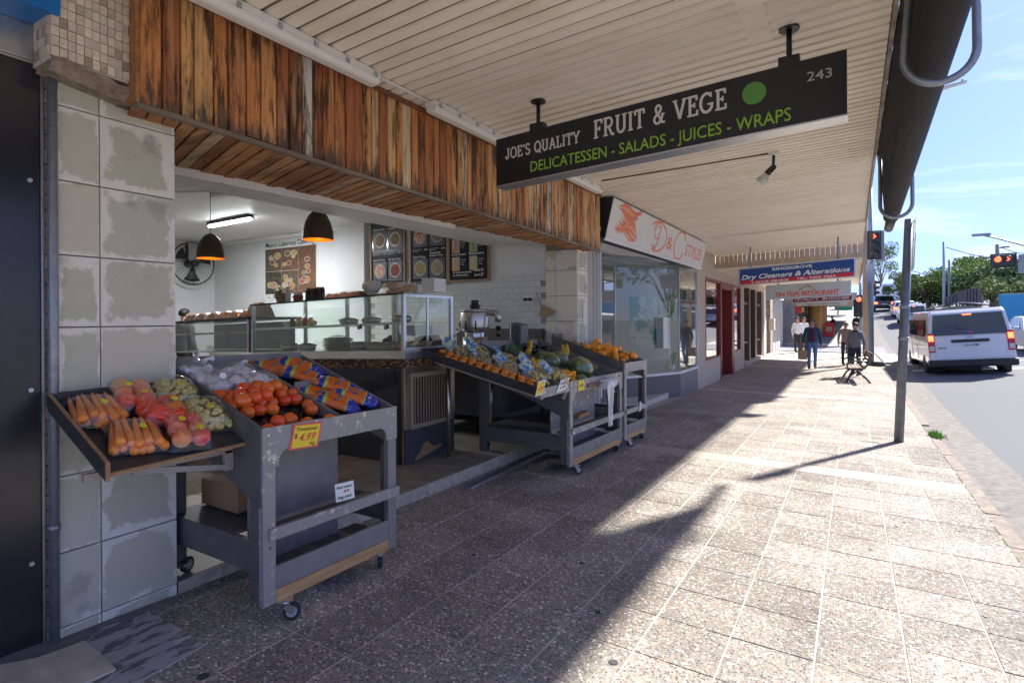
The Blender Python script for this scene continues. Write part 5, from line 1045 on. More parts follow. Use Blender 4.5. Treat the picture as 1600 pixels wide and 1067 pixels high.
for i, (x, w_, h, cc, lb) in enumerate(((-5.35,.3,.16,(.03,.03,.033),'black kitchen scale behind the case glass'),(-4.75,.34,.2,(.1,.08,.06),'dark wooden rack behind the case glass'))):
    t = thing('kitchen_scale' if i == 0 else 'wooden_rack', lb, 'kitchen item', (x,5.6,1.3)); mb = MB(); mb.prism([(-w_/2,0),(w_/2,0),(w_/2,h*.4),(w_/4,h),(-w_/3,h*.6)], lambda a,b,d: Vector((x+a,5.6+d,1.24+b)), -.1,.1); mb.build('body', P('item%d'%i, cc, .5), t, .005); mb = MB(); mb.ball((x+.05,5.48,1.24+h*.75),(.035,.02,.035),10,8); mb.build('dial', BLACKM, t)
# goods on top of the cases
def topz(x): return cz(x, zt+.013)
x = at(437,465,Y=4.7).x; z = topz(x); pt = thing('pot_plant', 'leafy green herb in a brown paper wrap standing on the display case', 'plant', (x,4.7,z)); mb = MB(); mb.lathe([(.055,0),(.09,.14),(.0,.14)], c=(x+.04,4.7,z), n=14); mb.build('paper_wrap', P('kraft', (.42,.29,.17), .8, col2=(.36,.24,.13), vs=8), pt)
mb = MB()
for k in range(150):
    a = rnd.uniform(0,6.28); r = abs(rnd.gauss(0,.09)); c = Vector((x+.0+r*1.4*math.cos(a),4.7+r*math.sin(a),z+.10+rnd.uniform(0,.13)-r*.35)); d = Vector((math.cos(a),math.sin(a),rnd.uniform(-.3,.6)))*.035; s_ = Vector((-math.sin(a),math.cos(a),0))*.014; mb.add([c-d*.6,c+s_,c+d,c-s_],[(0,1,2,3)])
o = mb.build('leaves', P('herb_green', (.1,.19,.05), .6, col2=(.05,.1,.03), vs=30), pt, clean=False); o['kind'] = 'stuff'
def jar(nm, px, r, h, mat, lb, cat, lid=None, Y=4.7, grp=None):
    x = at(px,470,Y=Y).x; z = topz(x); t = thing(nm, lb, cat, (x,Y,z), group=grp); mb = MB(); mb.lathe([(r*.95,0),(r,.01),(r,h*.9),(r*.85,h)], c=(x,Y,z), n=18); mb.build('body', mat, t)
    if lid: mb = MB(); mb.lathe([(r*.9,h+.001),(r*.92,h+lid[1]),(0,h+lid[1])], c=(x,Y,z), n=18); mb.build('lid', lid[0], t)
    return t
jar('squeeze_bottle', 450, .035, .17, P('bottle_pale', (.62,.68,.6), .4), 'pale plastic bottle with a green label beside the herb', 'bottle', (PLASW,.05)); jar('glass_jar', 466, .06, .1, P('jar_red', (.22,.05,.03), .3), 'glass jar of dark red preserves with white lid', 'jar', (PLASW,.06)); 
jar('black_canister', 486, .07, .16, P('canister_black', (.015,.015,.018), .3), 'black canister next to the red jar', 'canister', (P('bamboo', (.5,.33,.18), .6),.015), grp='black canisters on the case'); jar('black_canister', 499, .07, .17, P('canister_black', (.015,.015,.018)), 'black canister with its wooden lid showing, away from the jar', 'canister', (P('bamboo', (.5,.33,.18), .6),.015), Y=4.78, grp='black canisters on the case')
NUT = P('nuts', (.36,.2,.12), .7, col2=(.5,.34,.24), vs=50, bump=.6, bs=90); FALA = P('crumbed_balls', (.62,.36,.16), .7, col2=(.5,.27,.1), vs=40)
def pack2(px, w_, h, mat, lb, grp, Y=4.72, nm='nut_pack', cat='nut pack'):
    x = at(px,468,Y=Y).x; z = topz(x); t = thing(nm, lb, cat, (x,Y,z), group=grp); mb = MB(); mb.grid(lambda u,v: Vector((x+(u-.5)*w_, Y+(v-.5)*.18, z+h*(.75+rnd.uniform(-.08,.2)) if 0<u<1 and 0<v<1 else z)), 9, 6); mb.build('contents', mat, t); mb = MB(); mb.box((x-w_/2-.008,Y-.1,z+.001),(x+w_/2+.008,Y+.1,z+h)); mb.build('clear_tub', FILM, t, .008)
pack2(523,.2,.085,NUT,'clear tub of brown nuts next to the black canisters','tubs of nuts on the case'); pack2(544,.2,.09,NUT,'clear tub of brown nuts in the middle of the row','tubs of nuts on the case'); pack2(563,.16,.085,P('dark_dates', (.14,.05,.035), .6, col2=(.25,.1,.07), vs=30),'clear tub of dark dates beside the white plastic bag','tubs of nuts on the case')
mb = MB(); x = at(582,460,Y=4.75).x
for k in range(6): mb.ball((x+rnd.uniform(-.06,.06),4.75+rnd.uniform(-.05,.05),topz(x)+.06+rnd.uniform(0,.09)),(.07,.06,.06),10,7,wob=.2,rnd=rnd)
tag(mb.build('plastic_bag', BAGP), 'crumpled white plastic bag standing on the display case', 'plastic bag')
for (px, n_, lb) in ((617,12,'taller clear tub of crumbed balls on the display case'),(638,8,'lower clear tub of crumbed balls near the foam boxes')):
    x = at(px,460,Y=4.62).x; z = topz(x); t = thing('crumbed_ball_tub', lb, 'food tub', (x,4.62,z), group='tubs of crumbed balls')
    for k in range(n_): mb = MB(); mb.ball((x-.07+.045*(k%4),4.58+.04*((k//4)%2),z+.025+.042*(k//4)),.023,8,6); mb.build('crumbed_ball', FALA, t)
    mb = MB(); mb.box((x-.11,4.54,z+.001),(x+.11,4.7,z+.05*(n_/4)+.01)); mb.build('clear_tub', FILM, t, .01)
FOAM = P('foam_white', (.8,.8,.79), .6)
for k in range(7):
    x = at(676,455,Y=4.7).x; mb = MB(); mb.box((x-.09,4.62,topz(x)+.001+.021*k),(x+.09,4.82,topz(x)+.019+.021*k)); tag(mb.build('foam_container', FOAM, None, .004), 'white foam container stacked at the steel end of the display case', 'food container', 'stacked foam containers')
for i, (px, hh, lb) in enumerate(((604,.05,'white takeaway box behind the crumbed balls'),(650,.12,'translucent white takeaway boxes beside the foam stack'),(630,.16,'white lidded takeaway box stack behind the tubs'))):
    x = at(px,455,Y=5.0).x; mb = MB(); mb.prism([(-.1,0),(.1,0),(.12,hh),(-.12,hh)], lambda a,b,d: Vector((x+a,5.0+d,topz(x)+b+.001)), -.1,.1); tag(mb.build('takeaway_box', P('takeaway_white', (.7,.7,.7), .4), None, .006), lb, 'food container')
for i in range(6):
    x = -8.6+.28*i; mb = MB(); mb.grid(lambda u,v: Vector((x+(u-.5)*.3,4.72+(v-.5)*.25,cz(x,1.74)+.11*max(0,(1-abs(2*u-1)**3)*(1-abs(2*v-1)**3))**.5+rnd.uniform(-.01,.01))), 9, 7); tag(mb.build('bread_bag', P('bagged_bread', (.34,.2,.14), .25, col2=(.6,.52,.46), vs=16, coat=.6), None), 'clear bag of brown bread lying on top of the low case', 'bread bag', 'bags of brown bread on the low case')
mb = MB(); x = -7.02; mb.grid(lambda u,v: Vector((x+(u-.5)*.36,4.72+(v-.5)*.25,cz(x,1.74)+.2*max(0,(1-abs(2*u-1)**3)*(1-abs(2*v-1)**3))**.5+rnd.uniform(-.01,.01))), 9, 7); tag(mb.build('paper_bag', P('kraft', (.42,.29,.17))), 'brown paper bag at the end of the low case against the tall glass', 'paper bag')
# ================= WALL FITTINGS =================
def board_frame(nm, lb, cx, cz_, w_, h, cat, group):
    t = thing(nm, lb, cat, (cx,YW,cz_), group=group); y = YW-.002
    O = P('oak_frame', (.36,.23,.12), .6, col2=(.28,.17,.09), vs=6, st=(1,1,8)); f = .035
    for a in ((cx-w_/2,cz_-h/2,cx+w_/2,cz_-h/2+f),(cx-w_/2,cz_+h/2-f,cx+w_/2,cz_+h/2),(cx-w_/2,cz_-h/2+f,cx-w_/2+f,cz_+h/2-f),(cx+w_/2-f,cz_-h/2+f,cx+w_/2,cz_+h/2-f)):
        mb = MB(); mb.box((a[0],y-.045,a[1]),(a[2],y-.01,a[3])); mb.build('frame', O, t, .002)
    mb = MB(); mb.box((cx-w_/2+f,y-.03,cz_-h/2+f),(cx+w_/2-f,y-.014,cz_+h/2-f)); mb.build('menu_panel', P('menu_black', (.012,.012,.016), .12, spec=.6), t); return t
DISH = {'a':((.3,.12,.06),(.12,.16,.05)),'b':((.22,.13,.07),(.3,.2,.12)),'c':((.5,.06,.05),(.6,.5,.35)),'d':((.1,.13,.05),(.25,.22,.12)),'e':((.3,.05,.04),(.2,.04,.03)),'f':((.5,.1,.08),(.2,.35,.1)),'g':((.16,.2,.07),(.4,.3,.18)),'h':((.6,.08,.07),(.15,.3,.05))}
CER = P('plate_pale', (.36,.34,.31), .4); MGREY = P('menu_slate', (.06,.06,.075), .5)
def dish(t, x, z, r, key):
    y = YW-.035; mb = MB(); mb.box((x-r*1.25,y-.0012,z-r*1.35),(x+r*1.25,y,z+r*1.25)); mb.build('photo_panel', MGREY, t)
    mb = MB(); mb.cyl((x,y-.0036,z),(x,y-.0016,z),r,n=24,sm=False); mb.build('plate', CER, t); a, b_ = DISH[key]
    mb = MB(); mb.cyl((x,y-.006,z),(x,y-.004,z),r*.82,n=20,sm=False); mb.build('food', P('food_'+key, a, .7, col2=b_, vs=28, lo=.42, hi=.56, bump=.5, bs=60), t)
def mline(t, s, x, z, h, w_=None, bold=.02): text(s, (x,YW-.035,z), (1,0,0), (0,0,1), h, P('menu_white', (.75,.75,.73), .5), t, w=w_, bold=bold, ext=.001)
b1 = board_frame('menu_board', 'oak-framed black menu board of wraps furthest inside the shop', -7.22, 2.80, .86, 1.2, 'menu board', 'menu boards on the white wall')
b2 = board_frame('menu_board', 'oak-framed black menu board with four wrap plates between the other two', -6.25, 2.80, .86, 1.2, 'menu board', 'menu boards on the white wall')
b3 = board_frame('menu_board', 'oak-framed black menu board listing juices with prices 5 and 7 dollars', -5.40, 2.82, .84, 1.2, 'menu board', 'menu boards on the white wall')
for t, cx, its in ((b1,-7.22,(('Chicken Wrap','b'),('Vegetarian Wrap','a'),('Sweet Shred Wrap','c'),('Old Style Wrap','e'))),(b2,-6.25,(('Kafta Wrap','c'),('Falafel Wrap','d'),('Salad Wrap','f'),('Vegetarian\nKebbe Wrap','g')))):
    for i, (nm_, k_) in enumerate(its):
        x = cx-.19+.38*(i%2); z = 3.05-.56*(i//2); dish(t, x, z, .135, k_); mline(t, nm_, x-.17, z+.185, .04 if '\n' not in nm_ else .09, .3); mline(t, 'tomato, lettuce &', x-.17, z-.235, .018, .2, 0); mline(t, 'garlic sauce', x-.17, z-.262, .018, .14, 0); mline(t, '$9.90', x+.09, z-.25, .028, .08)
for i, (nm_, cc) in enumerate((('Tropical Juice',(.7,.45,.1)),('Berry Juice',(.5,.1,.1)),('Watermelon Juice',(.75,.12,.1)),('Green Juice',(.12,.3,.05)),('Immune Booster',(.75,.3,.05)),('Pineapple Express',(.65,.5,.15)))):
    x = -5.74+.36*(i%2); z = 3.12-.295*(i//2); y = YW-.035; mline(b3, nm_, x-.01, z+.135, .038, .3); mb = MB(); mb.box((x,y-.0014,z-.12),(x+.16,y,z+.11)); mb.build('photo_panel', P('photo_pale', (.42,.43,.4), .5), b3); mb = MB(); mb.box((x+.05,y-.004,z-.06),(x+.1,y-.0016,z+.09)); mb.build('glass_picture', P('juice%d'%i, cc, .5), b3); mb = MB(); mb.cyl((x+.08,y-.0062,z-.075),(x+.08,y-.0044,z-.075),.055,n=16,sm=False); mb.build('fruit_picture', P('fruitpic%d'%i, cc, .6, col2=(.6,.4,.2), vs=40, lo=.45, hi=.55), b3)
    for q in range(3): mline(b3, ('pineapple,','apple &','orange')[q], x+.18, z+.05-.04*q, .02, None, 0)
mline(b3, 'Or create your own from\nthe above ingredients', -5.72, 2.31, .09, .38); mline(b3, 'Small $5', -5.28, 2.385, .045, .18); mline(b3, 'Large $7', -5.28, 2.31, .045, .18)
# catering poster
x0, x1 = -10.85, -9.2; zt_, zb2 = 3.13, 2.16; t = thing('catering_poster', 'white poster of food photos reading Mum\'s Lebanese Catering', 'poster', (-10,YW,2.6)); y = YW-.002
mb = MB(); mb.box((x0-.02,y-.008,2.02),(x1+.02,y,3.33)); mb.build('sheet', P('poster_white', (.66,.68,.67), .3), t)
text("Mum's Lebanese Catering", (x0+.02,y-.009,3.165), (1,0,0), (0,0,1), .105, INK, t, w=1.58, ext=.001, bold=.006); text('Enquire within', (x0+.35,y-.009,2.055), (1,0,0), (0,0,1), .085, INK, t, w=.9, ext=.001)
rr = random.Random(4)
for i in range(3):
    for j in range(2 if i < 2 else 1):
        a = x0+.55*i; h_ = (zt_-zb2)/(2 if i < 2 else 1); mb = MB(); mb.box((a,y-.0095,zb2+h_*j),(a+.545,y-.0082,zb2+h_*(j+1)-.006)); ph = mb.build('photo', P('photo%d%d'%(i,j), rr.choice(((.05,.035,.03),(.03,.03,.035),(.12,.07,.05))), .3, col2=rr.choice(((.18,.09,.04),(.1,.1,.06))), vs=12, lo=.48, hi=.58), t)
        for k in range(5 if i < 2 else 7):
            cx = a+rr.uniform(.1,.44); c2 = zb2+h_*j+rr.uniform(.12,h_-.12); w_ = rr.uniform(.05,.1); cc = rr.choice(((.45,.2,.05),(.3,.06,.03),(.5,.38,.1),(.15,.18,.05),(.55,.45,.32))); M3 = Matrix.Scale(rr.uniform(.5,.8),3,(0,0,1)); mb = MB(); yy = y-.0105-.0012*k
            mb.prism([(w_*1.25*math.cos(q*.393),w_*.8*math.sin(q*.393)) for q in range(16)], lambda p,q,d: Vector((cx+p,yy-d,c2+q)), 0,.0005,0); mb.prism([(w_*math.cos(q*.393),w_*.6*math.sin(q*.393)) for q in range(16)], lambda p,q,d: Vector((cx+p,yy-.0005-d,c2+q)), 0,.0004,1); mb.build('dish_picture', [CER, P('dp%d'%(int(cc[0]*100)), cc, .7, col2=(.2,.1,.05), vs=30, lo=.45, hi=.6)], ph)
# wall fan
fc = Vector((-12.55, at(300,412,X=-12.55).y, at(300,412,X=-12.55).z)); t = thing('wall_fan', 'large black industrial wall fan with wire cage high on the back wall', 'fan', fc); Rf = .47
mb = MB(); mb.tube([fc+Vector((.05,Rf*math.cos(R(a)),Rf*math.sin(R(a)))) for a in range(0,360,12)],.014,6,closed=True); mb.build('cage_rim', BLACKM, t)
sm = MB(); sm.tube([(.16,.05,0),(.13,.2,0),(.05,Rf,0)],.0035,4); wr = sm.mesh('cage_wire', BLACKM)
for k in range(36): piece('cage_wire', wr, t, fc, (R(10*k),0,0))
for k in range(3):
    mb = MB(); a0 = R(120*k+25)
    def f(u,v): a = a0+(v-.5)*.85*(.35+.65*u); r = .06+.34*u; return fc+Vector((.05+.06*(v-.5), r*math.cos(a), r*math.sin(a)))
    mb.grid(f,6,6); o = mb.build('blade', BLACKM, t); sd = o.modifiers.new('s','SOLIDIFY'); sd.thickness = .006
mb = MB(); mb.cyl(fc+Vector((-.2,0,0)),fc+Vector((.17,0,0)),.07,n=16); mb.cyl(fc+Vector((-.2,0,0)),fc+Vector((-.2,0,.6)),.03,n=8); mb.build('motor', BLACKM, t)
# pendants
SHADE = P('pendant_bronze', (.09,.06,.04), .45, .5, col2=(.5,.3,.12), vs=110, lo=.6, hi=.66); GOLDI = P('pendant_gold', (.75,.32,.04), .35, .6)
BULB = P('bulb_glow', (1,.62,.25), emis=14)
for (px, pyb, D, pyt, lb) in ((329,404,7.6,365,'bronze dome pendant lamp in front of the black wall fan'),(497,375,6.6,328,'bronze dome pendant lamp above the glass display case')):
    b0 = at(px,pyb,D=D); r = .175; h = at(px,pyt,D=D).z-b0.z; t = thing('pendant_lamp', lb, 'pendant lamp', b0, group='bronze pendant lamps')
    pr = [(r,0),(r*1.0,h*.1),(r*.97,h*.3),(r*.86,h*.55),(r*.64,h*.78),(r*.38,h*.93),(r*.1,h)]
    mb = MB(); mb.lathe(pr, c=b0, n=28); mb.f = [q for q in mb.f if len(q) == 4]; mb.m = mb.m[:len(mb.f)]; mb.sm = mb.sm[:len(mb.f)]; mb.build('shade', SHADE, t)
    mb = MB(); mb.lathe([(a*.985,z_-.003*(i>0)) for i,(a,z_) in enumerate(pr)], c=b0, n=28); mb.f = [q for q in mb.f if len(q) == 4]; mb.m = mb.m[:len(mb.f)]; mb.sm = mb.sm[:len(mb.f)]; mb.build('shade_lining', GOLDI, t)
    mb = MB(); mb.cyl(b0+Vector((0,0,h)),Vector((b0.x,b0.y,3.39)),.004,n=6); mb.build('cord', BLACKM, t); mb = MB(); mb.cyl((b0.x,b0.y,3.375),(b0.x,b0.y,3.399),.05,n=14); mb.build('ceiling_rose', BLACKM, t); mb = MB(); mb.ball(b0+Vector((0,0,h*.45)),.035,12,8); mb.cyl(b0+Vector((0,0,h*.55)),b0+Vector((0,0,h*.98)),.02,n=8,mi=1); mb.build('bulb', [BULB, BLACKM], t)
# ceiling tube light (lit)
a = at(329,353,D=8.2); b_ = at(392,341,D=8.5); zc = 3.385; a = at(327,354,Z=3.32); b_ = at(392,342,Z=3.32); t = thing('tube_light', 'lit fluorescent tube light in a black holder on the shop ceiling', 'tube light', (a+b_)/2)
d = (b_-a); mb = MB(); mb.bar(a+Vector((0,0,.045)),b_+Vector((0,0,.045)),.1,.05); mb.build('holder', BLACKM, t); mb = MB(); mb.cyl(a+d*.01,b_-d*.01,.028,n=10); mb.build('tube', P('tube_glow', (.95,.98,1), emis=5), t)
al = bpy.data.lights.new('tube_light', 'AREA'); al.shape = 'RECTANGLE'; al.size = d.length; al.size_y = .08; al.energy = 18; al.color = (.95,.97,1); ao = bpy.data.objects.new('tube_lamp', al); C.objects.link(ao); ao.location = (a+b_)/2-Vector((0,0,.035)); ao.rotation_euler = (0,0,math.atan2(d.y,d.x))
mb = MB(); p0 = at(345,300,Z=3.36); mb.obox((p0.x,p0.y,3.34),(.35,.12,.1)); tag(mb.build('junction_box', PLASW, None, .008), 'white junction box with cables on the shop ceiling', 'junction box')
mb = MB(); mb.tube([(p0.x+.1,p0.y,3.37),(p0.x-.5,p0.y-.3,3.36),(p0.x-.9,p0.y-1.2,3.37)],.02,6); tag(mb.build('ceiling_duct', PLASW), 'white conduit running across the shop ceiling', 'conduit')
# ================= BENCH WITH JUICERS =================
t = thing('steel_bench', 'stainless bench under the tiled wall carrying the juicers', 'bench', (-4.6,6.7,FZ)); mb = MB(); mb.box((-5.6,5.95,1.02),(-3.98,7.42,1.06)); mb.build('bench_top', STEEL, t, .003)
for x,y in ((-5.55,6.0),(-4.02,6.0),(-5.55,7.36),(-4.02,7.36)): mb = MB(); mb.cyl((x,y,FZ),(x,y,1.02),.022,n=10); mb.build('leg', STEEL, t)
mb = MB(); mb.box((-5.5,6.1,.3),(-4.05,7.3,1.0)); mb.build('cupboard', TROLD, t)
mb = MB(); mb.box((-5.6,7.35,1.06),(-3.99,7.42,1.45)); mb.build('splashback', TROLD, t)
STW = P('cast_alloy', (.7,.69,.66), .35, .85, col2=(.55,.54,.52), vs=5)
jc = Vector((-4.42,6.15,1.06)); jc.x = at(742,500,Y=6.15).x; t = thing('cold_press_juicer', 'big cast metal juicer with side spout and white pusher knob', 'juicer', jc)
def lt(pr, mat, nm, c=jc, n=24): mb = MB(); mb.lathe(pr, c=c, n=n); return mb.build(nm, mat, t)
lt([(.17,0),(.17,.07),(.13,.09)], STW, 'base'); lt([(.125,.09),(.125,.36)], STEEL, 'motor_body'); lt([(.14,.362),(.19,.40),(.2,.44),(.2,.62),(.19,.64)], STW, 'bowl'); lt([(.2,.642),(.19,.665),(.07,.68),(.05,.72)], STW, 'lid'); lt([(.02,.725),(.045,.735),(.05,.765),(.03,.79),(0,.79)], PLASW, 'pusher_knob')
mb = MB(); mb.tube([jc+Vector(q) for q in ((.12,-.02,.63),(.22,.02,.63),(.31,.04,.62),(.345,.045,.58),(.345,.045,.5))],.045,12); mb.build('spout', STW, t); mb = MB(); mb.tube([jc+Vector((.20*math.cos(a),.20*math.sin(a),.42)) for a in (-2.3,-2.1)]+[jc+Vector((-.2,-.22,.3))],.012,6); mb.build('clamp_handle', STW, t)
for a in (-2.3,-1.6,-.9): mb = MB(); p = jc+Vector((.195*math.cos(a),.195*math.sin(a),.46)); mb.tube([p+Vector((0,0,-.06)),p+Vector((.02*math.cos(a),.02*math.sin(a),.0)),p+Vector((0,0,.06))],.009,6); mb.build('clamp', BLACKM, t)
mb = MB(); mb.box((jc.x-.05,jc.y-.127,jc.z+.14),(jc.x+.06,jc.y-.124,jc.z+.34)); mb.build('label', P('label_grey', (.4,.42,.44), .4), t)
mb = MB(); mb.prism([(-.1,0),(.12,0),(.16,.1),(.05,.12)], lambda p,q,d: Vector((jc.x+.1+p,jc.y-.2+d,jc.z+q)), -.06,.06); mb.build('chute', STW, t, .005)
jc = Vector((-4.3,6.3,1.06)); jc.x = at(793,500,Y=6.3).x; t = thing('electric_juicer', 'brushed steel electric juicer with tall black feed tube', 'juicer', jc)
lt([(.14,0),(.14,.02)], BLACKM, 'foot'); lt([(.135,.02),(.138,.3),(.138,.5),(.13,.5)], STEEL, 'body'); lt([(.14,.502),(.15,.53),(.13,.57),(.07,.60)], P('black_plastic', (.02,.02,.022), .3), 'lid', n=24); lt([(.068,.60),(.068,.72),(.08,.725),(.08,.735),(0,.735)], P('black_plastic', (.02,.02,.022)), 'feed_tube'); lt([(.05,.737),(.055,.78),(.045,.8),(0,.8)], P('black_plastic', (.02,.02,.022)), 'pusher')
mb = MB(); mb.cyl(jc+Vector((-.06,-.115,.42)),jc+Vector((-.065,-.15,.42)),.035,n=14); mb.cyl(jc+Vector((-.06,-.115,.33)),jc+Vector((-.065,-.15,.33)),.025,n=14); mb.build('dial', BLACKM, t); mb = MB(); mb.obox(jc+Vector((.115,-.1,.25)),(.03,.05,.5)); mb.build('safety_arm', STEEL, t, .006); mb = MB(); mb.prism([(.0,0),(.12,0),(.13,.46),(.0,.5)], lambda p,q,d: jc+Vector((.14+p,d,q)), -.1,.1); mb.build('pulp_bin', P('grey_plastic', (.1,.1,.105), .35), t, .02)
jc = Vector((-4.0,6.7,1.06)); jc.x = at(823,500,Y=6.7).x; t = thing('blender', 'kitchen blender with clear jug and dark lid', 'blender', jc); lt([(.11,0),(.1,.2),(.07,.24)], BLACKM, 'base'); lt([(.07,.242),(.1,.55),(.098,.55)], P('jug_clear', (.3,.32,.33), .1, trans=.6), 'jug'); lt([(.105,.552),(.105,.62),(.06,.65),(0,.65)], BLACKM, 'lid')
jc = Vector((-3.97,6.45,1.06)); jc.x = at(819,510,Y=6.4).x; t = thing('blue_tub', 'bright blue plastic tub in front of the blender', 'tub', jc); lt([(.07,0),(.075,.21),(.071,.21),(.066,.01),(0,.01)], P('blue_tub', (.0,.28,.5), .35), 'tub')
t = thing('steel_pot', 'wide steel pot at the end of the bench', 'pot', (-3.95,7.05,1.06)); jc = Vector((at(855,505,Y=7.0).x,7.0,1.06)); lt([(.16,0),(.17,.3),(.165,.3),(.155,.02),(0,.02)], STEEL, 'pot'); mb = MB(); mb.obox(jc+Vector((-.06,-.165,.2)),(.1,.004,.12)); mb.build('label', P('label_brown', (.2,.15,.1), .6), t)
t = thing('paper_cups', 'stack of clear cups beside the blender', 'cups', (-4,6.5,1.06)); jc = Vector((at(833,505,Y=6.6).x,6.6,1.06)); lt([(.035,.0),(.045,.3),(.045,.42)], FILM, 'cup_stack')
mb = MB(); q = at(853,487,Y=7.38); mb.prism([(-.12,-.06),(-.02,-.09),(.12,-.05),(.16,.0),(.05,.07),(-.08,.05)], lambda a,b,d: Vector((q.x+a,q.y+d,q.z+b)), -.01,.0); mb.bar((q.x-.05,q.y-.012,q.z+.04),(q.x-.16,q.y-.012,q.z+.3),.02,.008); tag(mb.build('wooden_paddle', P('kraft', (.42,.29,.17))), 'brown wooden paddle board leaning on the tiled wall', 'paddle board')
q = at(826,468,Y=7.43); t = thing('power_socket', 'white power socket with two black plugs on the tiled wall', 'socket', q); mb = MB(); mb.box((q.x-.08,YW-.025,q.z-.05),(q.x+.1,YW-.016,q.z+.06)); mb.build('plate', PLASW, t)
for k in (-1,1): mb = MB(); mb.cyl((q.x+.04*k,YW-.08,q.z),(q.x+.04*k,YW-.026,q.z),.025,n=10); mb.build('plug', BLACKM, t)
mb = MB(); mb.lathe([(.05,0),(.055,.25),(.05,.25)], c=(at(706,520,Y=6.0).x,6.0,1.06), n=14); tag(mb.build('chopping_board_stand', P('board_wood', (.5,.32,.17), .6)), 'pale timber utensil holder beside the glass case', 'holder')

# trays of food in the case
FC = [((.5,.2,.06),(.3,.35,.1)),((.16,.3,.06),(.5,.55,.2)),((.6,.45,.2),(.75,.68,.5)),((.5,.08,.04),(.3,.2,.08)),((.35,.2,.1),(.55,.4,.25)),((.6,.5,.12),(.4,.25,.08))]
for i, x in enumerate((-6.6,-6.25,-5.25,-4.98,-4.72,-6.62,-6.3,-5.5,-5.1,-4.6)):
    up_ = i > 4; y = 4.9 if not up_ else 4.95; z = cz(x, zb_+.004) if not up_ else cz(x, 1.58); lb = ('steel tray of mixed salad at the far end of the case floor','steel tray of green salad beside the end post','steel tray of pale dip in the middle of the case floor','steel tray of red salad right of the bread stack','steel tray of brown rice near the steel corner','steel bowl of yellow salad at the far end of the glass shelf','steel bowl of greens beside the drink cans','steel bowl of pale dip in the middle of the glass shelf','steel bowl of red salad under the foam boxes','steel bowl of golden pastry at the corner end of the shelf')[i]
    t = thing('food_tray', lb, 'food tray', (x,y,z), group='food trays in the display case'); w_ = .13; mb = MB(); mb.lathe([(w_*.8,0),(w_,.07),(w_*.97,.07),(w_*.78,.008),(0,.008)], c=(x,y,z), n=18); mb.build('steel_tray', STEEL, t); a_, b2_ = FC[i%6]; rr = random.Random(i); mb = MB(); mb.lathe([(w_*.9,.05),(w_*.7,.075+rr.uniform(0,.02)),(w_*.3,.09),(0,.095)], c=(x,y,z), n=16); mb.build('salad', P('salad%d'%(i%6), a_, .7, col2=b2_, vs=45, bump=.8, bs=60, lo=.45, hi=.58), t)
for i, (x, y, hh) in enumerate(((-6.1,6.9,.22),(-5.9,7.0,.28),(-5.72,6.9,.2))):
    t = thing('sauce_bottle', ('dark sauce bottle behind the case nearest the pilaster','tall pale bottle behind the case','short red bottle behind the case')[i], 'bottle', (x,y,1.06)); mb = MB(); mb.lathe([(.04,0),(.042,hh*.7),(.015,hh*.85),(.015,hh)], c=(x,y,1.065), n=12); mb.build('body', P('bott%d'%i, ((.06,.03,.02),(.6,.6,.5),(.5,.05,.03))[i], .25), t); mb = MB(); mb.cyl((x,y,1.066+hh),(x,y,1.086+hh),.017,n=10); mb.build('cap', BLACKM, t)
t = thing('back_bench', 'long pale work bench along the wall behind the display cases', 'bench', (-8,7.0,FZ)); mb = MB(); mb.box((-12,6.8,.9),(-5.65,7.34,1.06)); mb.build('bench_top', STEEL, t); mb = MB(); mb.box((-12,6.85,FZ),(-5.65,7.34,.9)); mb.build('cupboard', P('bench_white', (.6,.6,.59), .5), t)
# ================= SALON =================
sal = thing('hair_salon', 'hair salon shopfront with big angled glass windows under a long sign', 'shop', (-3.44,11.5,0))
def wallX(a, b, mat, nm, parent, bev=0): mb = MB(); mb.box(a, b); return mb.build(nm, mat, parent, bev)
MOSG = P('grey_mosaic', (.42,.41,.39), .5, col2=(.3,.29,.28), vs=60)
sm = MB(); sm.box((-.006,-.05,-.026),(.006,.05,.026)); mt2 = sm.mesh('mosaic_tile', MOSG); jb = wallX((-3.7,7.795,-.3),(-3.45,8.3,2.9), P('jamb_grey', (.4,.39,.37), .8), 'jamb', sal)
for k in range(50):
    for j in range(2): piece('mosaic_tile', mt2, jb, (-3.446, 8.06+.13*j+(.03 if k%2 else 0), -.1+.056*k))
GLZ = [(-3.46,8.32),(-4.35,10.05),(-4.3,11.15),(-3.46,13.05),(-3.46,14.75)]
FRM = ALU
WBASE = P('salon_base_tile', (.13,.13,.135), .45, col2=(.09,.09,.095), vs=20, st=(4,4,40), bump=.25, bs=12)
def seg(p, q, z0, z1, th, mat, nm, bev=0): 
    p = Vector((p[0],p[1],0)); q = Vector((q[0],q[1],0)); d = (q-p); n = Vector((d.y,-d.x,0)).normalized()*th/2; mb = MB(); Z = Vector((0,0,1))
    mb.hexa([p-n+Z*z0,p+n+Z*z0,q+n+Z*z0,q-n+Z*z0,p-n+Z*z1,p+n+Z*z1,q+n+Z*z1,q-n+Z*z1]); return mb.build(nm, mat, sal, bev)
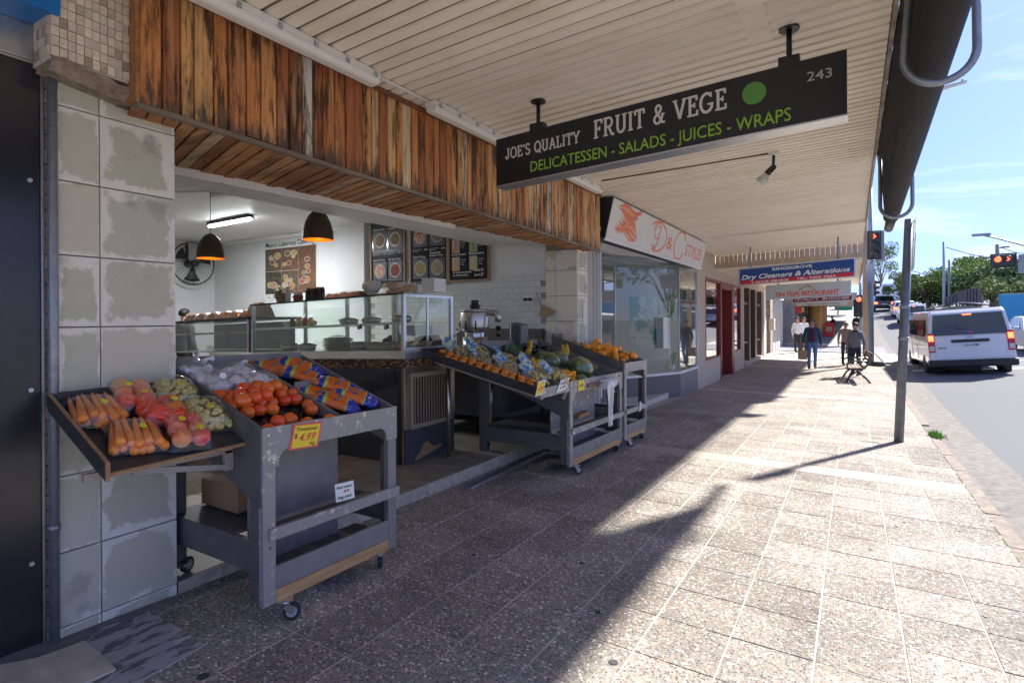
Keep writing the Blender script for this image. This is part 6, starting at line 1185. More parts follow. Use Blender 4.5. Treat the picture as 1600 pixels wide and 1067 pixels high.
for i, (p, q) in enumerate(zip(GLZ, GLZ[1:])):
    if i == 0: seg(p, q, -.2, .12, .05, WBASE, 'base_wall'); seg(p, q, .14, 2.78, .012, SGLASS, 'glass_pane')
    elif i == 1: seg(p, q, -.2, .33, .05, WBASE, 'base_wall'); seg(p, q, .36, 2.78, .012, SGLASS, 'glass_pane')
    else: seg(p, q, -.25, .30, .06, WBASE if i == 2 else P('base_tile_lit', (.2,.2,.205), .45, col2=(.15,.15,.155), vs=20, st=(4,4,40), bump=.25, bs=12), 'base_wall'); seg(p, q, .36, 2.80, .012, SGLASS, 'glass_pane')  # outer bay: same base tile in paler colours, the brighter light painted in
    seg(p, q, .305 if i else .12, .358 if i else .14, .09, WHITE, 'sill', .004); seg(p, q, 2.78, 2.86, .06, FRM, 'head_frame')
    mb = MB(); mb.box((p[0]-.02,p[1]-.02,.33),(p[0]+.02,p[1]+.02,2.8)); mb.build('mullion', FRM, sal)
mb = MB(); mb.box((-3.49,14.72,.33),(-3.43,14.78,2.85)); mb.build('mullion', FRM, sal)
wallX((-3.7,14.79,-.35),(-3.44,15.5,3.45), P('speckled_render', (.56,.48,.4), .8, col2=(.4,.33,.27), vs=40, bump=.4, bs=70), 'end_pier', sal)
mb = MB(); mb.prism([(-3.45,8.3),(-4.3,10.1),(-4.25,11.15),(-3.45,13.0)], lambda a,b,d: Vector((a,b,gz(-3.4,b)+d)), -.02, .012); mb.build('entry_floor', P('entry_concrete', (.46,.4,.34), .8, col2=(.36,.31,.26), vs=6), sal)
mb = MB(); mb.hexa([(-3.46,8.4,gz(-3.4,8.4)-.03),(-3.42,8.4,gz(-3.4,8.4)-.03),(-3.42,13,gz(-3.4,13)-.03),(-3.46,13,gz(-3.4,13)-.03),(-3.46,8.4,gz(-3.4,8.4)+.02),(-3.42,8.4,gz(-3.4,8.4)+.02),(-3.42,13,gz(-3.4,13)+.02),(-3.46,13,gz(-3.4,13)+.02)]); mb.build('threshold', ALU, sal)
# inside
wallX((-8.2,7.8,-.3),(-8.0,15.3,3.4), P('salon_wall', (.84,.81,.77), .7), 'back_wall', sal); wallX((-8.0,15.1,-.3),(-3.75,15.3,3.4), P('salon_wall', (.62,.58,.53)), 'side_wall', sal); wallX((-8,7.8,2.95),(-3.5,15.1,3.1), WHITE, 'ceiling', sal); wallX((-8,7.8,-.35),(-3.6,15.1,-.1), P('salon_floor', (.55,.52,.48), .4), 'floor', sal)
wallX((-3.72,7.8,2.87),(-3.46,14.8,3.5), PLAST, 'lintel', sal)
wallX((-4.0,13.3,-.1),(-3.75,13.36,2.0), P('salon_panel', (.8,.8,.79), .5), 'partition', sal)
mb = MB(); mb.box((-4.62,12.9,.98),(-3.95,12.93,2.12)); t = tag(mb.build('salon_poster', P('poster_teal', (.06,.34,.42), .3, col2=(.75,.8,.8), vs=2.6, lo=.48, hi=.56)), 'teal and white salon poster of hair models inside the window', 'poster')
pc = at(1052,470,X=-3.75); t = thing('hanging_plant', 'trailing green plant with pink flowers hanging inside the salon window', 'plant', pc); mb = MB()
for k in range(170):
    c = pc+Vector((rnd.gauss(0,.1),rnd.gauss(0,.28),rnd.uniform(-.5,.18)-.0)); a = rnd.uniform(0,6.28); s_ = .05; mb.add([c+Vector((0,-s_,0)),c+Vector((s_*.5,0,s_*.6)),c+Vector((0,s_,0)),c+Vector((-s_*.5,0,-s_*.6))],[(0,1,2,3)], 1 if k%12==0 else 0)
o = mb.build('leaves', [P('plant_green', (.14,.3,.06), .5), P('flower_pink', (.7,.4,.35), .6)], t, clean=False); o['kind'] = 'stuff'; mb = MB(); mb.lathe([(.08,-.1),(.12,.05)], c=pc, n=12); mb.build('pot', PLASW, t)
pc = at(1048,566,X=-3.7); t = thing('window_plant', 'broad-leaved green plant on the salon window sill', 'plant', pc); mb = MB()
for k in range(26):
    a = rnd.uniform(0,6.28); c = pc+Vector((.1*math.cos(a),.25*math.sin(a),rnd.uniform(-.12,.2))); d = Vector((.05*math.cos(a),.13*math.sin(a),.06)); n_ = Vector((0,.0,.07)); mb.add([c-d,c+n_,c+d,c-n_],[(0,1,2,3)])
o = mb.build('leaves', P('plant_green', (.14,.3,.06)), t, clean=False); o['kind'] = 'stuff'; mb = MB(); mb.lathe([(.08,-.2),(.1,-.05)], c=pc, n=12); mb.build('pot', PLASW, t)
# sign over the salon
t = thing('salon_sign', 'long white salon sign box with orange hair logo and D & C STYLES lettering', 'sign', (-3.3,11.0,3.1))
Y0, Y1 = 7.9, 14.15; xt, xb2 = -3.06, -3.2; ztp, zbt = 3.43, 2.84
WSG = P('sign_white', (.72,.71,.69), .35, col2=(.66,.65,.63), vs=2); mb = MB(); mb.hexa([(-3.5,Y0,zbt),(xb2,Y0,zbt),(xb2,Y1,zbt),(-3.5,Y1,zbt),(-3.5,Y0,ztp),(xt,Y0,ztp),(xt,Y1,ztp),(-3.5,Y1,ztp)]); mb.build('box', P('sign_side_black', (.02,.02,.024), .5), t)
def sf(y, f, n=.003): return Vector((xb2+(xt-xb2)*f+n, y, zbt+(ztp-zbt)*f))
mb = MB(); mb.hexa([sf(Y0+.02,.02,.001),sf(Y1-.02,.02,.001),sf(Y1-.02,.98,.001),sf(Y0+.02,.98,.001),sf(Y0+.02,.02,.006),sf(Y1-.02,.02,.006),sf(Y1-.02,.98,.006),sf(Y0+.02,.98,.006)]); mb.build('face', WSG, t)
mb = MB(); mb.hexa([sf(Y0,-.08,-.02),sf(Y1,-.08,-.02),sf(Y1,.015,.012),sf(Y0,.015,.012),sf(Y0,-.08,.0),sf(Y1,-.08,.0),sf(Y1,.015,.016),sf(Y0,.015,.016)]); mb.build('bottom_trim', ALU, t)
CORAL = P('letter_coral', (.75,.19,.1), .5); CORL = P('logo_coral_pale', (.8,.35,.2), .5); U_ = (sf(8,1)-sf(8,0)); O_ = sf(0,0,.0065)
def sy(px): return at(px, 390, X=-3.13).y
# hair logo: flowing strands
mb = MB(); cy0 = sy(981); hw = (sy(999)-sy(964))/2; k = 0
for i in range(11):
    f0 = .9-.065*i; pts = []
    for j in range(14):
        u = j/13; yy = cy0+hw*(-1+2*u)*(.8+.2*math.sin(i*.9+.8)); ff = f0+.07*math.sin(u*6.5+i*.55)+(.1*(u-.5) if i < 3 else -.12*u*(i/10)); pts.append((yy, max(.12,min(.97,ff))))
    for (a, b) in zip(pts, pts[1:]):
        wv = .048*(1-abs(2*(pts.index(a)/13)-1)**3*.6); k += 1; e = .0066+(k%7)*.0003; mb.hexa([sf(a[0],a[1]-wv,.0055),sf(b[0]+.01,b[1]-wv,.0055),sf(b[0]+.01,b[1]+wv,.0055),sf(a[0],a[1]+wv,.0055),sf(a[0],a[1]-wv,e),sf(b[0]+.01,b[1]-wv,e),sf(b[0]+.01,b[1]+wv,e),sf(a[0],a[1]+wv,e)], 1 if i%3==1 else 0)
mb.build('logo', [CORAL, CORL], t)
def ss(gl, y0, w_, wd, nm): 
    H = U_.length; return strokes([([(y0+a*w_, b*H) for a,b in pl], k) for pl, k in gl], O_, (0,1,0), U_, wd, CORAL, t, nm)
yD0, yD1 = sy(1019), sy(1041); ss([([(.45,.85),(.42,.3),(.3,.12),(.1,.2)],1),(arc(.35,.5,.62,.44,140,-110,26),1),([(.02,.62),(.1,.82)]+[(.35,.94)],.8),(arc(.3,.62,.18,.2,0,300,12),.7)], yD0, yD1-yD0, .035, 'lettering')
a = sy(1042); b_ = sy(1053); text('&', O_+Vector((0,a,0))+U_*.24, (0,1,0), U_, .27, CORAL, t, w=(b_-a)*.8, ext=.003)
yC0, yC1 = sy(1052), sy(1068); ss([([(.95,.72)]+arc(.6,.5,.5,.47,50,312,26)+[(.98,.3)],1),([(.95,.72),(.98,.86)],.8)], yC0, yC1-yC0, .035, 'lettering')
a = sy(1071); b_ = sy(1096); text('STYLES', O_+Vector((0,a,0))+U_*.25, (0,1,0), U_, .27, CORAL, t, w=(b_-a), ext=.003)
mb = MB(); mb.box((-3.38,Y0-.004,2.93),(-3.26,Y0-.001,3.0)); mb.build('yellow_label', CARDY, t)
mb = MB(); mb.box((-3.432,7.6,1.5),(-3.428,7.76,1.85)); tag(mb.build('paper_notice', P('paper', (.7,.69,.66), .7)), 'white paper notice taped to the far slate pillar', 'notice')
q = at(1046,520,X=-3.5)
mb = MB(); q = at(1042,520,X=-3.62); mb.box((q.x,q.y-.28,q.z-.35),(q.x+.004,q.y+.28,q.z+.35)); tag(mb.build('price_list', P('paper', (.7,.69,.66))), 'white printed price list hanging inside the salon window', 'notice')
mb = MB(); q = Vector((-3.6,8.9,0))
t = tag(text('FOR MEN\n& WOMEN', (-3.66,8.75,1.75), (-.89*-.0+.46*-1,.89,0), (0,0,1), .3, P('window_red', (.7,.08,.06), .5), None, w=.9, name='window_lettering', ext=.002), 'red FOR MEN & WOMEN lettering on the salon glass', 'lettering')
# ================= DRY CLEANER, RESTAURANT AND SHOPS BEYOND =================
REND = P('speckled_render', (.56,.48,.4)); RED = P('door_red', (.24,.03,.025), .45, col2=(.18,.022,.02), vs=6)
dc = thing('dry_cleaner_shop', 'dry cleaner shopfront with dark red door frame and speckled cream render', 'shop', (-3.44,18.5,-.27)); X = -3.44
def bay(parent, y0, y1, z0, z1, mat, nm, x0=X-.2, x1=X, bev=0): mb = MB(); mb.box((x0,y0,z0),(x1,y1,z1)); return mb.build(nm, mat, parent, bev)
bay(dc,15.51,21.6,2.72,3.46,REND,'fascia_wall'); bay(dc,15.51,17.7,-.4,.42,REND,'base_wall'); bay(dc,19.95,21.6,-.4,.42,REND,'base_wall'); bay(dc,15.51,15.7,.42,2.72,REND,'pier'); bay(dc,21.25,21.6,.42,2.72,REND,'pier')
for (a, b) in ((15.7,17.7),(19.95,21.25)):
    bay(dc,a,b,.42,.48,RED,'window_frame',X-.1,X+.01); bay(dc,a,b,2.64,2.72,RED,'window_frame',X-.1,X+.01); bay(dc,a,a+.06,.48,2.64,RED,'window_frame',X-.1,X+.01); bay(dc,b-.06,b,.48,2.64,RED,'window_frame',X-.1,X+.01); bay(dc,a+.06,b-.06,.48,2.64,SGLASS,'glass_pane',X-.06,X-.05); bay(dc,a+.06,b-.06,2.2,2.62,P('red_panel', (.5,.04,.03), .4),'transom_panel',X-.09,X-.07)
bay(dc,17.7,17.85,-.4,2.72,RED,'door_frame',X-.5,X+.02); bay(dc,19.5,19.95,-.4,2.72,RED,'door_frame',X-.55,X+.02); bay(dc,17.85,19.5,2.5,2.72,RED,'door_head',X-.5,X+.015); o = bay(dc,17.95,18.8,-.3,2.45,P('door_cream', (.45,.42,.36), .5),'door',X-.5,X-.45); mb = MB(); mb.cyl((X-.44,18.7,.75),(X-.38,18.7,.75),.04,n=10); mb.build('handle', BLACKM, o)
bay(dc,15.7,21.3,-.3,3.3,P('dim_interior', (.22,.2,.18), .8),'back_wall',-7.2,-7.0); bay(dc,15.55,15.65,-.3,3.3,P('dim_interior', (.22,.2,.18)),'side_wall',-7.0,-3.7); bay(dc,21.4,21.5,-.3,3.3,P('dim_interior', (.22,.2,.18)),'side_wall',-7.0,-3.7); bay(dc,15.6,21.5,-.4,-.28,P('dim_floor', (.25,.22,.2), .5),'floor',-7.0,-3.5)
text('DRY CLEANING', (X+.002-.06,15.85,2.28), (0,1,0), (0,0,1), .2, LETW, dc, w=1.6, ext=.003)
for i, (cc, y) in enumerate((((.05,.2,.55),16.0),((.06,.25,.6),16.35),((.55,.42,.06),16.1),((.12,.08,.18),16.9),((.05,.15,.4),17.2))):
    mb = MB(); z = 1.3 if i != 2 else .65; mb.prism([(-.14,.55),(.14,.55),(.2,.35),(.15,-.45),(-.15,-.45),(-.2,.35)], lambda a,b,d: Vector((-3.85+d,y+a,z+b)), -.05,.05); tag(mb.build('hanging_garment', P('garment%d'%i, cc, .8, col2=tuple(v*.6 for v in cc), vs=7)), ('blue shirt hanging in the dry cleaner window','second blue shirt hanging in the dry cleaner window','yellow garment low in the dry cleaner window','dark purple coat in the dry cleaner window','navy shirt nearest the red door in the window')[i], 'garment', 'garments in the dry cleaner window')
rs = thing('restaurant_shop', 'brown timber shopfront with glass doors next to the dry cleaner', 'shop', (X,25.5,-.2)); BRN = P('door_brown', (.13,.075,.045), .5)
bay(rs,21.61,30.5,2.75,3.3,REND,'fascia_wall'); 
for (a, b) in ((21.61,22.0),(23.2,23.5),(24.7,25.2),(26.6,27.2)): bay(rs,a,b,-.4,2.75,BRN if a > 22 else REND,'post',X-.25,X+.005)
for (a, b) in ((22.0,23.2),(25.2,26.6)): bay(rs,a,b,-.3,2.75,SGLASS,'glass_pane',X-.1,X-.09); bay(rs,a,b,.62,.7,BRN,'rail',X-.13,X-.05); bay(rs,a,b,2.1,2.2,BRN,'rail',X-.13,X-.05)
o = bay(rs,23.5,24.7,-.3,2.1,P('door_dark', (.03,.028,.028), .3),'door',X-.3,X-.25); mb = MB(); mb.bar((X-.2,24.5,.6),(X-.2,24.5,1.1),.05,.04,up=(0,1,0)); mb.build('handle', ALU, o); bay(rs,22,26.6,-.4,-.05,P('step_grey', (.4,.37,.33), .8),'step',X-.3,X+.04)
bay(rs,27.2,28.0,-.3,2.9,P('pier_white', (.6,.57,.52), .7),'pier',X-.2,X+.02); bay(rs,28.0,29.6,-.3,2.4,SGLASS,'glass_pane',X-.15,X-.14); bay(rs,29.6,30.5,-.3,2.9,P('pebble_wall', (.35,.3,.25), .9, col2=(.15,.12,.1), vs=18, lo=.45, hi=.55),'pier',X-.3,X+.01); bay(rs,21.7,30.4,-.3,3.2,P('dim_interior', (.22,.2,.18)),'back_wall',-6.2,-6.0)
sh3 = thing('corner_shop', 'pale corner shop with silver framed windows at the end of the row', 'shop', (X,33,-.1))
bay(sh3,30.51,36,2.6,3.1,P('pier_white', (.6,.57,.52)),'fascia_wall'); 
for k in range(5): bay(sh3,30.6+1.1*k,30.7+1.1*k,-.3,2.6,ALU,'frame',X-.1,X+.02)
for k in range(4): bay(sh3,30.7+1.1*k,31.7+1.1*k,.3,2.6,SGLASS,'glass_pane',X-.06,X-.05); bay(sh3,30.7+1.1*k,31.7+1.1*k,-.3,.3,P('pier_white', (.6,.57,.52)),'base_wall',X-.08,X)
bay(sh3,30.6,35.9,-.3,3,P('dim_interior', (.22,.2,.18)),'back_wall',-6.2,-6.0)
# lower awning beyond
aw2 = thing('lower_awning', 'lower cream awning over the footpath beyond the salon', 'awning', (-1.4,24,3.0)); mb = MB(); mb.hexa([(X,17.05,3.0),(.22,17.05,3.08),(.22,29.5,3.08),(X,29.5,3.0),(X,17.05,3.2),(.22,17.05,3.3),(.22,29.5,3.3),(X,29.5,3.2)]); mb.build('deck', SOFF, aw2)
sm = MB(); sm.box((-.058,-.012,-.2),(.058,.012,.2)); me_ = sm.mesh('cladding_strip', P('strip_cladding', (.56,.46,.36), .7, col2=(.4,.3,.22), vs=9, st=(9,9,1), rnd=.12))
for k in range(30): piece('cladding_strip', me_, aw2, (X+.07+.122*k, 17.03, 3.25+.0035*k))
mb = MB(); mb.box((.221,17.05,3.02),(.26,29.5,3.4)); mb.build('edge_fascia', P('edge_fascia', (.5,.45,.38)), aw2)
for px, nm in ((1180,0),(1311,0)):
    pass
def hang_sign(nm, lb, Y, pts, face, parts, hang, frame=ALU, tilt=True):
    (x0,yt0),(x1,yt1),(_,yb0),(_,yb1) = pts; a = at(x0,yb0,Y=Y); b = at(x1,yb1,Y=Y); c = at(x1,yt1,Y=Y); d = at(x0,yt0,Y=Y); t = thing(nm, lb, 'sign', (a+c)/2)
    mb = MB(); f = Vector((0,.12,0)); mb.hexa([a,b,b+f,a+f,d,c,c+f,d+f]); mb.build('box', frame, t); n = Vector((0,-.004,0)); i = .012
    mb = MB(); da = (b-a).normalized()*.035; du = Vector((0,0,.03)); mb.hexa([a+da+du,b-da+du,c-da-du,d+da-du,a+da+du+n,b-da+du+n,c-da-du+n,d+da-du+n]); mb.build('face', face, t)
    for fx in hang: p = d+(c-d)*fx+f*.5; mb = MB(); mb.cyl(p,p+Vector((0,0,.5)),.018,n=8); mb.build('hanger', GALV, t)
    for (kind, *ar) in parts:
        if kind == 'rect': u0,v0,u1,v1,mt = ar; Pq = lambda u,v,k: a+(b-a)*u+(d-a)*v+(c-b-d+a)*u*v+Vector((0,-.0045-k,0)); mb = MB(); mb.hexa([Pq(u0,v0,0),Pq(u1,v0,0),Pq(u1,v1,0),Pq(u0,v1,0),Pq(u0,v0,.0015),Pq(u1,v0,.0015),Pq(u1,v1,.0015),Pq(u0,v1,.0015)]); mb.build('band', mt, t)
        else: s, u0,u1,v0,hh,mt,kw = ar; O = a+(b-a)*u0+(d-a)*v0+Vector((0,-.0075,0)); text(s, O, (b-a), (0,0,1), hh*(d-a).length, mt, t, w=(u1-u0)*(b-a).length, ext=.003, **kw)
    return t
WL = P('sign_letter_white', (.8,.8,.78), .5); FB = None
hang_sign('dry_cleaner_sign', 'blue and red sign reading Kingsgrove Dry Cleaners & Alterations', 14.3, ((1153.5,420),(1337.5,402),(0,446.5),(0,432.5)), P('sign_blue', (.015,.06,.24), .4),
 [('rect',.016,.05,.984,.245,P('sign_red', (.62,.02,.03), .4)),('text','KINGSGROVE',.31,.65,.72,.16,WL,dict(bold=.03)),('text','Dry Cleaners & Alterations',.03,.955,.32,.27,WL,dict(bold=.03,shear=.25)),('text','1 HOUR SERVICE',.13,.45,.075,.11,WL,dict(bold=.03)),('text','TEL: 9502 3564',.52,.84,.095,.11,WL,dict(bold=.02))], (.11,.86))
ts = hang_sign('thai_restaurant_sign', 'pale grey sign reading TIN THAI RESTAURANT with a golden roof line', 17.2, ((1196.5,446),(1330,438),(0,468.5),(0,461.5)), P('sign_grey', (.5,.5,.49), .4), [('text','TIN THAI RESTAURANT',.12,.87,.16,.3,P('thai_orange', (.7,.12,.05), .5),dict(bold=.03)),('text','www.tinthairestaurant.com',.55,.87,.06,.06,INK,{})], (.15,.85))
a = at(1247,454,Y=17.18); b_ = at(1261,444.5,Y=17.18); c_ = at(1275,452.5,Y=17.18); mb = MB(); mb.tube([a,a+(b_-a)*.6+Vector((0,0,-.03)),b_,c_+(b_-c_)*.4+Vector((0,0,-.03)),c_],.011,5); mb.build('roof_emblem', P('gold_line', (.45,.38,.05), .5), ts)
hang_sign('butcher_sign', 'dark red sign reading QUALITY BUTCHER behind the restaurant sign', 22, ((1237,466),(1333,458),(0,474),(0,470)), P('butcher_red', (.22,.015,.02), .4), [('text','QUALITY  BUTCHER',.05,.95,.45,.4,WL,dict(bold=.02)),('text','MEAT  POULTRY  SMALLGOODS',.25,.9,.1,.2,WL,{})], (.2,.8))
hang_sign('tobacconist_sign', 'slim pale sign reading TOBACCONIST hanging lowest of the signs', 26, ((1243,474),(1324,471),(0,478.5),(0,476)), P('sign_pale', (.6,.6,.55), .5), [('text','TOBACCONIST STORE',.2,.85,.3,.45,INK,{})], (.2,.8))
# bracket arm
mb = MB(); p1 = at(1142,427,X=-3.42); mb.tube([p1,at(1142,403,X=-3.42),at(1142,403,X=-3.42)+Vector((1.4,0,.08)),at(1142,403,X=-3.42)+Vector((1.55,0,.2))],.02,6); tag(mb.build('bracket_arm', P('bracket_cream', (.5,.42,.3), .5)), 'cream steel bracket arm on the wall above the dry cleaner sign', 'bracket')
mb = MB(); mb.box((-3.44+.02,29.0,1.0),(-3.2,29.5,1.55)); tag(mb.build('letter_box', P('letter_box', (.5,.42,.36), .5), None, .02), 'beige box on the wall beside the walking man', 'letter box')
# far shops past the side street
fs = thing('far_shops', 'far row of shops with orange columns past the side street', 'shops', (-3.2,50,.6))
mb = MB(); mb.box((-9,37,-.2),(-3.0,62,5.2)); mb.build('wall', P('far_wall', (.3,.28,.27), .8, col2=(.16,.15,.16), vs=1.2), fs)
mb = MB(); mb.box((-3.0,37,2.6),(.2,60,3.0)); mb.build('awning', P('far_awning', (.3,.27,.24), .7), fs)
for k in range(5): mb = MB(); mb.cyl((-2.35+.0*k,45.5+2.6*k,prof(45.5+2.6*k)-.3),(-2.35,45.5+2.6*k,2.9),.42,n=14); mb.build('column', P('orange_column', (.62,.33,.1), .7, col2=(.5,.25,.07), vs=3), fs)
for k in range(7): mb = MB(); mb.box((-3.02,38+2.8*k,prof(38+2.8*k)),(-2.97,40.2+2.8*k,2.4)); o = mb.build('window', P('far_window', (.08,.09,.1), .2), fs)
for i, (px, py, Y, s, cc, lb) in enumerate(((1246,484,38,.22,(.7,.03,.05),'small red projecting sign on the far shops'),(1252,484,38.3,.16,(.6,.55,.1),'small yellow projecting sign on the far shops'))):
    q = at(px,py,Y=Y); mb = MB(); mb.box((q.x-s,q.y,q.z-s),(q.x+s,q.y+.05,q.z+s)); tag(mb.build('projecting_sign', P('ps%d'%i, cc, .5), None, .01), lb, 'sign')
q = at(1251,500,Y=37.6)
# ================= STREET FURNITURE =================
POLE = P('pole_grey', (.2,.215,.235), .5, .4, col2=(.13,.14,.15), vs=7, bump=.08, bs=40)
b0 = Vector((.561,9.889,gz(.56,9.89))); b1 = Vector((.70,9.889,3.02)); t = thing('sign_pole', 'leaning grey steel sign pole standing alone in the sunlit footpath', 'pole', b0)
mb = MB(); mb.cyl(b0-Vector((0,0,.05)),b1,.062,.055,n=18); mb.build('post', POLE, t); d_ = (b1-b0).normalized()
mb = MB(); 
for f in (.46,.6): mb.cyl(b0+(b1-b0)*f,b0+(b1-b0)*f+d_*.05,.066,n=18)
o = mb.build('pipe_band', GALV, t); o['kind'] = 'stuff'
mb = MB(); c = b0+(b1-b0)*.885; mb.obox(c+Vector((.068,-.02,0)),(.006,.28,.74),(0,R(2.4),0)); mb.build('sign_plate', ALU, t); mb = MB(); mb.obox(c+Vector((.0725,-.02,-.1)),(.003,.27,.5),(0,R(2.4),0)); mb.build('sign_face', P('sign_face_red', (.6,.1,.08), .4, col2=(.7,.68,.66), vs=4), t)
mb = MB(); mb.obox((.2,9.62,gz(.2,9.6)+.002),(.22,.012,.006)); mb.obox((.31,9.55,gz(.3,9.55)+.002),(.012,.12,.006)); tag(mb.build('service_lid', RUBB), 'small metal service lid set into the paving near the pole', 'lid')
REDL = P('signal_red', (1,.05,.02), emis=1.3); DARKL = P('signal_lens_off', (.03,.03,.03), .2)
def signal(nm, lb, c, s, rotz, arrow=True, aspects=3, horiz=False, group='traffic signals'):
    t = thing(nm, lb, 'traffic signal', c, (0,0,rotz), group); n = aspects; w_, h = (.32*s,.32*n*s) if not horiz else (.32*n*s,.42*s)
    mb = MB(); mb.box((-w_/2-.07*s,.0,-h/2-.07*s),(w_/2+.07*s,.02*s,h/2+.07*s)); mb.build('backing_board', BLACKM, t, .01); mb = MB(); mb.box((-w_/2,-.12*s,-h/2),(w_/2,-.001,h/2)); mb.build('housing', BLACKM, t, .02)
    for k in range(n):
        x, z = (0, h/2-.16*s-.32*s*k) if not horiz else (-w_/2+.16*s+.32*s*k, .04*s); lit = (k == 0) or horiz
        mb = MB(); mb.cyl((x,-.135*s,z),(x,-.1205*s,z),.105*s,n=16); mb.build('lens', REDL if (lit and not (arrow and not horiz)) and not (horiz and k==1) else DARKL, t)
        mb = MB(); pr = [(x+.125*s*math.cos(R(a)),z+.125*s*math.sin(R(a))) for a in range(-20,201,20)]
        for (p,q),(u,v) in zip(pr,pr[1:]): mb.add([(p,-.12*s,q),(u,-.12*s,v),(u,-.3*s,v-.02*s),(p,-.3*s,q-.02*s)],[(0,1,2,3)])
        o = mb.build('visor', BLACKM, t); sd = o.modifiers.new('s','SOLIDIFY'); sd.thickness = .008
        if lit and ((arrow and not horiz) or (horiz and k == 1)):
            q = .07*s; mb = MB(); mb.bar((x-q*.7,-.137*s,z+q),(x+q*.4,-.137*s,z),.035*s,.006,up=(0,1,0)); mb.bar((x+q*.4,-.1375*s,z),(x-q*.7,-.1375*s,z-q),.035*s,.006,up=(0,1,0)); mb.build('red_arrow', REDL, t)
    return t
PX, PY = at(1361,571,Y=25).x, 25.0; t = thing('traffic_pole', 'blue grey traffic pole with street lamp arm at the corner behind the bench', 'pole', (PX,PY,gz(PX,PY)))
mb = MB(); mb.cyl((PX,PY,gz(PX,PY)-.1),(PX,PY,6.5),.1,.085,n=14); mb.cyl((PX,PY,6.5),(PX,PY,10.4),.07,.05,n=12); mb.build('post', P('pole_blue_grey', (.16,.24,.31), .5, col2=(.22,.28,.33), vs=5), t)
q = at(1487,136,Y=PY); mb = MB(); mb.tube([(PX,PY,10.3),(PX+.8,PY,10.9),(q.x-.5,PY,q.z+.1),(q.x-.1,PY,q.z)],.035,8); mb.build('lamp_arm', GALV, t); mb = MB(); mb.hexa([(q.x-.4,PY-.12,q.z-.08),(q.x+.42,PY-.1,q.z+.06),(q.x+.42,PY+.1,q.z+.06),(q.x-.4,PY+.12,q.z-.08),(q.x-.4,PY-.1,q.z+.04),(q.x+.42,PY-.08,q.z+.12),(q.x+.42,PY+.08,q.z+.12),(q.x-.4,PY+.1,q.z+.04)]); mb.cyl((q.x+.3,PY,q.z+.12),(q.x+.3,PY,q.z+.2),.05,n=8); mb.build('lamp_head', P('lamp_grey', (.42,.42,.4), .5), t, .02)
mb = MB(); mb.box((PX-.13,PY-.13,2.9),(PX+.13,PY+.13,3.6)); mb.build('control_box', GALV, t, .01); mb = MB(); mb.cyl((PX+.25,PY-.1,gz(PX,PY)-.02),(PX+.25,PY-.1,gz(PX,PY)+.16),.22,.2,n=12); mb.build('base_collar', P('collar_dark', (.1,.1,.1), .8), t)
c = at(1366,383,Y=PY-.15); signal('traffic_signal', 'traffic signal with a lit red arrow high on the blue grey pole', c, .98, R(8)); c2 = at(1366,452,Y=PY+5); 
mb = MB(); q = at(1371,383,Y=PY); mb.box((q.x-.06,PY+.05,q.z-.62),(q.x+.22,PY+.3,q.z+.55)); tag(mb.build('signal_hood', P('signal_grey', (.24,.27,.3), .5), None, .02), 'grey back of a second signal beside the red arrow signal', 'traffic signal')
p2 = at(1345,520,Y=38); t = thing('signal_pole', 'thinner signal pole across the side street', 'pole', p2); mb = MB(); mb.cyl((p2.x,38,gz(p2.x,38)-.1),(p2.x,38,3.6),.08,n=10); mb.build('post', P('pole_blue_grey', (.16,.24,.31)), t)
c = at(1342,478,Y=37.8); signal('traffic_signal', 'small traffic signal with lit red lamp across the side street', c, 1.15, 0, arrow=False)
c = at(1365,450,Y=40); signal('traffic_signal', 'dark traffic signal seen beyond the blue grey pole', c, .95, R(70))
tp = at(1352.5,500,Y=30); mb = MB(); mb.cyl((tp.x,30,gz(0,30)-.1),(tp.x,30,6.0),.13,.11,n=12); tag(mb.build('timber_pole', P('pole_timber', (.2,.14,.1), .9, col2=(.3,.22,.16), vs=4, st=(6,6,.5))), 'brown timber power pole just left of the blue grey traffic pole', 'pole')
c = at(1568,407,Y=36); t_ = signal('traffic_signal', 'traffic signal with two lit red lamps hung from a mast arm over the road', c, 1.25, R(-12), aspects=2, horiz=True)
mb = MB(); mb.tube([c+Vector((.45,.1,-.06)),c+Vector((3.2,.1,-.25)),c+Vector((5.4,.1,-.5))],.06,8); mb.cyl((c.x+5.4,c.y+.1,roadz(6,36)-.2),(c.x+5.4,c.y+.1,c.z),.11,n=10); tag(mb.build('mast_arm', GALV), 'grey mast arm carrying the signal over the road', 'mast arm')
mb = MB(); q = at(1601,411,Y=36); mb.box((q.x-.22,35.9,q.z-.5),(q.x+.5,36.05,q.z+.42)); tag(mb.build('signal_backing', P('signal_grey', (.24,.27,.3))), 'grey sign back at the far end of the mast arm', 'sign')
def lamp_pole(px, yb, yt, Y, r, lb, arm=None, mat=GALV):
    p = at(px,yb,Y=Y); q = at(px,yt,Y=Y); t = thing('light_pole', lb, 'pole', p); mb = MB(); mb.cyl((p.x,Y,min(p.z,prof(Y)-.2)),(p.x,Y,q.z),r,r*.7,n=10); mb.build('post', mat, t)
    if arm: mb = MB(); mb.tube([at(a,b,Y=Y) for a,b in arm],.05,6); e = at(*arm[0],Y=Y); mb.obox(e,(.5,.2,.12)); mb.build('lamp_arm', mat, t)
lamp_pole(1475,478,378,58,.12,'tall pale light pole in front of the umbrella-shaped tree',None,P('pole_pale', (.3,.36,.42), .5)); lamp_pole(1483.5,470,406,60,.13,'shorter green grey pole beside the tall light pole',((1487,434),(1480,434)),P('pole_green', (.2,.25,.24), .6)); lamp_pole(1558.5,440,382,62,.2,'timber power pole with insulators behind the mast arm signal',((1571,386),(1560,388)),P('pole_timber2', (.3,.27,.24), .9))
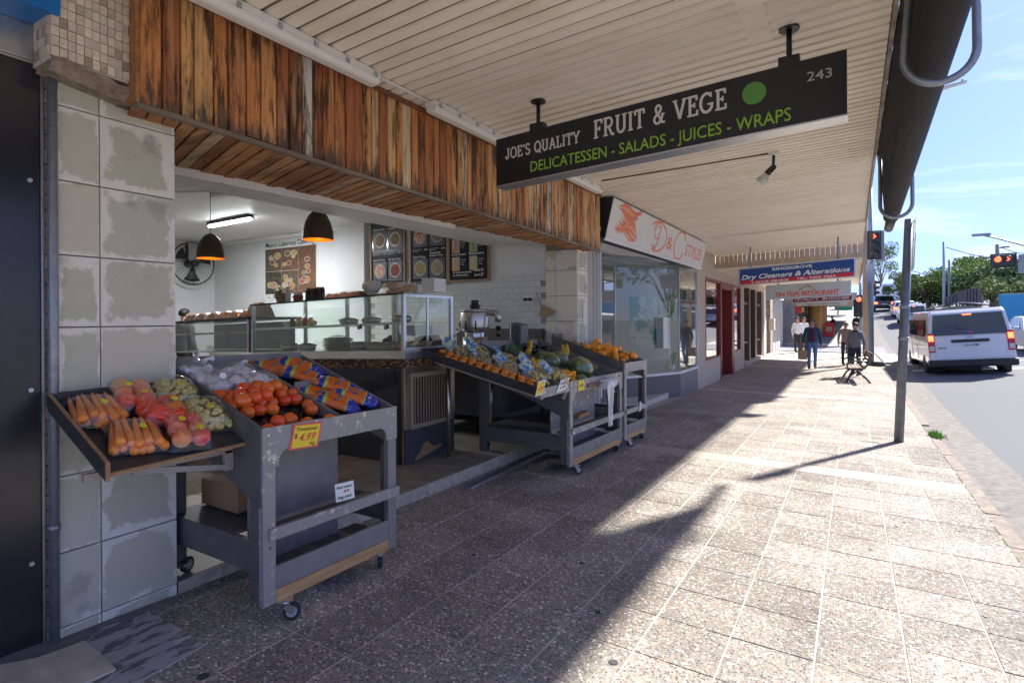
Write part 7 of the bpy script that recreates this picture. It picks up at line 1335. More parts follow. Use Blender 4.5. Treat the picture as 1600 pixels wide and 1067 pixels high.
q = at(1533,367,Y=50); e = at(1606,386,Y=50); mb = MB(); mb.tube([q,q+(e-q)*.3+Vector((0,0,.05)),e+Vector((1.5,0,-.6))],.06,6); mb.obox(q,(1.0,.3,.16)); mb.cyl((e.x+1.5,50,prof(50)-.2),(e.x+1.5,50,e.z-.6),.12,n=8); tag(mb.build('street_light', GALV), 'slender street light arm reaching in over the road', 'street light')
for (a, b, Y, lb) in (((1478,386.5),(1558,405),60,'overhead wire from the tall light pole to the timber pole'),((1420,422),(1476,433),59,'overhead wire left of the tall light pole'),((1562,386),(1610,398),62,'overhead wire right of the timber pole')):
    p, q = at(*a,Y=Y), at(*b,Y=Y); mb = MB(); mb.tube([p,(p+q)/2-Vector((0,0,.12)),q],.035,4); tag(mb.build('overhead_wire', RUBB), lb, 'wire')
# bench
IRON = P('bench_iron', (.045,.042,.04), .5); SLAT = P('bench_slat', (.2,.13,.1), .6, col2=(.3,.21,.16), vs=6); bx, by = .12, 18.9; bz = gz(bx,by)
t = thing('street_bench', 'timber slatted bench with curly black iron ends facing the shops', 'bench', (bx,by,bz), (0,0,R(4)))
for k, y in enumerate((0,1.45)):
    mb = MB(); mb.tube([(-.3,y,0),(-.2,y,.2),(-.02,y,.33),(.14,y,.2),(.3,y,0)],.028,6); mb.tube([(-.3,y,.4),(-.1,y,.38),(.16,y,.42),(.28,y,.62),(.34,y,.86)],.026,6); mb.tube([(-.26,y,.4),(-.28,y,.55),(-.2,y,.62),(.05,y,.63),(.27,y,.62)],.022,6); mb.tube([(-.1,y,.30),(-.12,y,.36),(.0,y,.38),(.12,y,.36)],.025,6); mb.build('iron_end', IRON, t)
for k in range(6): mb = MB(); mb.box((-.29+.085*k,-.05,.405+.003*k),(-.225+.085*k,1.5,.43+.003*k)); mb.build('slat', SLAT, t, .004)
for k in range(4): mb = MB(); f = k/3; mb.obox((.245+.095*f,.72,.56+.27*f),(.022,1.55,.065),(0,R(18),0)); mb.build('slat', SLAT, t, .004)
# A-frame sign, bins of colour in the distance
q = at(1295,515,Y=44); z = gz(q.x,44); t = thing('aframe_sign', 'red and white sandwich board sign on the far footpath', 'sandwich board', (q.x,44,z)); mb = MB(); mb.prism([(-.3,0),(0,.95),(.3,0)], lambda a,b,d: Vector((q.x+d,44+a,z+b)), -.32,.32); mb.build('board', P('aframe_red', (.6,.05,.06), .5), t); mb = MB(); mb.obox((q.x,43.82,z+.5),(.36,.004,.34),(R(-17),0,0)); mb.build('sign_face', P('aframe_art', (.7,.5,.35), .5, col2=(.2,.3,.1), vs=6), t)
# ================= PEOPLE =================
SKIN = P('skin', (.48,.27,.19), .55)
def person(label, loc, rotz, top_, legs, shoes, hair, height=1.74, pose=None, cap=False, sit=False, group=None):
    J = dict(pel=(0,0,.96), sp=(0,0,1.14), ch=(0,.0,1.36), nk=(0,.0,1.50), hd0=(0,-.012,1.575), hd1=(0,-.015,1.64), hd2=(0,-.005,1.715), nose=(0,-.125,1.625))
    for s, n in ((-1,'L'),(1,'R')):
        J.update({'hip'+n:(s*.09,0,.9),'kn'+n:(s*.1,-.02,.5),'an'+n:(s*.1,.02,.09),'to'+n:(s*.115,-.17,.035),'hl'+n:(s*.1,.06,.045),'sh'+n:(s*.185,0,1.41),'el'+n:(s*.25,.02,1.13),'wr'+n:(s*.26,-.06,.89),'pm'+n:(s*.26,-.075,.82)})
    J.update(pose or {})
    k = height/1.74; J = {a: Vector(v)*k for a, v in J.items()}
    E = [('pel','sp',0),('sp','ch',0),('ch','nk',3),('nk','hd0',3),('hd0','hd1',3),('hd1','hd2',3),('hd1','nose',3)]
    Rr = dict(pel=(.155,.115),sp=(.145,.105),ch=(.165,.115),nk=(.055,.055),hd0=(.068,.08),hd1=(.078,.098),hd2=(.066,.08),nose=(.014,.014))
    for n in 'LR':
        E += [('pel','hip'+n,1),('hip'+n,'kn'+n,1),('kn'+n,'an'+n,1),('an'+n,'to'+n,2),('an'+n,'hl'+n,2),('ch','sh'+n,0),('sh'+n,'el'+n,0),('el'+n,'wr'+n,0),('wr'+n,'pm'+n,3)]
        Rr.update({'hip'+n:(.092,.095),'kn'+n:(.066,.066),'an'+n:(.05,.05),'to'+n:(.042,.03),'hl'+n:(.036,.036),'sh'+n:(.07,.068),'el'+n:(.05,.05),'wr'+n:(.036,.034),'pm'+n:(.036,.022)})
        w_ = J['wr'+n]; p_ = J['pm'+n]; d = (p_-w_).normalized(); sd = Vector((0,1,0)) if abs(d.y) < .8 else Vector((1,0,0)); s = -1 if n == 'L' else 1
        for i, ln in enumerate((.075,.085,.08,.062)):
            b_ = p_+d*.02+sd*(.033-.022*i)*-1; a1 = 'f%s%da'%(n,i); a2 = 'f%s%db'%(n,i); J[a1] = b_+d*ln*.5; J[a2] = b_+d*ln+Vector((-s*.018,0,0)); Rr[a1] = Rr[a2] = (.009,.009); E += [('pm'+n,a1,3),(a1,a2,3)]
        J['t'+n] = w_+d*.055-sd*.045; Rr['t'+n] = (.011,.011); E.append(('wr'+n,'t'+n,3))
    names = list(J); idx = {a:i for i,a in enumerate(names)}; me = bpy.data.meshes.new('b'); me.from_pydata([J[a] for a in names], [(idx[a],idx[b]) for a,b,_ in E], []); o = bpy.data.objects.new('b', me); C.objects.link(o)
    sk = o.modifiers.new('s','SKIN'); sk.use_smooth_shade = True
    for a in names: v = me.skin_vertices[0].data[idx[a]]; v.radius = tuple(q*k for q in Rr[a]); v.use_root = (a == 'pel')
    su = o.modifiers.new('u','SUBSURF'); su.levels = su.render_levels = 2
    dg = bpy.context.evaluated_depsgraph_get(); dg.update(); m2 = bpy.data.meshes.new_from_object(o.evaluated_get(dg)); bpy.data.objects.remove(o)
    m2.materials.clear()
    for q in (top_, legs, shoes, SKIN): m2.materials.append(q)
    segs = [(J[a],J[b],c,(Rr[a][0]+Rr[b][0])/2*k) for a,b,c in E]; waist = J['pel'].z+.02
    for f in m2.polygons:
        c = f.center; best = None
        for a,b,mi,r in segs:
            ab = b-a; u = max(0,min(1,(c-a).dot(ab)/max(ab.length_squared,1e-6))); dd = (c-(a+ab*u)).length/ r
            if best is None or dd < best[0]: best = (dd,mi)
        mi = best[1]
        if mi == 0 and c.z < waist-.06 and abs(c.x) < .19 and not sit: mi = 1
        if mi == 3 and c.z < J['nk'].z-.035 and c.z > J['sp'].z: mi = 0
        if mi == 1 and c.z > waist-.02 and not sit: mi = 0
        f.material_index = mi; f.use_smooth = True
    m2.name = 'person'; o = bpy.data.objects.new('person', m2); C.objects.link(o); o.location = loc; o.rotation_euler = (0,0,rotz); o['_loc'] = 1; ORG[o.name] = Vector(loc); tag(o, label, 'person', group)
    hc = (J['hd1']+J['hd2'])/2
    mb = MB(); hv = []
    nu, nv = 18, 10
    for j in range(nv+1):
        for i in range(nu):
            a = 2*math.pi*i/nu; lim = 1.05 if math.sin(a) < -.55 else (2.15 if math.sin(a) > .2 else 1.5); ph = lim*j/nv; r = 1+.03*math.sin(a*5+j)
            mb.v.append(tuple(hc+Vector((.094*k*math.sin(ph)*math.cos(a)*r, .006+.113*k*math.sin(ph)*math.sin(a)*r, .088*k*math.cos(ph)*r+.012))))
    for j in range(nv):
        for i in range(nu): mb.f.append((j*nu+i,(j+1)*nu+i,(j+1)*nu+(i+1)%nu,j*nu+(i+1)%nu)); mb.m.append(0); mb.sm.append(True)
    h_ = mb.build('cap' if cap else 'hair', hair, o)
    if cap: mb = MB(); mb.grid(lambda u,v: hc+Vector(((u-.5)*.15*(1-.3*v), -.095-.085*v, .045-.02*v-.02*(2*u-1)**2)), 6, 3); b_ = mb.build('cap_brim', hair, o)
    for s in (-1,1): mb = MB(); mb.ball(J['hd1']+Vector((s*.03,-.092,.018)),(.011,.007,.008),8,6); mb.build('eye', P('eye_dark', (.03,.02,.02), .3), o); mb = MB(); mb.ball(J['hd1']+Vector((s*.083,.012,0)),(.012,.022,.032),8,6); mb.build('ear', SKIN, o)
    mb = MB(); mb.ball(J['hd0']+Vector((0,-.083,.012)),(.024,.008,.006),8,5); mb.build('mouth', P('lips', (.36,.14,.12), .5), o)
    return o, J
NAVY = P('jacket_navy', (.02,.045,.1), .8, col2=(.035,.07,.14), vs=6); DENIM = P('denim', (.05,.13,.27), .85, col2=(.1,.2,.36), vs=9); SHOE = P('shoe_dark', (.03,.028,.026), .6); HGREY = P('hair_grey', (.22,.2,.18), .8); HBR = P('hair_brown', (.06,.035,.02), .7); CAPG = P('cap_grey', (.1,.115,.135), .8)
Y = 22.4; X_ = at(1269,576,Y=Y).x; g0 = gz(X_,Y)
man, J = person('man in navy jacket, maroon jumper and jeans walking towards us with a paper bag', (X_,Y,g0), R(6), NAVY, DENIM, SHOE, CAPG, 1.76, dict(knL=(-.1,-.14,.5),anL=(-.1,-.13,.09),toL=(-.11,-.32,.05),hlL=(-.1,-.09,.045),knR=(.1,.0,.5),anR=(.1,.22,.12),toR=(.11,.06,.03),hlR=(.1,.27,.08),elR=(.27,.1,1.12),wrR=(.27,.02,.87),pmR=(.27,.0,.8),elL=(-.26,-.0,1.12),wrL=(-.29,-.14,.93),pmL=(-.29,-.17,.86)), cap=True)
mb = MB(); mb.grid(lambda u,v: Vector((.075*(2*u-1)*(1-.45*v), -.123-.012*math.cos((2*u-1)*1.5)+(.012 if v>.9 else 0), 1.0+.47*v)), 6, 8); mb.build('jumper', P('jumper_maroon', (.1,.015,.03), .85), man)
c = Vector((X_,Y,g0))+Vector((-.29,-.19,.55)); mb = MB(); mb.hexa([c+Vector(q) for q in ((-.14,-.06,-.2),(.14,-.06,-.2),(.14,.06,-.2),(-.14,.06,-.2),(-.15,-.07,.14),(.15,-.07,.14),(.15,.07,.14),(-.15,.07,.14))]); t = thing('carrier_bag', 'brown paper carrier bag in the walking man\'s hand', 'bag', c); o = mb.build('bag_body', P('kraft', (.42,.29,.17)), t); mb = MB()
for s in (-1,1): mb.tube([c+Vector((-.07,.05*s,.14)),c+Vector((-.03,.02*s,.27)),c+Vector((.03,.02*s,.27)),c+Vector((.07,.05*s,.14))],.008,5)
mb.build('handle', P('kraft', (.42,.29,.17)), t)
Y = 20.9; X_ = at(1337,560,Y=Y).x; GREYJ = P('jumper_grey', (.2,.2,.23), .85, col2=(.15,.15,.175), vs=12); NAVP = P('trousers_navy', (.012,.022,.06), .8)
wm, J = person('woman in grey jumper with dark collar and navy trousers standing behind the bench end', (X_,Y,gz(X_,Y)), R(-28), GREYJ, NAVP, SHOE, HBR, 1.68, dict(elR=(.26,.04,1.12),wrR=(.3,-.06,.9),pmR=(.31,-.1,.84),pel=(0,0,.96)))
mb = MB(); mb.tube([(.075*math.cos(R(a)),.068*math.sin(R(a))-.004,1.452+.02*math.sin(R(a))) for a in range(0,360,24)],.026,6,closed=True); mb.build('collar', P('collar_black', (.02,.018,.02), .8), wm)
Y = 24.6; X_ = at(1321.5,560,Y=Y).x; BEI = P('jacket_beige', (.3,.22,.17), .85, col2=(.24,.17,.13), vs=8)
person('person in beige jacket and dark trousers walking away beside the woman', (X_,Y,gz(X_,Y)), R(176), BEI, P('trousers_black', (.025,.025,.03), .8), P('shoe_tan', (.25,.12,.07), .6), HGREY, 1.63, dict(nk=(0,-.05,1.48),hd0=(0,-.075,1.55),hd1=(0,-.085,1.615),hd2=(0,-.08,1.69),nose=(0,-.195,1.59),knL=(-.1,-.08,.5),anL=(-.1,-.02,.1),anR=(.1,.1,.1),toR=(.11,-.07,.04),hlR=(.1,.15,.06)))
WSH = P('shirt_white', (.62,.63,.66), .8)
for px, Y, lb in ((1246,30.5,'person in white shirt near the shop wall behind the walking man, closer to the shops'),(1256,31.2,'person in white shirt behind the walking man, nearer the orange columns')):
    X_ = at(px,540,Y=Y).x; person(lb, (X_,Y,gz(X_,Y)), R(30), WSH, P('trousers_black', (.025,.025,.03)), SHOE, HBR, 1.7)
Y = 47; X_ = at(1301,505,Y=Y).x; person('person in black sitting on a low ledge behind the red sandwich board', (X_,Y,gz(X_,Y)+.0), R(-60), P('coat_black', (.02,.02,.024), .8), P('trousers_black', (.025,.025,.03)), SHOE, HBR, 1.65, dict(pel=(0,.1,.5),sp=(0,.08,.7),ch=(0,.05,.93),nk=(0,.0,1.07),hd0=(0,-.03,1.14),hd1=(0,-.045,1.2),hd2=(0,-.04,1.28),nose=(0,-.155,1.18),hipL=(-.09,.05,.5),hipR=(.09,.05,.5),knL=(-.12,-.36,.5),knR=(.12,-.36,.5),anL=(-.12,-.38,.09),anR=(.12,-.34,.09),toL=(-.12,-.56,.035),toR=(.12,-.52,.035),hlL=(-.12,-.34,.045),hlR=(.12,-.3,.045),shL=(-.18,.04,.98),shR=(.18,.04,.98),elL=(-.24,-.05,.72),elR=(.24,-.05,.72),wrL=(-.12,-.26,.6),wrR=(.12,-.26,.6),pmL=(-.1,-.31,.57),pmR=(.1,-.31,.57)), sit=True)
mb = MB(); mb.box((X_-.3,Y-.0,gz(X_,Y)-.05),(X_+.3,Y+.45,gz(X_,Y)+.4)); tag(mb.build('low_ledge', P('far_wall', (.3,.28,.27))), 'low grey ledge carrying the seated person', 'ledge')
Y = 40; X_ = at(1340,500,Y=39).x; person('person in dark top and pale trousers standing by the far signal pole', (at(1339,515,Y=40).x,40,gz(0,40)), R(150), P('coat_black', (.02,.02,.024)), P('trousers_pale', (.4,.42,.46), .8), SHOE, HBR, 1.7)
# shop worker behind the low case
p = at(288,490,Y=5.7); person('shop worker with black hair and dark top behind the low display case', (p.x,5.7,p.z-1.64), R(190), P('top_dark', (.04,.04,.045), .8), P('trousers_black', (.025,.025,.03)), SHOE, P('hair_black', (.012,.01,.01), .6), 1.70)
# ================= VEHICLES =================
CARW = P('car_white', (.66,.665,.67), .3, coat=.6); TYRE = RUBB; RIM = P('wheel_rim', (.4,.41,.42), .35, .7); TAILR = P('tail_red', (.45,.02,.015), .15); BRAKE = P('brake_lit', (1,.09,.03), emis=1.1); TAILW = P('tail_clear', (.6,.5,.48), .15); PLBLK = P('bumper_black', (.022,.022,.024), .55); PLATEW = P('plate_white', (.75,.75,.74), .5); PLATEY = P('plate_yellow', (.75,.6,.08), .5)
def shell(poly, hw, belt, top_, mat, name, parent, inset=.0, bev=.05):
    """side profile (y,z) swept across the width, narrowing above the belt line"""
    mb = MB(); n = len(poly); tz = max(z for _,z in poly)
    def x(z): return hw-inset-(max(0,z-belt)/(tz-belt))**1.2*top_
    vs = [(-x(z),y,z) for y,z in poly]+[(x(z),y,z) for y,z in poly]
    mb.add(vs, [tuple(range(n))[::-1],tuple(range(n,2*n))]+[(i,(i+1)%n,n+(i+1)%n,n+i) for i in range(n)]); return mb.build(name, mat, parent, bev, 3)
def wheel(parent, x, y, r=.33, w_=.22):
    s = 1 if x > 0 else -1; mb = MB(); mb.lathe([(r*.62,-w_/2),(r*.93,-w_/2),(r,-w_/2+.03),(r,w_/2-.03),(r*.93,w_/2),(r*.62,w_/2)], c=(x,y,r), n=22, M=Matrix.Rotation(R(90),3,'Y')); t_ = mb.build('wheel', TYRE, parent); mb = MB(); mb.cyl((x-s*.05,y,r),(x+s*(w_/2-.02),y,r),r*.6,n=18); mb.build('rim', RIM, t_)
def quadp(parent, pts, mat, name, th=.012, nrm=(0,-1,0)):
    n_ = Vector(nrm).normalized()*th; mb = MB(); q = [Vector(p) for p in pts]; mb.hexa([v-n_*.3 for v in q]+[v+n_ for v in q]); return mb.build(name, mat, parent, min(.006,th*.4))
def van(label, loc, rot, s, col, plate, detail=True, group=None):
    t = thing('white_van', label, 'van', loc, rot, group); t.scale = (s,s,s); hw = .97
    poly = [(.06,.42),(.0,.5),(.03,.95),(.10,1.25),(.22,1.86),(.38,1.97),(3.7,1.96),(4.35,1.62),(4.95,1.12),(5.2,.95),(5.25,.45),(5.1,.35)]
    shell(poly, hw, .9, .13, col, 'body', t)
    for x in (-.86,.86):
        for y in (.95,4.3): wheel(t, x, y, .34)
    mb = MB(); mb.hexa([(-.98,-.09,.36),(.98,-.09,.36),(.98,.25,.36),(-.98,.25,.36),(-.98,-.09,.56),(.98,-.09,.56),(.98,.25,.56),(-.98,.25,.56)]); mb.build('bumper', PLBLK, t, .04)
    def rear(x, z, n=0): # point on the rear face
        pr = [(.0,.5),(.03,.95),(.10,1.25),(.22,1.86)]
        for (y0,z0),(y1,z1) in zip(pr,pr[1:]):
            if z <= z1: return Vector((x, y0+(y1-y0)*(z-z0)/(z1-z0)-n, z))
        return Vector((x,.22-n,z))
    def rq(x0,z0,x1,z1,mat,nm,n=.012,x0b=None,x1b=None): return quadp(t,[rear(x0,z0,n),rear(x1,z0,n),rear(x1 if x1b is None else x1b,z1,n),rear(x0 if x0b is None else x0b,z1,n)],mat,nm,.012)
    rq(-.84,1.25,.84,1.84,DGLASS,'rear_window',x0b=-.77,x1b=.77)
    rq(-.78,.60,.78,1.21,col,'tailgate',.006); rq(-.42,1.04,.42,1.12,PLBLK,'tailgate_trim',.02); rq(-.2,.91,.2,1.02,PLATEW,'number_plate',.02)
    for s_ in (-1,1):
        o = rq(s_*.955 if s_<0 else .80, .78, s_*.80 if s_<0 else .955, 1.32, TAILR, 'tail_light', .02); 
        quadp(o,[rear(s_*.94,1.1,.034),rear(s_*.82,1.1,.034),rear(s_*.82,1.26,.034),rear(s_*.94,1.26,.034)],BRAKE,'brake_lamp',.006); quadp(o,[rear(s_*.94,.82,.034),rear(s_*.82,.82,.034),rear(s_*.82,.96,.034),rear(s_*.94,.96,.034)],TAILW,'reverse_lamp',.006)
    rq(-.1,1.80,.1,1.83,BRAKE,'high_brake_lamp',.03)
    if detail:
        text(plate, rear(-.17,.935,.036), (1,0,0), (0,0,1), .06, INK, t, w=.34, ext=.002, bold=.01); text('HIACE', rear(-.74,.88,.022), (1,0,0), (0,0,1), .045, P('chrome_letter', (.2,.2,.21), .3, .8), t, w=.2, ext=.003, bold=.02)
        for rx, rz, cz_ in ((.085,.055,1.17),(.03,.052,1.17),(.06,.022,1.185)): mb = MB(); mb.tube([rear(rx*math.cos(R(a)),cz_+rz*math.sin(R(a)),.026) for a in range(0,360,20)],.0065,5,closed=True); mb.build('badge_ring', ZINC, t)
        rq(-.1,1.3,-.02,1.35,P('sticker_blue', (.05,.1,.4), .5),'window_sticker',.024); rq(-.02,1.3,.08,1.35,P('sticker_red', (.6,.05,.08), .5),'window_sticker',.024)
        mb = MB(); mb.bar((-.3,.1,1.45),(.25,.14,1.30),.02,.02); mb.build('rear_wiper', PLBLK, t)
        for (y0,y1) in ((.75,2.1),(2.2,3.35),(3.45,4.2)): quadp(t,[(-.955,y0,1.22),(-.955,y1,1.22),(-.90,y1-.05 if y1<4 else y1-.4,1.72),(-.90,y0+.05,1.72)],DGLASS,'side_window',.01,(-1,0,.1))
        for y in (2.15,3.4): mb = MB(); mb.bar((-.978,y,.5),(-.972,y,1.2),.008,.01); mb.build('door_seam', PLBLK, t)
        mb = MB(); mb.obox((-1.1,4.1,1.3),(.2,.12,.28)); mb.bar((-1.0,4.1,1.2),(-.93,4.15,1.15),.05,.04); mb.build('mirror', PLBLK, t, .03); mb = MB(); mb.obox((-.985,2.3,1.12),(.02,.16,.03)); mb.build('door_handle', PLBLK, t)
        mb = MB(); mb.box((-.3,.6,.2),(.3,4.5,.36)); mb.build('underbody', PLBLK, t)
    return t
vy = 22.0; xl, xr = at(1453,572,Y=vy).x, at(1596,566,Y=vy).x; sv_ = (xr-xl)/1.98; vx = (xl+xr)/2
zl, zr = at(1463,589.5,Y=vy+.9).z, at(1584,587.5,Y=vy+.9).z; 
VAN = van('white van with lit brake lights nearest us in the left lane', (vx,vy,(zl+zr)/2), (0, -math.atan2(zr-zl,xr-xl)-R(.6), R(2)), sv_, CARW, 'YOU 07M')
def car(nm, label, loc, rot, L, hw, H, col, plate=PLATEW, kind='hatch', cat='car', lit=True, s=1):
    t = thing(nm, label, cat, loc, rot); t.scale = (s,s,s)
    poly = {'hatch':[(.08,.3),(.0,.5),(.06,.95),(.28,H-.08),(.6,H),(1.9,H-.02),(2.9,.98),(L-.2,.8),(L,.5),(L-.1,.25)],'suv':[(.08,.35),(.0,.6),(.05,1.05),(.3,H-.1),(.6,H),(2.4,H-.03),(3.2,1.1),(L-.15,.95),(L,.6),(L-.1,.3)]}[kind]
    shell(poly, hw, .85, .2, col, 'body', t)
    for x in (-hw+.12,hw-.12):
        for y in (.8,L-.9): wheel(t, x, y, .32, .2)
    z0, z1 = 1.0 if kind == 'hatch' else 1.1, H-.14; quadp(t,[(-hw+.16,.07,z0),(hw-.16,.07,z0),(hw-.3,.27,z1),(-hw+.3,.27,z1)],DGLASS,'rear_window',.02); quadp(t,[(-.26,-.0,.68),(.26,-.0,.68),(.26,.02,.8),(-.26,.02,.8)],plate,'number_plate',.02)
    for s_ in (-1,1): quadp(t,[(s_*(hw-.06),.02,.75),(s_*(hw-.34),.0,.75),(s_*(hw-.34),.03,.98),(s_*(hw-.06),.05,.98)][::s_],BRAKE if lit else TAILR,'tail_light',.03)
    mb = MB(); mb.box((-hw+.02,-.05,.28),(hw-.02,.2,.5)); mb.build('bumper', PLBLK if kind=='suv' else col, t, .04)
    for s_ in (-1,1): quadp(t,[(s_*(hw-.02),.9,1.0),(s_*(hw-.02),2.5,1.0),(s_*(hw-.17),1.9,H-.13),(s_*(hw-.17),.85,H-.13)],DGLASS,'side_window',.012,(s_,0,.2)); mb = MB(); mb.obox((s_*(hw+.08),2.5,1.0),(.16,.1,.13)); mb.build('mirror', col, t, .02)
    return t
def onroad(px, Y): x = at(px,500,Y=Y).x; return Vector((x, Y, roadz(max(x,1.7),Y)))
p = onroad(1428,52); van('smaller white van further up the hill, mostly right of the sign pole', p, (R(3.5),0,R(1)), .82, CARW, '', False)
car('white_hatchback', 'white hatchback with red tail lights ahead of the smaller van', onroad(1414,60), (R(4),0,0), 4.2, .88, 1.48, CARW)
car('dark_suv', 'dark grey four wheel drive climbing the hill in the kerb lane', onroad(1382,70), (R(4),0,R(3)), 4.6, .94, 1.7, P('car_dark', (.06,.062,.07), .3, coat=.5), kind='suv'); car('silver_car', 'silver car ahead of the dark four wheel drive', onroad(1366,82), (R(3),0,0), 4.3, .88, 1.5, P('car_silver', (.42,.43,.45), .3, .5))
car('silver_sedan', 'silver car cut off by the picture edge right of the white van', Vector((6.75,33.0,roadz(6,30))), (0,0,R(180)), 4.3, .9, 1.48, P('car_silver', (.42,.43,.45)), lit=False)
def truck(nm, label, loc, rot, col, boxL=4.2, boxH=2.3, hw=1.1, lift=.85, cab=True, roof=None, s=1):
    t = thing(nm, label, 'truck', loc, rot); t.scale = (s,s,s); mb = MB(); mb.box((-hw,0,lift),(hw,boxL,lift+boxH)); b_ = mb.build('cargo_box', col, t, .02)
    for x in (-hw,0,hw): mb = MB(); mb.box((x-.03,-.012,lift),(x+.03,-.001,lift+boxH)); mb.build('door_seam', P('seam_grey', (.3,.31,.33), .5), b_)
    if roof: mb = MB(); mb.box((-hw,0,lift+boxH+.001),(hw,boxL,lift+boxH+.03)); mb.build('roof', roof, b_)
    mb = MB(); mb.box((-.5,.1,.55),(.5,boxL+1.4,lift-.01)); mb.build('chassis', PLBLK, t)
    for x in (-hw+.15,hw-.15):
        for y in (.9,boxL+.9): wheel(t, x, y, .42, .26)
    if cab:
        mb = MB(); mb.prism([(boxL+.05,.55),(boxL+1.65,.55),(boxL+1.6,1.25),(boxL+1.3,2.05),(boxL+.05,2.1)], lambda a,b,d: Vector((d,a,b)), -hw+.06,hw-.06); mb.build('cab', col, t, .05)
        quadp(t,[(-hw+.16,boxL+1.59,1.3),(hw-.16,boxL+1.59,1.3),(hw-.2,boxL+1.33,1.98),(-hw+.2,boxL+1.33,1.98)],DGLASS,'windscreen',.02,(0,1,.4))
        for s_ in (-1,1): quadp(t,[(s_*(hw-.055),boxL+.4,1.3),(s_*(hw-.055),boxL+1.45,1.3),(s_*(hw-.055),boxL+1.2,1.95),(s_*(hw-.055),boxL+.4,1.95)],DGLASS,'side_window',.012,(s_,0,0)); quadp(t,[(s_*.9,boxL+1.66,.75),(s_*.6,boxL+1.66,.75),(s_*.6,boxL+1.66,.95),(s_*.9,boxL+1.66,.95)],TAILW,'headlight',.02,(0,1,0))
        mb = MB(); mb.box((-hw+.04,boxL+1.6,.4),(hw-.04,boxL+1.75,.7)); mb.build('bumper', PLBLK, t, .02)
    return t
truck('blue_truck', 'bright blue box truck with white roof crossing behind the white van', (7.6,41.5,roadz(6,40)-.1), (0,0,R(-128)), P('truck_blue', (.02,.27,.55), .35, col2=(.03,.3,.6), vs=1), 4.0, 1.75, 1.05, .8, roof=P('truck_roof', (.6,.6,.58), .5))
truck('white_truck', 'large white box truck at the crest of the hill', onroad(1396,100)+Vector((0,0,-.1)), (R(1),0,0), P('truck_white', (.62,.64,.68), .4), 6, 2.4, 1.25, .9); truck('white_truck', 'second white truck at the crest beside the blue grey pole', onroad(1369,108)+Vector((0,0,-.1)), (R(1),0,0), P('truck_white', (.62,.64,.68)), 6, 2.5, 1.25, .8)
mb = MB(); q = at(1318,490,Y=75); mb.box((q.x-.9,75,gz(0,75)),(q.x+.9,77,gz(0,75)+1.1)); tag(mb.build('green_bin', P('bin_green', (.02,.3,.12), .5), None, .05), 'green bin at the top of the far footpath', 'bin')
# road markings
def dash(x0, y0, x1, y1, wd, nm='road_marking'):
    mb = MB(); a = Vector((x0,y0,0)); b = Vector((x1,y1,0)); n_ = Vector((b-a).normalized().cross(Vector((0,0,1))))*wd/2; k = max(1,int((b-a).length/1.0)); mk = []
    for i in range(k+1): p = a+(b-a)*i/k; mk += [p-n_, p+n_]
    mb.add([(p.x,p.y,roadz(p.x,p.y)+.008) for p in mk], [(2*i,2*i+1,2*i+3,2*i+2) for i in range(k)]); return tag(mb.build(nm, PAINT), kind='structure')
dash(1.75,23.6,9,23.9,.3); dash(1.9,26.5,9,26.8,.12); dash(1.9,30.5,9,30.8,.12); dash(1.75,25.8,1.5,31.5,.35)
for k in range(9): y = 33+5*k; dash(4.6+.02*k,y,4.6+.02*k,y+2.2,.12)
for k in range(4): dash(6.0,12+4*k,6.0,13.5+4*k,.12)
tag(strip('side_street', -14, 1.4, lambda x, y: gz(x, y)+.03, P('side_asphalt', (.2,.2,.205), .9, col2=(.13,.13,.135), vs=20), [31.2,32,33,34,35,36.2]), kind='structure')
mb = MB(); mb.prism([(1.05,26),(1.8,26.5),(1.75,29),(1.2,31),(.9,31)], lambda a,b,d: Vector((a,b,gz(a,b)+d)), -.1,.06); tag(mb.build('corner_kerb', P('pale_kerb', (.5,.46,.42), .8)), 'pale kerb ramp at the street corner', 'kerb')
# noise barrier and ramp
NB = P('barrier_brown', (.075,.055,.045), .7, col2=(.13,.1,.085), vs=3, st=(1,1,6)); t = thing('noise_barrier', 'dark brown curved noise barrier panels along the overpass ramp', 'barrier', at(1505,470,Y=48))
for (x0,x1,yt0,yt1,yb0,yb1) in ((1476,1497,466,456,478,474),(1498,1508,457,454,474,474),(1509,1528,452.5,450.5,474,473),(1528,1535,451,463,473,474)):
    a,b,c,d = at(x0,yb0,Y=48),at(x1,yb1,Y=48),at(x1,yt1,Y=48.6),at(x0,yt0,Y=48.6); n_ = Vector((0,.2,0)); mb = MB(); mb.hexa([a,b,b+n_,a+n_,d,c,c+n_,d+n_]); o = mb.build('panel', NB, t)
    for k in range(5): f = k/4; p0 = a+(b-a)*f; p1 = d+(c-d)*f; mb = MB(); mb.bar(p0-Vector((0,.06,0)),p1-Vector((0,.06,0)),.07,.07); mb.build('rib', P('barrier_rib', (.15,.125,.105), .7), o)
t = thing('concrete_barrier', 'pale concrete barrier wall curving along the overpass ramp', 'barrier', at(1500,480,Y=47))
mb = MB(); pts = [at(px,py,Y=Yb) for px,py,Yb in ((1445,488,52),(1462,484,50),(1480,480,48.5),(1500,477.5,47.5),(1520,478,47),(1545,481,46))]
for a,b in zip(pts,pts[1:]): n_ = Vector((0,.3,0)); mb.hexa([Vector((a.x,a.y,a.z-2.2)),Vector((b.x,b.y,b.z-2.2)),Vector((b.x,b.y,b.z-2.2))+n_,Vector((a.x,a.y,a.z-2.2))+n_,a,b,b+n_,a+n_])
mb.build('wall', P('barrier_concrete', (.3,.29,.27), .9, col2=(.22,.21,.2), vs=1.5), t); mb = MB(); mb.tube([p+Vector((0,-.05,.18)) for p in pts],.05,6); mb.build('handrail', GALV, t)
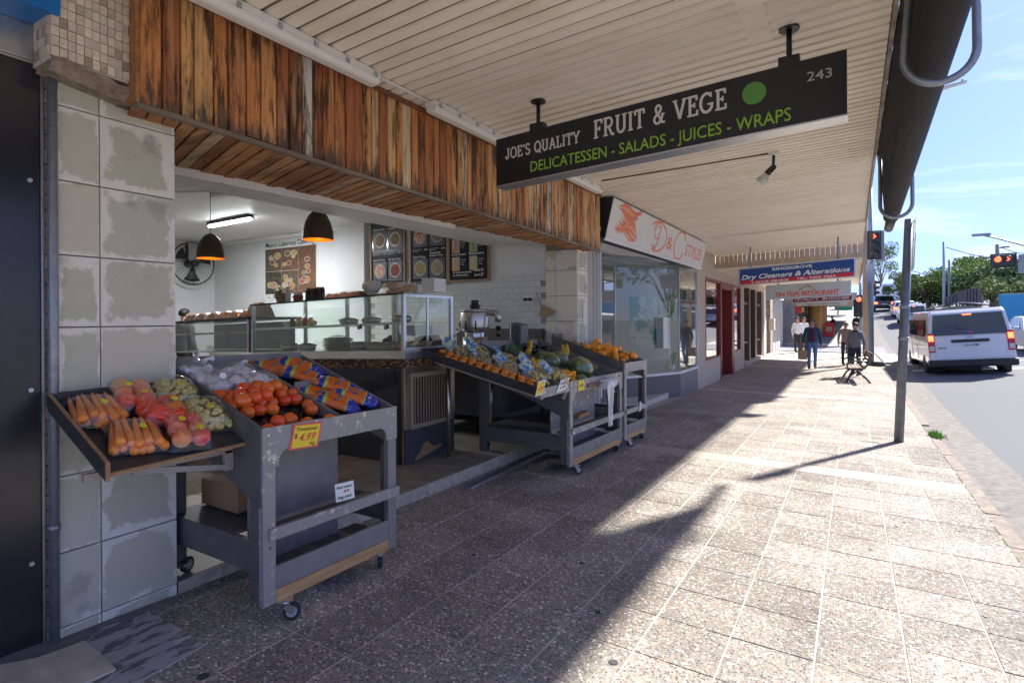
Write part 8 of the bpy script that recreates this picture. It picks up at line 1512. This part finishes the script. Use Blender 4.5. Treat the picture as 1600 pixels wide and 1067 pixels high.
# trees
def tree(label, x, y, h, spread, leaf, n, seed, trunk=.22, flat=.6, group='trees beyond the road', base=None):
    rr = random.Random(seed); z0 = (bigz(x,y) if base is None else base)-.1; t = thing('tree', label, 'tree', (x,y,z0), group=group); mb = MB(); top_ = Vector((x+rr.uniform(-.5,.5),y,z0+h*.5)); mb.tube([(x,y,z0),(x+.1,y,z0+h*.25),top_],[trunk,trunk*.75,trunk*.5],8); clumps = []
    for k in range(9):
        a = 2*math.pi*k/9+rr.uniform(-.3,.3); r = spread*rr.uniform(.35,.95); e = Vector((x+r*math.cos(a),y+r*math.sin(a),z0+h*(.55+.36*rr.random()))); mb.tube([top_-Vector((0,0,rr.uniform(0,h*.2))),(top_+e)/2+Vector((0,0,.2)),e],[trunk*.4,trunk*.25,.03],5); clumps.append((e, spread*rr.uniform(.28,.45)))
    for k in range(8): clumps.append((Vector((x+rr.gauss(0,.4)*spread,y+rr.gauss(0,.4)*spread,z0+h*rr.uniform(.62,.93))), spread*rr.uniform(.25,.4)))
    mb.build('trunk', P('bark', (.16,.12,.09), .9, col2=(.26,.21,.17), vs=5), t); mb = MB(); per = n//len(clumps)
    for c, r in clumps:
        for k in range(per):
            v = Vector((rr.gauss(0,1),rr.gauss(0,1),rr.gauss(0,1))).normalized()*r*(rr.random()**.4); v.z *= flat; p = c+v; d = Vector((rr.uniform(-1,1),rr.uniform(-1,1),rr.uniform(-1,.6))).normalized(); s = d.orthogonal().normalized(); L = rr.uniform(.12,.24); mb.add([p-d*L,p+s*L*.45,p+d*L,p-s*L*.45],[(0,1,2,3)], 0 if rr.random() < .65 else 1)
    mb.build('crown', leaf, t, clean=False); return t
LA = [P('leaf_gum', (.17,.22,.07), .85, spec=.12), P('leaf_gum_pale', (.3,.34,.12), .85, spec=.12)]; LB_ = [P('leaf_dark', (.08,.125,.045), .85, spec=.12), P('leaf_mid', (.14,.2,.07), .85, spec=.12)]; LC = [P('leaf_bright', (.18,.27,.06), .85, spec=.12), P('leaf_yellow', (.3,.33,.09), .85, spec=.12)]
def tpos(px, Y): return at(px,470,Y=Y).x
for (px,Y,h,sp,lf,n,lb,fl) in ((1448,66,6.4,3.2,LA,3600,'umbrella-shaped gum tree with pale green crown left of the light poles',.45),(1516,64,7.6,4.2,LC,4200,'broad bright green tree behind the noise barrier',.6),(1556,60,6.8,3.4,LB_,3800,'dark green tree behind the mast arm signal',.7),(1548,70,9.0,4.0,LC,3000,'tall green tree behind the dark one',.6),(1596,52,5.6,2.6,LA,3400,'olive green tree at the picture edge',.75),(1585,62,7.6,3.0,LB_,2600,'dark tree behind the olive green one',.7)):
    tree(lb, tpos(px,Y), Y, h*.68, sp*.8, lf, n, int(px), flat=fl, base=prof(Y)-.3)
tree('tall gum tree showing beyond the awning edge above the trucks', tpos(1374,118), 118, 11.5, 3.4, LA, 3000, 77, flat=1.0, base=prof(118))
for i, (px, Y, h, sp, lb) in enumerate(((1432,70,3.6,2.2,'low green bush at the top of the road left of the poles'),(1462,68,3.4,2.4,'low green bush under the gum tree'),(1494,66,3.4,2.2,'low green bush behind the brown barrier'))): tree(lb, tpos(px,Y), Y, h, sp, LB_, 2200, 200+i, .1, .8, 'bushes along the road', prof(Y)-.8)
tree('green hedge bush at the end of the far footpath', at(1308,485,Y=66).x, 66, 2.6, 1.5, LC, 2000, 301, .08, .8, 'bushes along the road', prof(66)-.2)

for i, (x, y, h) in enumerate(((19,4,6.5),(21,11,7.5),(20,18,6.0),(23,26,8.0),(22,34,6.5))):
    tree(('round street tree opposite the salon','tall street tree opposite the fruit shop','low street tree across the road','wide street tree across the road near the corner','street tree across the road beyond the crossing')[i], x, y, h, 2.8, LB_, 1500, 400+i, group='street trees across the road', base=bigz(x,y))
